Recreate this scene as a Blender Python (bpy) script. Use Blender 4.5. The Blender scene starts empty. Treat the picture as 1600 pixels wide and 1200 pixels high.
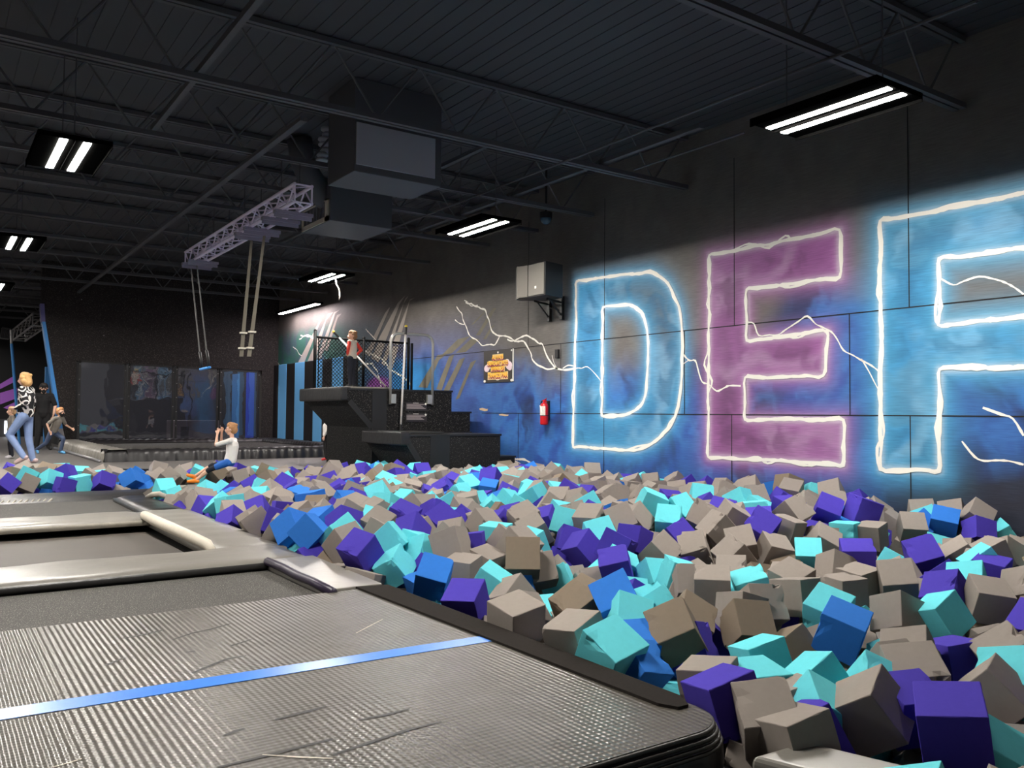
import bpy, bmesh, math, random
import numpy as np
from mathutils import Vector, Matrix, Quaternion

SC = bpy.context.scene
COL = SC.collection
random.seed(7)

# ---------------------------------------------------------------- camera
FPX = 1320.0                      # focal length in pixels of the 1600 px wide frame
EYE = Vector((0.0, 0.0, 1.25))
CX, CY = 800.0, 600.0
def _basis():
    f = lambda u, v: np.array([(u - CX) / FPX, (v - CY) / FPX, 1.0])
    d = f(-115, 640); d /= np.linalg.norm(d)
    d2 = f(885, 648)
    up = np.cross(d2, d); up /= np.linalg.norm(up)
    if up[1] > 0: up = -up
    xw = np.cross(d, up)
    if xw[0] < 0: xw = -xw
    return np.array([xw, d, up])  # rows: world x, y, z in camera coords (x right, y down, z forward)
RB = _basis()
cam_data = bpy.data.cameras.new('camera')
cam_data.sensor_width = 36.0
cam_data.lens = FPX / 1600.0 * 36.0
cam_data.clip_start = 0.05
cam = bpy.data.objects.new('camera', cam_data)
COL.objects.link(cam)
_r, _u, _b = RB @ np.array([1, 0, 0]), RB @ np.array([0, -1, 0]), RB @ np.array([0, 0, -1])
cam.matrix_world = Matrix(((_r[0], _u[0], _b[0], EYE.x), (_r[1], _u[1], _b[1], EYE.y), (_r[2], _u[2], _b[2], EYE.z), (0, 0, 0, 1)))
SC.camera = cam

# measuring helpers: a direction of the survey photo met with a plane of the hall
def ray(u, v): return Vector(RB @ np.array([(u - CX) / FPX, (v - CY) / FPX, 1.0]))
def on_x(u, v, x):
    d = ray(u, v); return EYE + d * (x / d.x)
def on_y(u, v, y):
    d = ray(u, v); return EYE + d * (y / d.y)
def on_z(u, v, z):
    d = ray(u, v); return EYE + d * ((z - EYE.z) / d.z)

# ---------------------------------------------------------------- world, exposure
w = bpy.data.worlds.new('hall_ambient'); SC.world = w
w.use_nodes = True
w.node_tree.nodes['Background'].inputs[0].default_value = (1.0, 0.97, 0.97, 1)
w.node_tree.nodes['Background'].inputs[1].default_value = 0.12
SC.view_settings.view_transform = 'Standard'
SC.view_settings.look = 'None'
SC.view_settings.exposure = 0.25
SC.view_settings.gamma = 1.0
SC.view_settings.use_curve_mapping = False
LAMP_POWER = 340.0
SC.cycles.max_bounces = 8
SC.cycles.diffuse_bounces = 4
SC.cycles.glossy_bounces = 3
SC.cycles.transparent_max_bounces = 8
SC.cycles.sample_clamp_indirect = 6.0
SC.cycles.use_denoising = True

# ---------------------------------------------------------------- materials
def lin(c):
    c = c / 255.0
    return c / 12.92 if c <= 0.04045 else ((c + 0.055) / 1.055) ** 2.4
def rgb(r, g, b): return (lin(r), lin(g), lin(b), 1.0)
def mat(name, col, rough=0.6, metal=0.0, spec=0.5, noise=None, bump=None, emit=None, emit_col=None, sheen=0):
    """noise=(scale, amount) mottles the colour; bump=(scale, strength, distance)"""
    m = bpy.data.materials.new(name); m.use_nodes = True
    nt = m.node_tree; b = nt.nodes['Principled BSDF']
    b.inputs['Base Color'].default_value = rgb(*col)
    b.inputs['Roughness'].default_value = rough
    b.inputs['Metallic'].default_value = metal
    b.inputs['Specular IOR Level'].default_value = spec
    tc = nt.nodes.new('ShaderNodeTexCoord')
    if noise:
        n = nt.nodes.new('ShaderNodeTexNoise'); n.inputs['Scale'].default_value = noise[0]; n.inputs['Detail'].default_value = 5
        nt.links.new(tc.outputs['Object'], n.inputs['Vector'])
        mx = nt.nodes.new('ShaderNodeMix'); mx.data_type = 'RGBA'
        a = noise[1]; c = rgb(*col)
        mx.inputs[6].default_value = tuple(max(0, x * (1 - a)) for x in c[:3]) + (1,)
        mx.inputs[7].default_value = tuple(min(1, x * (1 + a)) for x in c[:3]) + (1,)
        nt.links.new(n.outputs[0], mx.inputs[0]); nt.links.new(mx.outputs[2], b.inputs['Base Color'])
    if bump:
        n = nt.nodes.new('ShaderNodeTexNoise'); n.inputs['Scale'].default_value = bump[0]; n.inputs['Detail'].default_value = 3
        nt.links.new(tc.outputs['Object'], n.inputs['Vector'])
        bp = nt.nodes.new('ShaderNodeBump'); bp.inputs['Strength'].default_value = bump[1]; bp.inputs['Distance'].default_value = bump[2]
        nt.links.new(n.outputs[0], bp.inputs['Height']); nt.links.new(bp.outputs[0], b.inputs['Normal'])
    if emit:
        b.inputs['Emission Color'].default_value = rgb(*(emit_col or col)); b.inputs['Emission Strength'].default_value = emit
    return m
def speckle(name, base, fleck, scale=160, cut=0.63, rough=0.9):
    m = mat(name, base, rough, spec=0.25); nt = m.node_tree; b = nt.nodes['Principled BSDF']
    tc = nt.nodes.new('ShaderNodeTexCoord')
    n = nt.nodes.new('ShaderNodeTexNoise'); n.inputs['Scale'].default_value = scale; n.inputs['Detail'].default_value = 2
    nt.links.new(tc.outputs['Object'], n.inputs['Vector'])
    r = nt.nodes.new('ShaderNodeValToRGB'); r.color_ramp.elements[0].position = cut; r.color_ramp.elements[1].position = cut + 0.06
    r.color_ramp.elements[0].color = rgb(*base); r.color_ramp.elements[1].color = rgb(*fleck)
    nt.links.new(n.outputs[0], r.inputs[0]); nt.links.new(r.outputs[0], b.inputs['Base Color'])
    return m

M = {}
M['black_paint'] = mat('black_paint', (30, 30, 32), 0.75, spec=0.3)
M['ceiling_black'] = mat('ceiling_black', (70, 70, 73), 0.6, spec=0.3)
M['joist'] = mat('joist_paint', (78, 77, 80), 0.6)
M['joist_web'] = mat('joist_web_paint', (96, 96, 98), 0.6)
M['hvac'] = mat('duct_paint', (78, 78, 82), 0.5)
M['hvac_panel'] = mat('grey_panel', (158, 158, 164), 0.6)
M['carpet'] = speckle('black_speckled_carpet', (28, 27, 28), (120, 117, 112), 75, 0.63)
M['endcarpet'] = speckle('wall_carpet', (46, 42, 42), (84, 80, 76), 55, 0.6)
M['trim_black'] = mat('black_trim', (24, 23, 24), 0.5)
M['strip'] = mat('black_fibre_strip', (38, 34, 31), 0.95, spec=0.1, bump=(400, 0.5, 0.004), noise=(60, .4))
M['vinyl'] = mat('grey_vinyl', (132, 128, 121), 0.36, bump=(9, 0.25, 0.012), noise=(3, .15))
M['vinyl_dark'] = mat('dark_vinyl', (40, 39, 38), 0.34, bump=(14, 0.35, 0.012))
M['vinyl_black'] = mat('black_vinyl', (30, 28, 30), 0.42, bump=(11, 0.35, 0.015))
M['vinyl_light'] = mat('pale_worn_vinyl', (168, 162, 150), 0.5, bump=(30, 0.5, 0.01), noise=(12, .2))
M['vinyl_purple'] = mat('purple_black_vinyl', (40, 30, 52), 0.4)
M['canvas'] = mat('canvas', (206, 198, 182), 0.8, bump=(120, 0.3, 0.004), noise=(30, .12))
M['bed'] = speckle('woven_bed', (62, 60, 57), (150, 146, 138), 130, 0.6, 0.7)
M['bed_brown'] = mat('worn_bed', (72, 66, 60), 0.6, noise=(2.2, .3), bump=(300, .2, .002))
M['deck'] = mat('far_deck', (92, 88, 86), 0.55, noise=(4, .12))
M['pit'] = mat('pit_liner', (20, 20, 21), 0.9)
M['tape'] = mat('blue_tape', (62, 128, 226), 0.3, noise=(25, .12))
M['steel'] = mat('grey_steel', (150, 148, 150), 0.35, metal=0.6)
M['alu'] = mat('truss_violet_lit', (236, 222, 242), 0.45)  # bright violet light falling on the truss is put into this colour
M['plate'] = mat('hanger_plate', (140, 132, 148), 0.5)
M['pipe'] = mat('galvanised_pipe', (188, 186, 180), 0.3, metal=0.5)
M['white_pole'] = mat('white_pole', (236, 230, 224), 0.4)
M['yellow'] = mat('yellow_cap', (228, 196, 60), 0.5)
M['strap'] = mat('webbing', (112, 106, 94), 0.8)
M['fence'] = mat('fence_black', (11, 11, 12), 0.7, spec=0.15)
M['rope'] = mat('rope', (104, 102, 100), 0.8)
M['white'] = mat('white_paint', (238, 234, 224), 0.6)
M['register'] = mat('register_frame', (206, 196, 176), 0.5)
M['speaker'] = mat('speaker_grille', (112, 108, 101), 0.5, bump=(700, 0.3, 0.002))
M['red'] = mat('red_enamel', (200, 26, 32), 0.3)
M['label'] = mat('paper_label', (226, 218, 206), 0.6, noise=(45, .25))
M['pad_blue'] = mat('blue_wall_pad', (112, 188, 246), 0.45, bump=(6, .15, .02))
M['pad_black'] = mat('black_wall_pad', (26, 25, 28), 0.5, bump=(6, .15, .02))
M['pad_royal'] = mat('royal_blue_pad', (20, 80, 240), 0.4)
M['blue_trim'] = mat('blue_trim', (64, 146, 222), 0.5)
M['purple_wall'] = mat('purple_paint', (160, 96, 196), 0.8)
M['wood'] = mat('raw_wood', (206, 182, 146), 0.8)
M['grey_block'] = mat('grey_block', (122, 112, 116), 0.7)
M['cam_dome'] = mat('dome_glass', (60, 84, 100), 0.15)

# ---------------------------------------------------------------- mesh building
class MB:
    def __init__(s): s.v = []; s.f = []; s.mi = []; s.cur = 0
    def face(s, *idx): s.f.append(tuple(idx)); s.mi.append(s.cur)
    def poly(s, pts):
        n = len(s.v); s.v += [tuple(p) for p in pts]; s.face(*range(n, n + len(pts)))
    def box(s, x0, x1, y0, y1, z0, z1):
        n = len(s.v)
        s.v += [(x, y, z) for x in (x0, x1) for y in (y0, y1) for z in (z0, z1)]
        for q in ((0, 1, 3, 2), (4, 6, 7, 5), (0, 4, 5, 1), (2, 3, 7, 6), (0, 2, 6, 4), (1, 5, 7, 3)): s.face(*[n + i for i in q])
        return s
    def prism(s, base, top):
        n = len(s.v); k = len(base); s.v += [tuple(p) for p in base] + [tuple(p) for p in top]
        s.face(*[n + i for i in range(k)][::-1]); s.face(*[n + k + i for i in range(k)])
        for i in range(k):
            j = (i + 1) % k; s.face(n + i, n + j, n + k + j, n + k + i)
        return s
    def tube(s, p0, p1, r, n=8, r1=None, cap=True):
        p0, p1 = Vector(p0), Vector(p1); d = (p1 - p0)
        if d.length < 1e-7: return s
        d.normalize(); a = d.orthogonal().normalized(); b = d.cross(a); k = len(s.v); r1 = r if r1 is None else r1
        for p, rr in ((p0, r), (p1, r1)):
            for i in range(n):
                t = 2 * math.pi * i / n; s.v.append(tuple(p + (a * math.cos(t) + b * math.sin(t)) * rr))
        for i in range(n):
            j = (i + 1) % n; s.face(k + i, k + j, k + n + j, k + n + i)
        if cap: s.face(*[k + i for i in range(n)][::-1]); s.face(*[k + n + i for i in range(n)])
        return s
    def path(s, pts, r, n=8):
        pts = [Vector(p) for p in pts]; k = len(s.v); m = len(pts); a = None
        for i, p in enumerate(pts):
            d = (pts[min(i + 1, m - 1)] - pts[max(i - 1, 0)]).normalized()
            a = d.orthogonal().normalized() if a is None else (a - d * a.dot(d)).normalized()
            b = d.cross(a); rr = r[i] if isinstance(r, (list, tuple)) else r
            for q in range(n):
                t = 2 * math.pi * q / n; s.v.append(tuple(p + (a * math.cos(t) + b * math.sin(t)) * rr))
        for i in range(m - 1):
            for q in range(n):
                j = (q + 1) % n; s.face(k + i * n + q, k + i * n + j, k + (i + 1) * n + j, k + (i + 1) * n + q)
        s.face(*[k + q for q in range(n)][::-1]); s.face(*[k + (m - 1) * n + q for q in range(n)])
        return s
    def ball(s, c, r, n=12, m=8):
        c = Vector(c); r = Vector((r, r, r)) if not hasattr(r, '__len__') else Vector(r); k = len(s.v)
        s.v.append(tuple(c + Vector((0, 0, r.z))))
        for i in range(1, m):
            t = math.pi * i / m
            for q in range(n):
                a = 2 * math.pi * q / n
                s.v.append((c.x + r.x * math.sin(t) * math.cos(a), c.y + r.y * math.sin(t) * math.sin(a), c.z + r.z * math.cos(t)))
        s.v.append(tuple(c - Vector((0, 0, r.z)))); e = len(s.v) - 1
        for q in range(n):
            j = (q + 1) % n; s.face(k, k + 1 + q, k + 1 + j)
            for i in range(m - 2):
                a = k + 1 + i * n; s.face(a + q, a + n + q, a + n + j, a + j)
            a = k + 1 + (m - 2) * n; s.face(a + q, e, a + j)
        return s
    def capsule(s, p0, p1, r0, r1):
        s.ball(p0, r0, 10, 6); s.ball(p1, r1, 10, 6); s.tube(p0, p1, r0, 10, r1); return s
    def mesh(s, name, mats, smooth=False):
        me = bpy.data.meshes.new(name); me.from_pydata(s.v, [], s.f)
        for m in (mats if isinstance(mats, (list, tuple)) else [mats]): me.materials.append(m)
        if any(s.mi): me.polygons.foreach_set('material_index', s.mi)
        bm = bmesh.new(); bm.from_mesh(me); bmesh.ops.recalc_face_normals(bm, faces=bm.faces); bm.to_mesh(me); bm.free()
        if smooth: me.polygons.foreach_set('use_smooth', [True] * len(me.polygons))
        return me
    def build(s, name, mats, parent=None, bevel=0, smooth=False, seg=2):
        me = s.mesh(name, mats, smooth)
        if bevel: bevel_mesh(me, bevel, seg)
        return link(name, me, parent)
def bevel_mesh(me, w, seg=2):
    bm = bmesh.new(); bm.from_mesh(me)
    es = [e for e in bm.edges if e.is_manifold and e.calc_face_angle(0) > 0.5]
    bmesh.ops.bevel(bm, geom=es, offset=w, segments=seg, profile=0.6, affect='EDGES', clamp_overlap=True)
    bm.to_mesh(me); bm.free()
def link(name, me, parent=None):
    o = bpy.data.objects.new(name, me); COL.objects.link(o)
    if parent is not None: attach(o, parent)
    return o
def world_of(o):
    m = o.matrix_basis.copy()
    while o.parent is not None:
        m = o.parent.matrix_basis @ o.matrix_parent_inverse @ m if False else (o.parent.matrix_basis @ o.matrix_parent_inverse) @ m
        o = o.parent
    return m
def attach(o, parent):
    o.parent = parent; o.matrix_parent_inverse = world_of(parent).inverted()
def tag(o, label=None, cat=None, group=None, kind=None):
    if label: o['label'] = label
    if cat: o['category'] = cat
    if group: o['group'] = group
    if kind: o['kind'] = kind
    return o
def thing(name, label, cat, loc, group=None):
    o = bpy.data.objects.new(name, None); COL.objects.link(o); o.location = loc; o.empty_display_size = 0.1
    return tag(o, label, cat, group)
def structure(name, mb, m, bevel=0):
    return tag(mb.build(name, m, bevel=bevel), kind='structure')
def copy_tree(o, parent=None):
    c = o.copy(); COL.objects.link(c)
    if parent is not None:
        c.parent = parent; c.matrix_parent_inverse = o.matrix_parent_inverse.copy()
    for ch in list(o.children): copy_tree(ch, c)
    return c
def B(*a): return MB().box(*a)
# ================================================================ the hall
WX = 9.3                          # painted wall on the right
YE = 26.7                         # end wall
ZC = 5.45
FZ = 0.2                          # raised far deck
# floor under everything, pit bottom
structure('floor', B(-14, 9.5, -6, 44, -2.2, -2.0), M['pit'])
# deck body that carries the near trampolines
structure('floor_deck', B(-9, 2.70, -3, 14.3, -2.0, -0.16), M['pit'])
fd = MB()
edge = [(-12, 17.2), (2.1, 17.2), (5.95, 14.95), (9.28, 14.95), (9.28, 44), (-12, 44)]
fd.prism([(x, y, -2.0) for x, y in edge], [(x, y, FZ) for x, y in edge])
structure('floor_far', fd, M['deck'])
fe = MB()
for a, b in (((-12, 17.18), (2.1, 17.18)), ((2.1, 17.18), (5.95, 14.93))):
    d = Vector((b[0] - a[0], b[1] - a[1], 0)).normalized(); n = Vector((d.y, -d.x, 0)) * 0.03
    fe.prism([(a[0], a[1], -1.9), (b[0], b[1], -1.9), (b[0] + n.x, b[1] + n.y, -1.9), (a[0] + n.x, a[1] + n.y, -1.9)],
             [(a[0], a[1], FZ + 0.006), (b[0], b[1], FZ + 0.006), (b[0] + n.x, b[1] + n.y, FZ + 0.006), (a[0] + n.x, a[1] + n.y, FZ + 0.006)])
structure('trim_1', fe, M['vinyl_black'])

# ---- ceiling: ribbed steel deck, joists, beams
ce = MB()
x = -14.0
while x < 9.4:                    # ribs run along the hall's length
    ce.box(x, x + 0.12, -6, 44, ZC - 0.008, ZC + 0.1); x += 0.2
ce.box(-14, 9.5, -6, 44, ZC, ZC + 0.2)
ceiling = structure('ceiling', ce, M['ceiling_black'])
def joist(y, zb=4.66, zt=5.4, x0=-13.5, x1=9.25):
    j = MB()
    for z in (zb, zt):
        j.box(x0, x1, y - 0.07, y - 0.012, z - 0.03, z + 0.03); j.box(x0, x1, y + 0.012, y + 0.07, z - 0.03, z + 0.03)
    w_ = j; j.cur = 1
    x = x0 + 0.1; k = 0
    while x < x1 - 0.5:
        a, b = (zb, zt) if k % 2 == 0 else (zt, zb)
        j.tube((x, y, a), (x + 0.55, y, b), 0.014, 5); x += 0.55; k += 1
    return j.build('ceiling_joist', [M['joist'], M['joist_web']], ceiling)
for y in (-1.2, 1.6, 4.75, 8.85, 11.0, 12.6, 14.25, 16.7, 18.6, 20.6, 22.6, 24.7, 26.9, 29, 31.2, 33.4, 36): joist(y)
def beam(x, y0, y1, z, wd=0.07, h=0.05):
    return B(x - wd, x + wd, y0, y1, z - h, z + h).build('ceiling_beam', M['joist'], ceiling)
beam(3.45, 9.2, 26.6, 4.60, 0.04, 0.025); beam(2.2, 4.9, 11.0, 4.72, 0.03, 0.03); beam(7.6, 7, 15, 4.75, 0.04, 0.03); beam(-2.6, 4, 26, 4.62, .06, .03)
beam(6.0, 9.2, 18, 4.8, 0.03, 0.02)
cb = MB().tube((7.9, 8.5, 4.62), (7.9, 6.6, 4.62), 0.015, 6); cb.build('conduit', M['joist'], ceiling)
cb = MB().tube((6.9, 16.6, 4.62), (6.9, 3.4, 4.62), 0.016, 6); cb.build('conduit', M['joist'], ceiling)

# ---- wall_right: plywood with the mural. Paint colours are computed per point of the wall (y, z)
def hsh(ix, iy, s):
    n = (ix * 374761393 + iy * 668265263 + s * 974711) & 0xffffffff
    n = ((n ^ (n >> 13)) * 1274126177) & 0xffffffff
    return ((n ^ (n >> 16)) & 0xffff) / 65535.0
def vnoise(x, y, s):
    ix, iy = np.floor(x).astype(np.int64), np.floor(y).astype(np.int64); fx, fy = x - ix, y - iy
    fx = fx * fx * (3 - 2 * fx); fy = fy * fy * (3 - 2 * fy)
    a, b, c, d = hsh(ix, iy, s), hsh(ix + 1, iy, s), hsh(ix, iy + 1, s), hsh(ix + 1, iy + 1, s)
    return (a * (1 - fx) + b * fx) * (1 - fy) + (c * (1 - fx) + d * fx) * fy
def fbm(x, y, s, o=4):
    t = 0; a = 0.5
    for i in range(o): t = t + a * vnoise(x * 2 ** i, y * 2 ** i, s + i * 17); a *= 0.5
    return t / (1 - 0.5 ** o)
def smooth(a, b, x):
    t = np.clip((x - a) / (b - a), 0, 1); return t * t * (3 - 2 * t)
def W(u, v):
    p = on_x(u, v, WX); return (p.y, p.z)
# letters as closed outlines on the wall
ZT, ZB = 3.58, 0.66
def arc(cy, cz, ry, rz, a0, a1, n=10):
    return [(cy + ry * math.cos(math.radians(a0 + (a1 - a0) * i / n)), cz + rz * math.sin(math.radians(a0 + (a1 - a0) * i / n))) for i in range(n + 1)]
_z3 = lambda pts: [W(700 + x / 3.5286, 380 + y / 3.5294) for x, y in pts]
D_OUT = _z3([(692, 1122), (700, 700), (710, 212), (870, 187), (1000, 170), (1115, 158), (1165, 180), (1212, 222), (1250, 290), (1275, 360), (1290, 460), (1296, 570), (1292, 720), (1282, 830), (1265, 925), (1230, 1000), (1185, 1055), (1125, 1105), (1050, 1138), (980, 1142), (860, 1132)])
D_IN = _z3([(850, 948), (852, 640), (856, 355), (930, 345), (1000, 340), (1040, 362), (1072, 400), (1095, 455), (1106, 545), (1104, 650), (1102, 760), (1090, 840), (1062, 895), (1015, 935), (960, 950)])
E_OUT = [(8.43, ZB), (8.41, ZT), (6.28, ZT), (6.28, 2.99), (7.73, 3.0), (7.73, 2.30), (6.46, 2.32), (6.52, 1.77), (7.76, 1.78), (7.76, 1.21), (6.24, 1.21), (6.25, ZB)]
F_OUT = [(5.75, 0.64), (5.73, 3.59), (3.55, 3.58), (3.55, 3.01), (5.02, 3.03), (5.04, 2.29), (3.75, 2.31), (3.75, 1.78), (5.03, 1.79), (5.05, 0.66)]
def seg_dist(py, pz, poly):
    d = np.full(py.shape, 1e9)
    for i in range(len(poly)):
        a, b = np.array(poly[i]), np.array(poly[(i + 1) % len(poly)]); e = b - a; l2 = max(e @ e, 1e-9)
        t = np.clip(((py - a[0]) * e[0] + (pz - a[1]) * e[1]) / l2, 0, 1)
        d = np.minimum(d, np.hypot(py - a[0] - t * e[0], pz - a[1] - t * e[1]))
    return d
def inside(py, pz, poly):
    r = np.zeros(py.shape, bool)
    for i in range(len(poly)):
        (y0, z0), (y1, z1) = poly[i], poly[(i + 1) % len(poly)]
        c = ((z0 > pz) != (z1 > pz)) & (py < (y1 - y0) * (pz - z0) / ((z1 - z0) or 1e-9) + y0); r ^= c
    return r
def C3(r, g, b): return np.array([lin(r), lin(g), lin(b)])
def blend(col, c, a): return col * (1 - a[:, None]) + c * a[:, None]
def mural(y, z):
    n1 = fbm(y * 0.9 + 3, z * 0.9, 1); n2 = fbm(y * 1.7 + 2.2 * n1, z * 1.7 - 1.7 * n1, 5); n3 = fbm(y * 3.1 - 2 * n2, z * 3.3 + 2.5 * n2, 9)
    wisp = np.abs(fbm(y * 1.3 + 1.5 * n2, z * 1.6 + 1.5 * n3, 23) - 0.5) * 2; wisp = np.clip(1 - wisp * 5, 0, 1)
    col = np.tile(C3(122, 116, 111), (len(y), 1)) * (0.8 + 0.45 * n3)[:, None]
    # blue clouds over the lower wall, higher towards the tower
    top = 2.05 + 0.35 * (n1 - 0.5) * 2 + 0.5 * smooth(12.5, 17, y) + 0.9 * smooth(7.8, 6.8, y) * smooth(5.0, 6.0, y) - 0.25 * smooth(5.2, 3, y)
    blue = smooth(0.45, -0.5, z - top + 0.6 * (n2 - 0.5))
    base = C3(46, 92, 178) * (0.65 + 0.7 * n2)[:, None]
    base = blend(base, C3(60, 140, 228), smooth(0.46, 0.68, n3) * 0.75)
    base = blend(base, C3(34, 50, 96), smooth(0.52, 0.3, n2) * 0.8)
    puff = (0.5 + 0.5 * np.sin(6.283 * (n2 * 2.2 + n1 + 0.25 * z))) ** 3
    veil = (0.5 + 0.5 * np.sin(6.283 * (n1 * 2.0 + 0.45 * y + 0.5 * z + 0.4 * n2))) ** 3
    base = blend(base, C3(70, 136, 214), puff * 0.6)
    base = blend(base, C3(64, 124, 204), veil * 0.5)
    col = blend(col, base, blue * 0.95)
    # purple blue towards the far end
    far = smooth(13.5, 15.5, y) * smooth(21, 17, y) * smooth(3.6, 2.4, z)
    col = blend(col, C3(84, 106, 178) * (0.7 + 0.5 * n3)[:, None], far * 0.6)
    farend = smooth(18, 21, y) * smooth(3.9, 3.4, z)
    col = blend(col, C3(84, 118, 136) * (0.6 + 0.7 * n2)[:, None], farend * 0.85)
    gr = smooth(20.0, 22.5, y) * smooth(0.42, 0.62, n2 + 0.1)
    col = blend(col, C3(62, 128, 104), gr * 0.75 * smooth(3.9, 3.5, z))
    rock = smooth(19.3, 18.2, y) * smooth(16.0, 16.8, y) * smooth(2.75, 2.45, z + 0.25 * n1)
    col = blend(col, C3(50, 140, 205) * (0.6 + 0.7 * n3)[:, None], rock * 0.9)
    pur = smooth(0.5, 0.3, np.hypot((y - 19.3) / 1.6, (z - 1.95) / 0.55))
    col = blend(col, C3(160, 86, 178), pur)
    # dark bottom right
    dk = smooth(5.6, 4.3, y + 0.9 * (n1 - .5)) * smooth(1.1, 0.5, z + .3 * (n2 - .5)) + smooth(0.75, 0.1, z + 0.35 * (n2 - 0.5)) * smooth(8.5, 5.5, y) * .8
    col = blend(col, C3(50, 48, 56) * (0.8 + .4 * n3)[:, None], np.clip(dk, 0, 1) * 0.95)
    lb = smooth(0.45, 0.25, np.hypot((y - 5.25) / 0.9, (z - 0.35) / 1.1)) * smooth(.42, .6, n2)
    col = blend(col, C3(44, 128, 200), lb * .7)
    # airbrushed letters: wide halo, filled strokes that brighten towards the outline
    for polys, hue, deep, smoky, hw in (((D_OUT, D_IN), C3(92, 192, 244), C3(66, 144, 198), C3(98, 104, 108), 0.14),
                                        ((E_OUT,), C3(204, 134, 200), C3(158, 92, 156), C3(136, 82, 134), 0.13),
                                        ((F_OUT,), C3(98, 198, 246), C3(70, 162, 220), C3(98, 150, 178), 0.17)):
        d = np.minimum.reduce([seg_dist(y, z, p) for p in polys])
        ins = inside(y, z, polys[0])
        if len(polys) > 1: ins &= ~inside(y, z, polys[1])
        halo = np.exp(-(d / hw) ** 1.25)
        fill = np.tile(deep, (len(y), 1)) * (0.82 + 0.36 * n2)[:, None]
        if len(polys) > 1: fill = blend(fill, smoky, np.clip(smooth(2.2, 3.2, z) * smooth(11.1, 10.3, y) + smooth(9.9, 9.3, y) * smooth(1.2, 2.2, z) * .7, 0, 1) * .85)
        else: fill = blend(fill, smoky, smooth(0.5, 0.36, n2) * 0.6)
        fill = blend(fill, hue * 0.6 + 0.28, veil * 0.6)
        fill = blend(fill, deep * 0.45, np.clip(puff * 1.3, 0, 1) * 0.65)
        fill = blend(fill, hue, np.exp(-d / 0.16) * 0.9)
        col = np.where(ins[:, None], fill, blend(col, hue, halo * 0.95))
        col = blend(col, hue * .3 + .66, np.exp(-(d / .05) ** 2) * .75)
    return np.clip(col * .66, 0.004, 0.95)
def paint_mat(name):
    m = mat(name, (120, 120, 120), 0.62, spec=0.35); nt = m.node_tree; b = nt.nodes['Principled BSDF']
    at = nt.nodes.new('ShaderNodeAttribute'); at.attribute_name = 'paint'
    tc = nt.nodes.new('ShaderNodeTexCoord'); mp = nt.nodes.new('ShaderNodeMapping'); mp.inputs['Scale'].default_value = (1, 3, 45)
    n = nt.nodes.new('ShaderNodeTexNoise'); n.inputs['Scale'].default_value = 1.6; n.inputs['Detail'].default_value = 4
    nt.links.new(tc.outputs['Object'], mp.inputs[0]); nt.links.new(mp.outputs[0], n.inputs['Vector'])
    mr = nt.nodes.new('ShaderNodeMapRange'); mr.inputs[1].default_value = .3; mr.inputs[2].default_value = .7; mr.inputs[3].default_value = .86; mr.inputs[4].default_value = 1.12
    nt.links.new(n.outputs[0], mr.inputs[0])
    vm = nt.nodes.new('ShaderNodeVectorMath'); vm.operation = 'SCALE'
    nt.links.new(at.outputs['Color'], vm.inputs[0]); nt.links.new(mr.outputs[0], vm.inputs['Scale']); nt.links.new(vm.outputs[0], b.inputs['Base Color'])
    bp = nt.nodes.new('ShaderNodeBump'); bp.inputs['Strength'].default_value = .25; bp.inputs['Distance'].default_value = .006
    nt.links.new(n.outputs[0], bp.inputs['Height']); nt.links.new(bp.outputs[0], b.inputs['Normal'])
    return m
M['mural'] = paint_mat('mural_paint')
def paint(me):
    co = np.empty(len(me.vertices) * 3, np.float32); me.vertices.foreach_get('co', co); co = co.reshape(-1, 3)
    c = mural(co[:, 1].astype(float), co[:, 2].astype(float))
    at = me.color_attributes.new('paint', 'FLOAT_COLOR', 'POINT')
    at.data.foreach_set('color', np.concatenate([c, np.ones((len(c), 1))], 1).astype(np.float32).ravel())
ys = np.concatenate([np.arange(-5, 3, 0.2), np.arange(3, 16, 0.03), np.arange(16, 26.9, 0.05), [27.6]])
zs = np.concatenate([np.arange(-2.0, 0, 0.25), np.arange(0, 4, 0.03), np.arange(4.0, 5.5, 0.12)])
ny, nz = len(ys), len(zs)
gv = [(WX, float(a), float(b)) for a in ys for b in zs]
gf = [(i * nz + j, i * nz + j + 1, (i + 1) * nz + j + 1, (i + 1) * nz + j) for i in range(ny - 1) for j in range(nz - 1)]
n = len(gv)
gv += [(WX + .2, ys[0], zs[0]), (WX + .2, ys[0], zs[-1]), (WX + .2, ys[-1], zs[-1]), (WX + .2, ys[-1], zs[0])]; gf.append((n, n + 1, n + 2, n + 3))
me = bpy.data.meshes.new('wall_right'); me.from_pydata(gv, [], gf); me.materials.append(M['mural']); paint(me)
wall_right = tag(link('wall_right', me), kind='structure')

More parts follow.
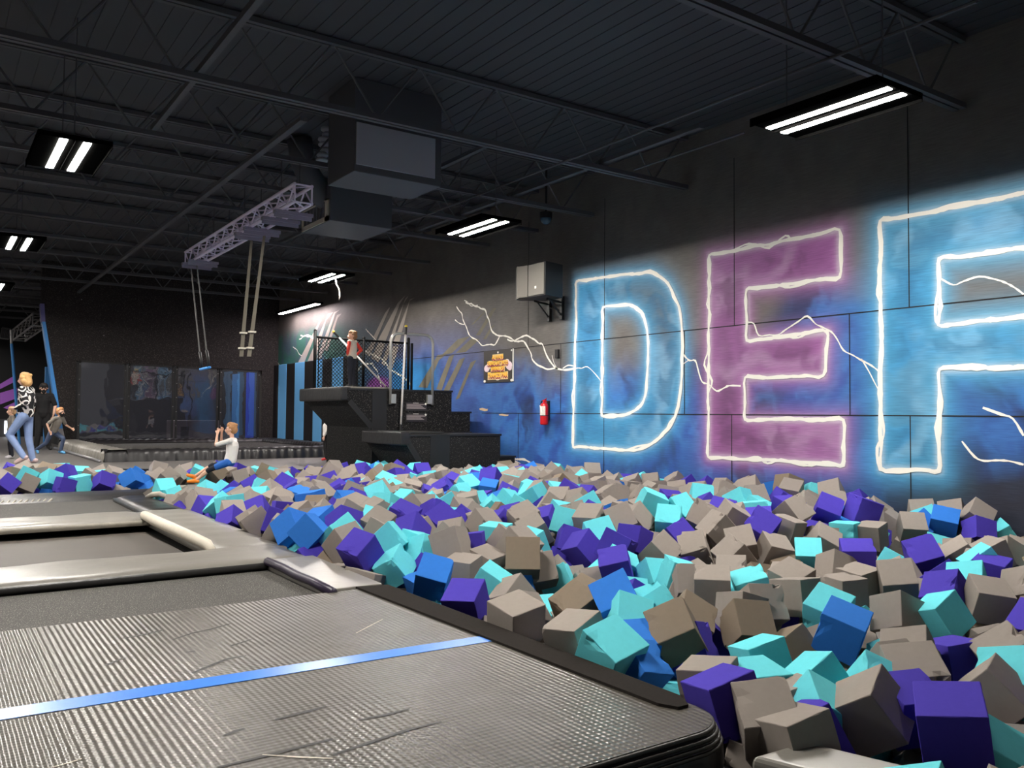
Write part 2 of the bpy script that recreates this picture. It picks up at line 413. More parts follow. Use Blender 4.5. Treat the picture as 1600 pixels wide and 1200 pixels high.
# painted letters (their own skin of paint) with outlines of ragged white strokes
PX = WX - 0.004
def letter(polys, step=0.025):
    P = np.array(polys[0]); y0, z0 = P.min(0); y1, z1 = P.max(0)
    yy = np.arange(y0, y1 + step, step); zz = np.arange(z0, z1 + step, step); k = len(zz)
    cy, cz = np.meshgrid(yy[:-1] + step / 2, zz[:-1] + step / 2, indexing='ij')
    ok = inside(cy.ravel(), cz.ravel(), polys[0])
    for p in polys[1:]: ok &= ~inside(cy.ravel(), cz.ravel(), p)
    ok = ok.reshape(cy.shape)
    fs = [(i * k + j, i * k + j + 1, (i + 1) * k + j + 1, (i + 1) * k + j) for i in range(cy.shape[0]) for j in range(cy.shape[1]) if ok[i, j]]
    used = sorted({q for f in fs for q in f}); ix = {q: n for n, q in enumerate(used)}
    me = bpy.data.meshes.new('painted_letter')
    me.from_pydata([(PX, float(yy[q // k]), float(zz[q % k])) for q in used], [], [tuple(ix[q] for q in f) for f in fs])
    me.materials.append(M['mural']); paint(me)
    return link('painted_letter', me, wall_right)
def wobble(pts, amp, step=0.09, closed=False, seed=0):
    r = random.Random(seed); out = []
    m = len(pts)
    for i in range(m if closed else m - 1):
        a, b = Vector((*pts[i], 0)), Vector((*pts[(i + 1) % m], 0)); L = (b - a).length; k = max(1, int(L / step)); d = (b - a) / max(L, 1e-6); nrm = Vector((-d.y, d.x, 0))
        for q in range(k):
            o = 0 if q == 0 and L > 0.3 else r.gauss(0, amp)
            out.append(a + (b - a) * ((q + (r.uniform(-.25, .25) if q else 0)) / k) + nrm * o)
    if not closed: out.append(Vector((*pts[-1], 0)))
    res = []; n = len(out)                                     # round the kinks a little
    for i in range(n if closed else n - 1):
        p0, p1, p2, p3 = out[(i - 1) % n if closed else max(i - 1, 0)], out[i], out[(i + 1) % n], out[(i + 2) % n if closed else min(i + 2, n - 1)]
        for t in (0, .33, .67): res.append(.5 * ((2 * p1) + (p2 - p0) * t + (2 * p0 - 5 * p1 + 4 * p2 - p3) * t * t + (3 * p1 - p0 - 3 * p2 + p3) * t ** 3))
    if not closed: res.append(out[-1])
    return res
def ribbon(mb, pts, wd, x, seed=0, closed=False, taper=False):
    r = random.Random(seed); n = len(pts); base = len(mb.v)
    for i, p in enumerate(pts):
        a = pts[(i - 1) % n if closed else max(i - 1, 0)]; b = pts[(i + 1) % n if closed else min(i + 1, n - 1)]
        d = (b - a).normalized(); nrm = Vector((-d.y, d.x, 0)); wv = wd * r.uniform(.55, 1.25) * 0.5
        if taper: wv *= max(0.25, 1 - i / n)
        for s in (1, -1):
            q = p + nrm * wv * s; mb.v.append((x, q.x, q.y))
    for i in range(n if closed else n - 1):
        j = (i + 1) % n; mb.face(base + 2 * i, base + 2 * i + 1, base + 2 * j + 1, base + 2 * j)
for k, (polys, lab) in enumerate((((D_OUT, D_IN), 'blue painted letter D with white lightning outline'), ((E_OUT,), 'purple painted letter E with white lightning outline'),
                                  ((F_OUT,), 'blue painted letter F with white lightning outline'))):
    L = letter(polys); L['label'] = lab
    for q, p in enumerate(polys):
        o = MB()
        ribbon(o, wobble(p, .008, .2, True, k * 10 + q), .052, WX - .008, k, True)
        ribbon(o, wobble(p, .026, .21, True, k * 10 + q + 5), .034, WX - .009, k + 3, True)
        o.build('letter_outline', M['white'], L)
# forked lightning
def bolt(pix, wd, seed, taper=False):
    o = MB(); ribbon(o, wobble([W(*p) for p in pix], .012, .12, False, seed), wd, WX - .007, seed, taper=taper)
    o.build('lightning_bolt', M['white'], wall_right)
for k, (pix, wd) in enumerate((
    ([(728, 472), (742, 478), (758, 485), (764, 500), (768, 515), (773, 521), (780, 526), (790, 525), (805, 531), (818, 535), (826, 545), (832, 562), (840, 570), (856, 577), (880, 578), (897, 576)], .035),
    ([(714, 478), (722, 490), (726, 506), (733, 522), (744, 530), (754, 540), (773, 537), (781, 526)], .03),
    ([(712, 498), (717, 505), (726, 507)], .02),
    ([(793, 530), (805, 533), (814, 528), (823, 524), (836, 531), (847, 539), (853, 551), (857, 562), (866, 572), (872, 577)], .034),
    ([(863, 555), (866, 566), (871, 576)], .018), ([(880, 577), (888, 572), (897, 572)], .02), ([(726, 469), (736, 478), (747, 477)], .018),
    ([(897, 576), (918, 574), (930, 584), (940, 596)], .02),
    ([(1068, 553), (1078, 560), (1088, 563), (1093, 580), (1098, 596), (1108, 600), (1120, 610), (1140, 604), (1158, 603)], .028),
    ([(1068, 570), (1076, 563)], .016), ([(1168, 505), (1178, 506), (1186, 524), (1215, 524), (1262, 494), (1285, 508), (1300, 518), (1318, 548), (1345, 562), (1376, 582)], .022),
    ([(1345, 562), (1358, 580), (1377, 615)], .016), ([(1470, 438), (1490, 445), (1530, 433), (1570, 440), (1600, 460)], .022),
    ([(1536, 637), (1566, 645), (1582, 655), (1600, 681)], .03), ([(1505, 688), (1524, 712), (1538, 720), (1600, 726)], .024),
    ([(801, 717), (820, 718), (835, 726), (850, 742), (858, 752)], .04), ([(801, 720), (822, 727), (840, 745), (846, 752)], .03),
    ([(571, 549), (595, 560), (610, 577), (632, 590), (645, 605)], .05), ([(470, 524), (485, 526), (494, 530)], .05), ([(458, 542), (466, 550), (472, 556)], .03),
    ([(468, 530), (480, 523), (492, 527)], .03), ([(429, 553), (434, 565), (437, 571)], .04), ([(572, 514), (580, 523), (590, 534)], .03), ([(556, 580), (570, 569), (582, 568), (590, 580), (596, 605)], .05))):
    bolt(pix, wd, k)
# grey torn slashes
def slash(quads, m):
    o = MB()
    for q in quads: o.poly([(WX - .005, *W(*p)) for p in q])
    o.build('paint_slash', m, wall_right)
M['slash'] = mat('grey_slash_paint', (166, 157, 148), .7, noise=(3, .12)); M['slash_dim'] = mat('dull_slash_paint', (104, 98, 84), .75, noise=(5, .3))
slash([[(466, 566), (476, 566), (500, 505), (503, 500), (499, 502)], [(480, 566), (492, 566), (510, 500), (521, 488), (513, 490)], [(495, 560), (502, 560), (524, 490), (531, 484), (522, 488)], [(507, 548), (512, 548), (528, 497), (534, 490), (527, 492)],
       [(583, 528), (588, 531), (609, 482), (609, 480), (602, 489)], [(590, 533), (602, 535), (625, 475), (634, 461), (622, 473)], [(607, 534), (613, 536), (631, 474), (639, 462), (634, 466)], [(614, 537), (623, 540), (641, 468), (649, 465), (640, 470)],
       [(570, 552), (578, 558), (588, 533), (584, 530)], [(580, 560), (592, 566), (602, 537), (592, 534)], [(596, 568), (602, 572), (612, 538), (607, 537)], [(606, 574), (613, 578), (623, 542), (615, 540)]], M['slash'])
slash([[(736, 508), (741, 506), (757, 489), (758, 486), (752, 492)], [(744, 524), (750, 524), (776, 481), (770, 482)], [(755, 530), (760, 530), (773, 508), (768, 510)],
       [(654, 605), (668, 606), (686, 563), (700, 552), (684, 555)], [(682, 608), (690, 610), (706, 565), (710, 554), (702, 557)], [(693, 611), (701, 613), (722, 570), (727, 558), (718, 562)], [(712, 625), (718, 622), (735, 580), (745, 562), (736, 566)],
       [(690, 555), (706, 552), (735, 525), (716, 530)], [(712, 552), (728, 550), (750, 530), (738, 528)]], M['slash_dim'])
# plywood seams
sm = MB()
def seam(y0, z0, y1, z1, wd=.007):
    d = Vector((y1 - y0, z1 - z0, 0)).normalized(); n = Vector((-d.y, d.x, 0)) * wd
    sm.poly([(WX - .0055, y0 + n.x, z0 + n.y), (WX - .0055, y1 + n.x, z1 + n.y), (WX - .0055, y1 - n.x, z1 - n.y), (WX - .0055, y0 - n.x, z0 - n.y)])
seam(0, 2.52, 17.5, 2.52); seam(0, 1.27, 14.5, 1.27)
for y in (5.38, 7.95, 10.72, 12.9): seam(y, 2.52, y, 4.9)
for y in (6.15, 8.9, 11.9): seam(y, 1.27, y, 2.52)
for y in (5.38, 8.0, 10.72, 13.2): seam(y, -.5, y, 1.27)
sm.build('panel_seam', mat('seam', (30, 28, 30), .9), wall_right)

# ---- end wall with the netted opening, leaning left end
we = MB()
def wall_slab(poly): we.prism([(x, YE, z) for x, z in poly], [(x, YE + .3, z) for x, z in poly])
wall_slab([(3.22, FZ), (3.46, FZ), (3.46, 2.68), (3.46, 4.6), (2.55, 4.6), (2.58, 4.0)])
wall_slab([(3.46, 2.66), (8.78, 2.58), (8.78, 5.45), (2.55, 5.45), (2.55, 4.6), (3.46, 4.6)])
wall_slab([(8.78, FZ), (9.3, FZ), (9.3, 5.45), (8.78, 5.45)])
wall_slab([(3.46, FZ), (8.78, FZ), (8.78, .3), (3.46, .3)])
structure('wall_end', we, M['endcarpet'])
tr = MB(); tr.prism([(3.06, YE - .03, .75), (3.16, YE - .03, .75), (2.66, YE - .03, 3.72), (2.58, YE - .03, 3.72)], [(3.06, YE + .33, .75), (3.16, YE + .33, .75), (2.66, YE + .33, 3.72), (2.58, YE + .33, 3.72)])
structure('trim_2', tr, M['blue_trim'])
tr = MB(); tr.prism([(3.15, YE - .03, FZ), (3.28, YE - .03, FZ), (3.16, YE - .03, .75), (3.06, YE - .03, .75)], [(3.15, YE + .3, FZ), (3.28, YE + .3, FZ), (3.16, YE + .3, .75), (3.06, YE + .3, .75)])
structure('trim_3', tr, mat('grey_trim', (150, 148, 150), .5, noise=(20, .3)))
tr = MB(); tr.prism([(2.56, YE - .03, 3.72), (2.66, YE - .03, 3.72), (2.62, YE - .03, 4.22), (2.52, YE - .03, 4.22)], [(2.56, YE + .3, 3.72), (2.66, YE + .3, 3.72), (2.62, YE + .3, 4.22), (2.52, YE + .3, 4.22)])
structure('trim_4', tr, mat('violet_trim', (98, 94, 150), .5))
# dim room behind the opening
rc = B(3.4, 9.2, 32, 32.2, FZ, 5.4); rc.box(9.2, 9.4, 27, 32.2, FZ, 5.4); rc.box(3.34, 3.45, 27.0, 32.2, FZ, 5.4)
structure('wall_recess', rc, M['black_paint'])
# far wall of the next hall, with painted slashes and a bright door
structure('wall_far', B(-12, 9.4, 39, 39.2, FZ, 5.4), M['black_paint'])
pu = MB()
for q in ([(0, 600), (24, 586), (24, 596), (0, 608)], [(0, 614), (27, 606), (27, 622), (0, 632)], [(5, 637), (28, 626), (28, 640), (14, 640)]):
    pu.poly([tuple(on_y(u, v, 38.98)) for u, v in q])
pu2 = pu.build('wall_slash', M['purple_wall'], bpy.data.objects['wall_far'])
d1, d2 = on_y(7, 655, 38.9), on_y(21, 693, 38.9)
dr = B(d1.x - .9, d2.x, 38.85, 39.0, FZ, d1.z)
door = structure('door_1', dr, mat('door_frame', (60, 60, 62), .5))
B(d1.x, d2.x - .05, 38.82, 38.86, FZ + .12, d1.z - .06).build('door_glass', mat('daylit_glass', (225, 235, 245), .3, emit=3.0), door)
# ================================================================ ceiling lights
def lamp_glow(name, strength, col=(1.0, 0.95, 0.88)):
    m = bpy.data.materials.new(name); m.use_nodes = True; nt = m.node_tree; nt.nodes.clear()
    e = nt.nodes.new('ShaderNodeEmission'); e.inputs[0].default_value = (*col, 1); e.inputs[1].default_value = strength
    o = nt.nodes.new('ShaderNodeOutputMaterial'); nt.links.new(e.outputs[0], o.inputs[0]); return m
M['glow'] = lamp_glow('lamp_glow', LAMP_POWER)
M['glow_pink'] = lamp_glow('strip_glow', LAMP_POWER * 0.24, (1.0, 0.86, 0.88))
M['housing'] = mat('lamp_housing', (8, 8, 8), .9, spec=0.0)
LZ = 4.05
def make_light():
    t = thing('ceiling_light', 'twin strip ceiling light', 'ceiling light', (0, 0, LZ), 'twin strip lights hung in rows')
    h = MB(); W2, L2, D = .345, .66, .028
    h.box(-W2, W2, -L2, L2, LZ + .001, LZ + .05)
    for s in (-1, 1): h.box(s * W2 - .004, s * W2 + .004, -L2, L2, LZ - D, LZ + .05)
    h.box(-.004, .004, -L2, L2, LZ - .016, LZ + .01)
    h.build('housing', M['housing'], t)
    for s in (-1, 1):
        B(s * .11 - .037, s * .11 + .037, -.63, .63, LZ - .006, LZ + .0005).build('light_strip', M['glow'], t)
    for s in (-1, 1):
        MB().tube((0, s * .5, LZ + .05), (0, s * .5, 5.4), .006, 5).build('hanger', M['joist'], t)
    return t
LIGHTS = [(6.77, 4.64, 'twin strip ceiling light nearest the camera, above the letters E and F'), (6.75, 10.7, 'twin strip ceiling light between the grey duct box and the wall speaker'),
          (6.77, 16.6, 'small twin strip ceiling light with a loose cord hanging under it'), (1.2, 10.35, 'twin strip ceiling light at upper left, larger of the two there'),
          (1.2, 16.35, 'twin strip ceiling light at the left edge, the smaller and lower one there')]
HIDDEN = [(1.2, 4.4), (1.2, 22.4), (6.0, 29.3), (-2.5, 30), (-0.5, 36), (-4.5, 10.35), (-4.5, 16.4)]  # unseen row lamps, plus lamps added to brighten recess and far wall
l0 = make_light()
for i, L in enumerate(LIGHTS + HIDDEN):
    t = l0 if i == 0 else copy_tree(l0)
    t.location = (L[0], L[1], LZ if i < 12 else LZ)
    t['label'] = L[2] if len(L) > 2 else 'unseen twin strip ceiling light'
p = [on_z(519, 440, LZ), None]
cord = MB().path([(6.86, 16.35, 4.05), (6.88, 16.32, 3.9), (6.93, 16.3, 3.8), (6.95, 16.3, 3.66), (6.93, 16.3, 3.58)], .012, 6)
tag(cord.build('cord', M['canvas'], smooth=True), 'pale loose cord dangling under the third ceiling light of the wall row', 'cord')
t = thing('strip_light', 'single long pinkish strip light close to the far end of the painted wall', 'ceiling light', (8.85, 23.8, 4.27))
B(8.72, 9.0, 22.25, 25.35, 4.275, 4.33).build('housing', M['housing'], t)
B(8.79, 8.93, 22.3, 25.3, 4.265, 4.2755).build('light_strip', M['glow_pink'], t)
for y in (22.8, 24.8): MB().tube((8.86, y, 4.33), (8.86, y, 5.4), .008, 5).build('hanger', M['joist'], t)
# ================================================================ near court: ribbed mat, trampolines, pads
def ribbed(name, col, rough):
    m = mat(name, col, rough, spec=.6, noise=(2.5, .3)); nt = m.node_tree; b = nt.nodes['Principled BSDF']
    tc = nt.nodes.new('ShaderNodeTexCoord')
    w1 = nt.nodes.new('ShaderNodeTexWave'); w1.wave_type = 'BANDS'; w1.bands_direction = 'X'; w1.inputs['Scale'].default_value = 10.6; w1.inputs['Distortion'].default_value = .25; w1.inputs['Detail'].default_value = 1
    w2 = nt.nodes.new('ShaderNodeTexWave'); w2.wave_type = 'BANDS'; w2.bands_direction = 'Y'; w2.inputs['Scale'].default_value = 11; w2.inputs['Distortion'].default_value = .3
    n = nt.nodes.new('ShaderNodeTexNoise'); n.inputs['Scale'].default_value = 2.2
    for q in (w1, w2, n): nt.links.new(tc.outputs['Object'], q.inputs['Vector'])
    a = nt.nodes.new('ShaderNodeMath'); a.operation = 'MULTIPLY_ADD'; a.inputs[1].default_value = .5
    nt.links.new(w2.outputs[1], a.inputs[0]); nt.links.new(w1.outputs[1], a.inputs[2])
    bp = nt.nodes.new('ShaderNodeBump'); bp.inputs['Strength'].default_value = .6; bp.inputs['Distance'].default_value = .004
    nt.links.new(a.outputs[0], bp.inputs['Height'])
    bp2 = nt.nodes.new('ShaderNodeBump'); bp2.inputs['Strength'].default_value = .35; bp2.inputs['Distance'].default_value = .06
    nt.links.new(n.outputs[0], bp2.inputs['Height']); nt.links.new(bp.outputs[0], bp2.inputs['Normal']); nt.links.new(bp2.outputs[0], b.inputs['Normal'])
    return m
M['ribbed'] = ribbed('ribbed_vinyl', (80, 76, 69), .3)
def rounded(pts, corner, r, n=8):
    """polygon with the vertex number `corner` rounded"""
    out = []
    for i, p in enumerate(pts):
        if i != corner: out.append(p); continue
        a, b = Vector(pts[i - 1]) - Vector(p), Vector(pts[(i + 1) % len(pts)]) - Vector(p); a.normalize(); b.normalize()
        c = Vector(p) + (a + b) * r; s, e = Vector(p) + a * r, Vector(p) + b * r
        for k in range(n + 1):
            t = k / n; q = (s - c) * math.cos(t * math.pi / 2) + (e - c) * math.sin(t * math.pi / 2); out.append(tuple(c + q))
    return out
MY0, MY1, MX1 = 2.36, 5.60, 2.76
t = thing('ribbed_mat', 'large black ribbed vinyl landing mat with a blue tape line, nearest the camera', 'gym mat', (0.5, 4, -.1))
outl = rounded([(-5, MY1), (-5, MY0), (MX1, MY0), (MX1, MY1)], 2, .22)
top = MB().prism([(x, y, -.05) for x, y in outl], [(x, y, 0.0) for x, y in outl])
top.build('mat_top', M['ribbed'], t)
# bulging side below the top, with three lines of piping
sd = MB(); prof = [(0, -.02), (.028, -.05), (.045, -.10), (.05, -.2), (.035, -.32), (.0, -.5)]
side = [(MX1, 4.9)] + rounded([(MX1, 5.6), (MX1, MY0), (-5, MY0)], 1, .22)[1:]
rings = []
for i, p in enumerate(side):
    a, b = Vector(side[max(i - 1, 0)]), Vector(side[min(i + 1, len(side) - 1)]); d = (b - a).normalized(); nv = Vector((-d.y, d.x)); nv = nv if nv.dot(Vector(p) - Vector((0, 4))) > 0 else -nv
    k = len(sd.v)
    for o, z in prof: sd.v.append((p[0] + nv.x * o, p[1] + nv.y * o, z))
    rings.append(k)
for i in range(len(rings) - 1):
    for q in range(len(prof) - 1): sd.face(rings[i] + q, rings[i + 1] + q, rings[i + 1] + q + 1, rings[i] + q + 1)
sd.build('vinyl_side', M['vinyl_black'], t, smooth=True)
pp = MB()
for o, z, r in ((.004, -.012, .010), (.018, -.034, .009), (.028, -.055, .009), (.036, -.076, .009)):
    pts = []
    for i, p in enumerate(side):
        a, b = Vector(side[max(i - 1, 0)]), Vector(side[min(i + 1, len(side) - 1)]); d = (b - a).normalized(); nv = Vector((-d.y, d.x)); nv = nv if nv.dot(Vector(p) - Vector((0, 4))) > 0 else -nv
        pts.append((p[0] + nv.x * o, p[1] + nv.y * o, z))
    pp.path(pts, r, 6)
pp.build('piping', mat('ribbed_piping', (56, 54, 50), .45), t, smooth=True)
es = MB().prism([(x, y, -.01) for x, y in [(2.62, 2.66), (2.66, 2.58), (2.72, 2.58), (2.775, 2.68), (2.775, 5.56), (2.55, 5.62)]], [(x, y, .014) for x, y in [(2.62, 2.66), (2.66, 2.58), (2.72, 2.58), (2.775, 2.68), (2.775, 5.56), (2.55, 5.62)]])
es.build('edge_strip', M['strip'], t)['label'] = 'black fibrous edge strip along the foam pit'
tp = MB().prism([(-5, 4.206, -.002), (2.705, 3.913, -.002), (2.64, 4.038, -.002), (-5, 4.402, -.002)], [(-5, 4.206, .003), (2.705, 3.913, .003), (2.64, 4.038, .003), (-5, 4.402, .003)])
tp.build('tape_line', M['tape'], t)['label'] = 'bright blue tape line'
# dark scuffs and pale scratches on the mat
scm = MB()
def streak(pix, wd, z):
    pts = [Vector((*on_z(u, v, 0).xy, 0)) for u, v in pix]
    n = len(pts); base = len(scm.v)
    for i, p in enumerate(pts):
        d = (pts[min(i + 1, n - 1)] - pts[max(i - 1, 0)]).normalized(); nv = Vector((-d.y, d.x, 0)) * wd * (.3 + .7 * math.sin(math.pi * (i + .5) / n))
        for s in (1, -1): scm.v.append(tuple(p + nv * s + Vector((0, 0, z))))
    for i in range(n - 1): scm.face(base + 2 * i, base + 2 * i + 1, base + 2 * i + 3, base + 2 * i + 2)
for pix in ([(270, 1000), (300, 990), (335, 982), (360, 975)], [(300, 1052), (330, 1040), (355, 1030), (385, 1025)], [(190, 998), (225, 992), (255, 985)], [(290, 1020), (305, 1018)],
            [(520, 1180), (580, 1160), (640, 1140), (690, 1128)], [(340, 1200), (430, 1178), (520, 1155)], [(350, 1150), (368, 1143), (382, 1139)], [(360, 1010), (392, 1000)], [(165, 1040), (195, 1028)], [(430, 1125), (480, 1112), (510, 1104)], [(560, 1125), (600, 1118), (640, 1108)]):
    streak(pix, .011, .0022)
scm.build('scuff_marks', mat('scuff', (34, 32, 31), .5), t)['kind'] = 'stuff'
scm = MB()
for pix in ([(556, 990), (575, 980), (598, 968)], [(410, 1180), (470, 1184), (520, 1186)], [(80, 1200), (110, 1192), (128, 1186)]): streak(pix, .005, .0024)
scm.build('scratch_marks', M['canvas'], t)['kind'] = 'stuff'

def pad(name, label, boxes, m, bev=.025, cat='pad'):
    o = MB()
    for b in boxes: o.box(*b)
    return tag(o.build(name, m, bevel=bev, seg=3, smooth=False), label, cat)
def trampoline(label, loc, bed, bedmat):
    t = thing('trampoline', label, 'trampoline', loc)
    B(*bed).build('jump_bed', bedmat, t)
    x0, x1, y0, y1, z0, z1 = bed
    fr = MB()
    fr.box(x0, x1 + .1, y1 + .02, y1 + .1, z0 - .04, z1); fr.box(x1 + .02, x1 + .1, y0, y1 + .1, z0 - .04, z1)
    fr.build('frame', M['trim_black'], t)
    return t
trampoline('trampoline with speckled black bed just behind the ribbed mat', (0, 6.2, -.1), (-5, 2.36, 5.2, 6.93, -.12, -.055), M['bed'])
trampoline('trampoline with worn brownish bed in the middle of the court', (0, 9, -.1), (-5, 2.10, 7.8, 10.3, -.15, -.12), M['bed_brown'])
trampoline('trampoline with grey bed at the far side of the near court', (0, 12.4, -.1), (-5, 2.3, 11.15, 13.55, -.12, -.05), M['bed'])
# pads between the beds
def soft_pad(name, label, x0, x1, y0, y1, z0, z1, m, wr=.006, seed=0, top=None):
    """a stuffed pad with a gently uneven top"""
    r = random.Random(seed); o = MB(); nx = max(4, int((x1 - x0) / .14)); nyy = max(4, int((y1 - y0) / .1))
    ph = [r.uniform(0, 6) for _ in range(6)]
    def zz(a, b):
        e = min(a, 1 - a) * (x1 - x0); f = min(b, 1 - b) * (y1 - y0); ed = min(1, min(e, f) / .05)
        h = math.sqrt(max(0, 1 - (1 - ed) ** 2))
        return z1 - .03 * (1 - h) + wr * (math.sin(a * (x1 - x0) * 9 + ph[0] + 2 * math.sin(b * 7 + ph[1])) * .5 + .7 * math.sin((b * (y1 - y0)) * 14 + ph[2] + a * (x1 - x0) * 5)) * h
    for i in range(nx + 1):
        for j in range(nyy + 1):
            a, b = i / nx, j / nyy; o.v.append((x0 + a * (x1 - x0), y0 + b * (y1 - y0), zz(a, b)))
    k = nyy + 1
    for i in range(nx):
        for j in range(nyy): o.face(i * k + j, (i + 1) * k + j, (i + 1) * k + j + 1, i * k + j + 1)
    ring = [i * k for i in range(nx + 1)] + [nx * k + j for j in range(1, k)] + [i * k + nyy for i in range(nx - 1, -1, -1)] + [j for j in range(nyy - 1, 0, -1)]
    base = len(o.v); o.cur = 1
    for q in ring: o.v.append((o.v[q][0], o.v[q][1], z0))
    L = len(ring)
    for i in range(L): o.face(ring[i], base + i, base + (i + 1) % L, ring[(i + 1) % L])
    o.face(*[base + i for i in range(L)])
    return tag(o.build(name, [m, top or m], smooth=False), label, 'pad')
for p_ in ():
    pass
def smooth_all(o):
    o.data.polygons.foreach_set('use_smooth', [True] * len(o.data.polygons)); return o
smooth_all(soft_pad('frame_pad', 'long grey vinyl pad between the speckled trampoline and the worn one', -5, 2.74, 6.95, 7.80, -.06, .035, M['vinyl'], .006, 1, M['vinyl_dark']))
sp = tag(MB().prism([(2.36, 5.62, -.06), (2.76, 5.62, -.06), (2.76, 6.96, -.06), (2.36, 6.96, -.06)], [(2.38, 5.62, .015), (2.76, 5.62, .015), (2.76, 6.96, .03), (2.38, 6.96, .03)]).build('frame_pad', M['vinyl'], bevel=.012), 'short grey vinyl pad beside the speckled bed, along the foam pit edge', 'pad')
MB().path([(2.36, 5.58, .0), (2.37, 6.0, .008), (2.365, 6.3, .004), (2.37, 6.6, .012), (2.36, 6.95, .015)], .035, 8).build('rolled_edge', M['vinyl_purple'], sp, smooth=True)['label'] = 'dark purple vinyl edge'
sp = smooth_all(soft_pad('frame_pad', 'grey vinyl pad with a rolled cream canvas edge beside the worn bed', 2.14, 2.76, 7.6, 11.15, -.08, .045, M['vinyl'], .007, 5))
MB().path([(2.12, 7.72, .02), (2.15, 8.0, .035), (2.14, 8.6, .04), (2.11, 9.3, .05), (2.09, 9.9, .055), (2.09, 10.4, .06)], [.035, .05, .055, .058, .058, .05], 10).build('rolled_edge', M['canvas'], sp, smooth=True)['label'] = 'cream canvas rolled edge'
smooth_all(soft_pad('frame_pad', 'grey pad with pale wrinkled front between the worn bed and the far grey bed', -5, 2.16, 10.32, 11.18, -.05, .04, M['vinyl'], .006, 9, M['vinyl_light']))
smooth_all(soft_pad('frame_pad', 'shiny dark vinyl pad at the right end of the far grey bed', 2.24, 2.75, 11.15, 13.3, -.06, .03, M['vinyl_dark'], .004, 12))
# bolster across the far side of the court, running on as a divider into the foam
bl = MB(); k = 15
cross = [(13.62, -.6)] + [(14.16 - .54 * math.cos(math.pi * i / k), -.10 + .13 * math.sin(math.pi * i / k)) for i in range(k + 1)] + [(14.70, -.6)]
xs = [-6, 0, 1, 2, 2.6, 3.2, 3.8, 4.4, 4.62, 4.7]
for i, xx in enumerate(xs):
    s = 1 if xx < 4.5 else (.8 if xx < 4.65 else .45)
    for y, z in cross: bl.v.append((xx, 14.16 + (y - 14.16) * (s if z > -.5 else s), -.12 + (z + .12) * s + .006 * math.sin(xx * 7 + y * 20)))
m_ = len(cross)
for i in range(len(xs) - 1):
    for j in range(m_ - 1): bl.face(i * m_ + j, (i + 1) * m_ + j, (i + 1) * m_ + j + 1, i * m_ + j + 1)
bl.face(*range(m_)); bl.face(*[(len(xs) - 1) * m_ + j for j in range(m_)])
tag(bl.build('bolster', M['vinyl_black'], smooth=True), 'long dark vinyl bolster across the far side of the court, parting the foam', 'bolster')
wf = MB()
for i in range(60):
    xx = -3 + i * .075; wf.tube((xx, 13.66 + .012 * math.sin(i * 2.1), -.10), (xx + .09, 13.74, -.01), .022 + .008 * math.sin(i * 1.3), 6, .012)
wf.build('pleated_front', M['vinyl_light'], bpy.data.objects['bolster'], smooth=True)['label'] = 'pale pleated front'
hp = [on_z(231, 777, .02), on_z(238, 773, .08), on_z(250, 772, .09), on_z(262, 776, .06)]
tag(MB().path(hp, .04, 8).build('vinyl_flap', M['vinyl_light'], smooth=True), 'pale folded vinyl flap where the dark pad meets the bolster', 'flap')
# pad at the lower right corner of the picture
A_, B_, C_ = on_z(1172, 1181, -.06), on_z(1258, 1156, -.05), on_z(1450, 1202, -.06); D_ = A_ + (C_ - B_)
q = [A_, B_, C_, D_]
o = MB().prism([(p.x, p.y, -.45) for p in q], [tuple(p) for p in q])
tag(o.build('corner_pad', M['vinyl'], bevel=.03, seg=4, smooth=False), 'grey vinyl pad corner at the bottom edge beside the rounded mat corner', 'pad')
# ================================================================ trapeze tower
TY0, TY1, TY2 = 13.0, 14.63, 16.8
t = thing('trapeze_tower', 'black speckled carpet trapeze tower with two padded overhanging platforms and steps', 'platform', (7.9, 14.9, -.3))
def yprism(poly, y0, y1): return MB().prism([(x, y0, z) for x, z in poly], [(x, y1, z) for x, z in poly])
yprism([(7.30, -1.5), (8.75, -1.5), (8.75, .87), (6.80, .87), (6.80, .72), (7.30, .06)], TY0, TY1).build('lower_platform', M['carpet'], t)
yprism([(6.92, -1.5), (8.66, -1.5), (8.66, 1.70), (6.42, 1.70), (6.42, 1.48), (6.92, .98)], TY1 + .002, TY2).build('upper_platform', M['carpet'], t)
B(8.752, 9.08, TY0, TY1, -1.5, .46).build('step', M['carpet'], t)
B(8.66, 9.12, TY1 + .002, 15.5, -1.5, .87).build('step', M['carpet'], t)
B(8.662, 9.10, TY1 + .004, 15.2, .87, 1.28).build('step', M['carpet'], t)
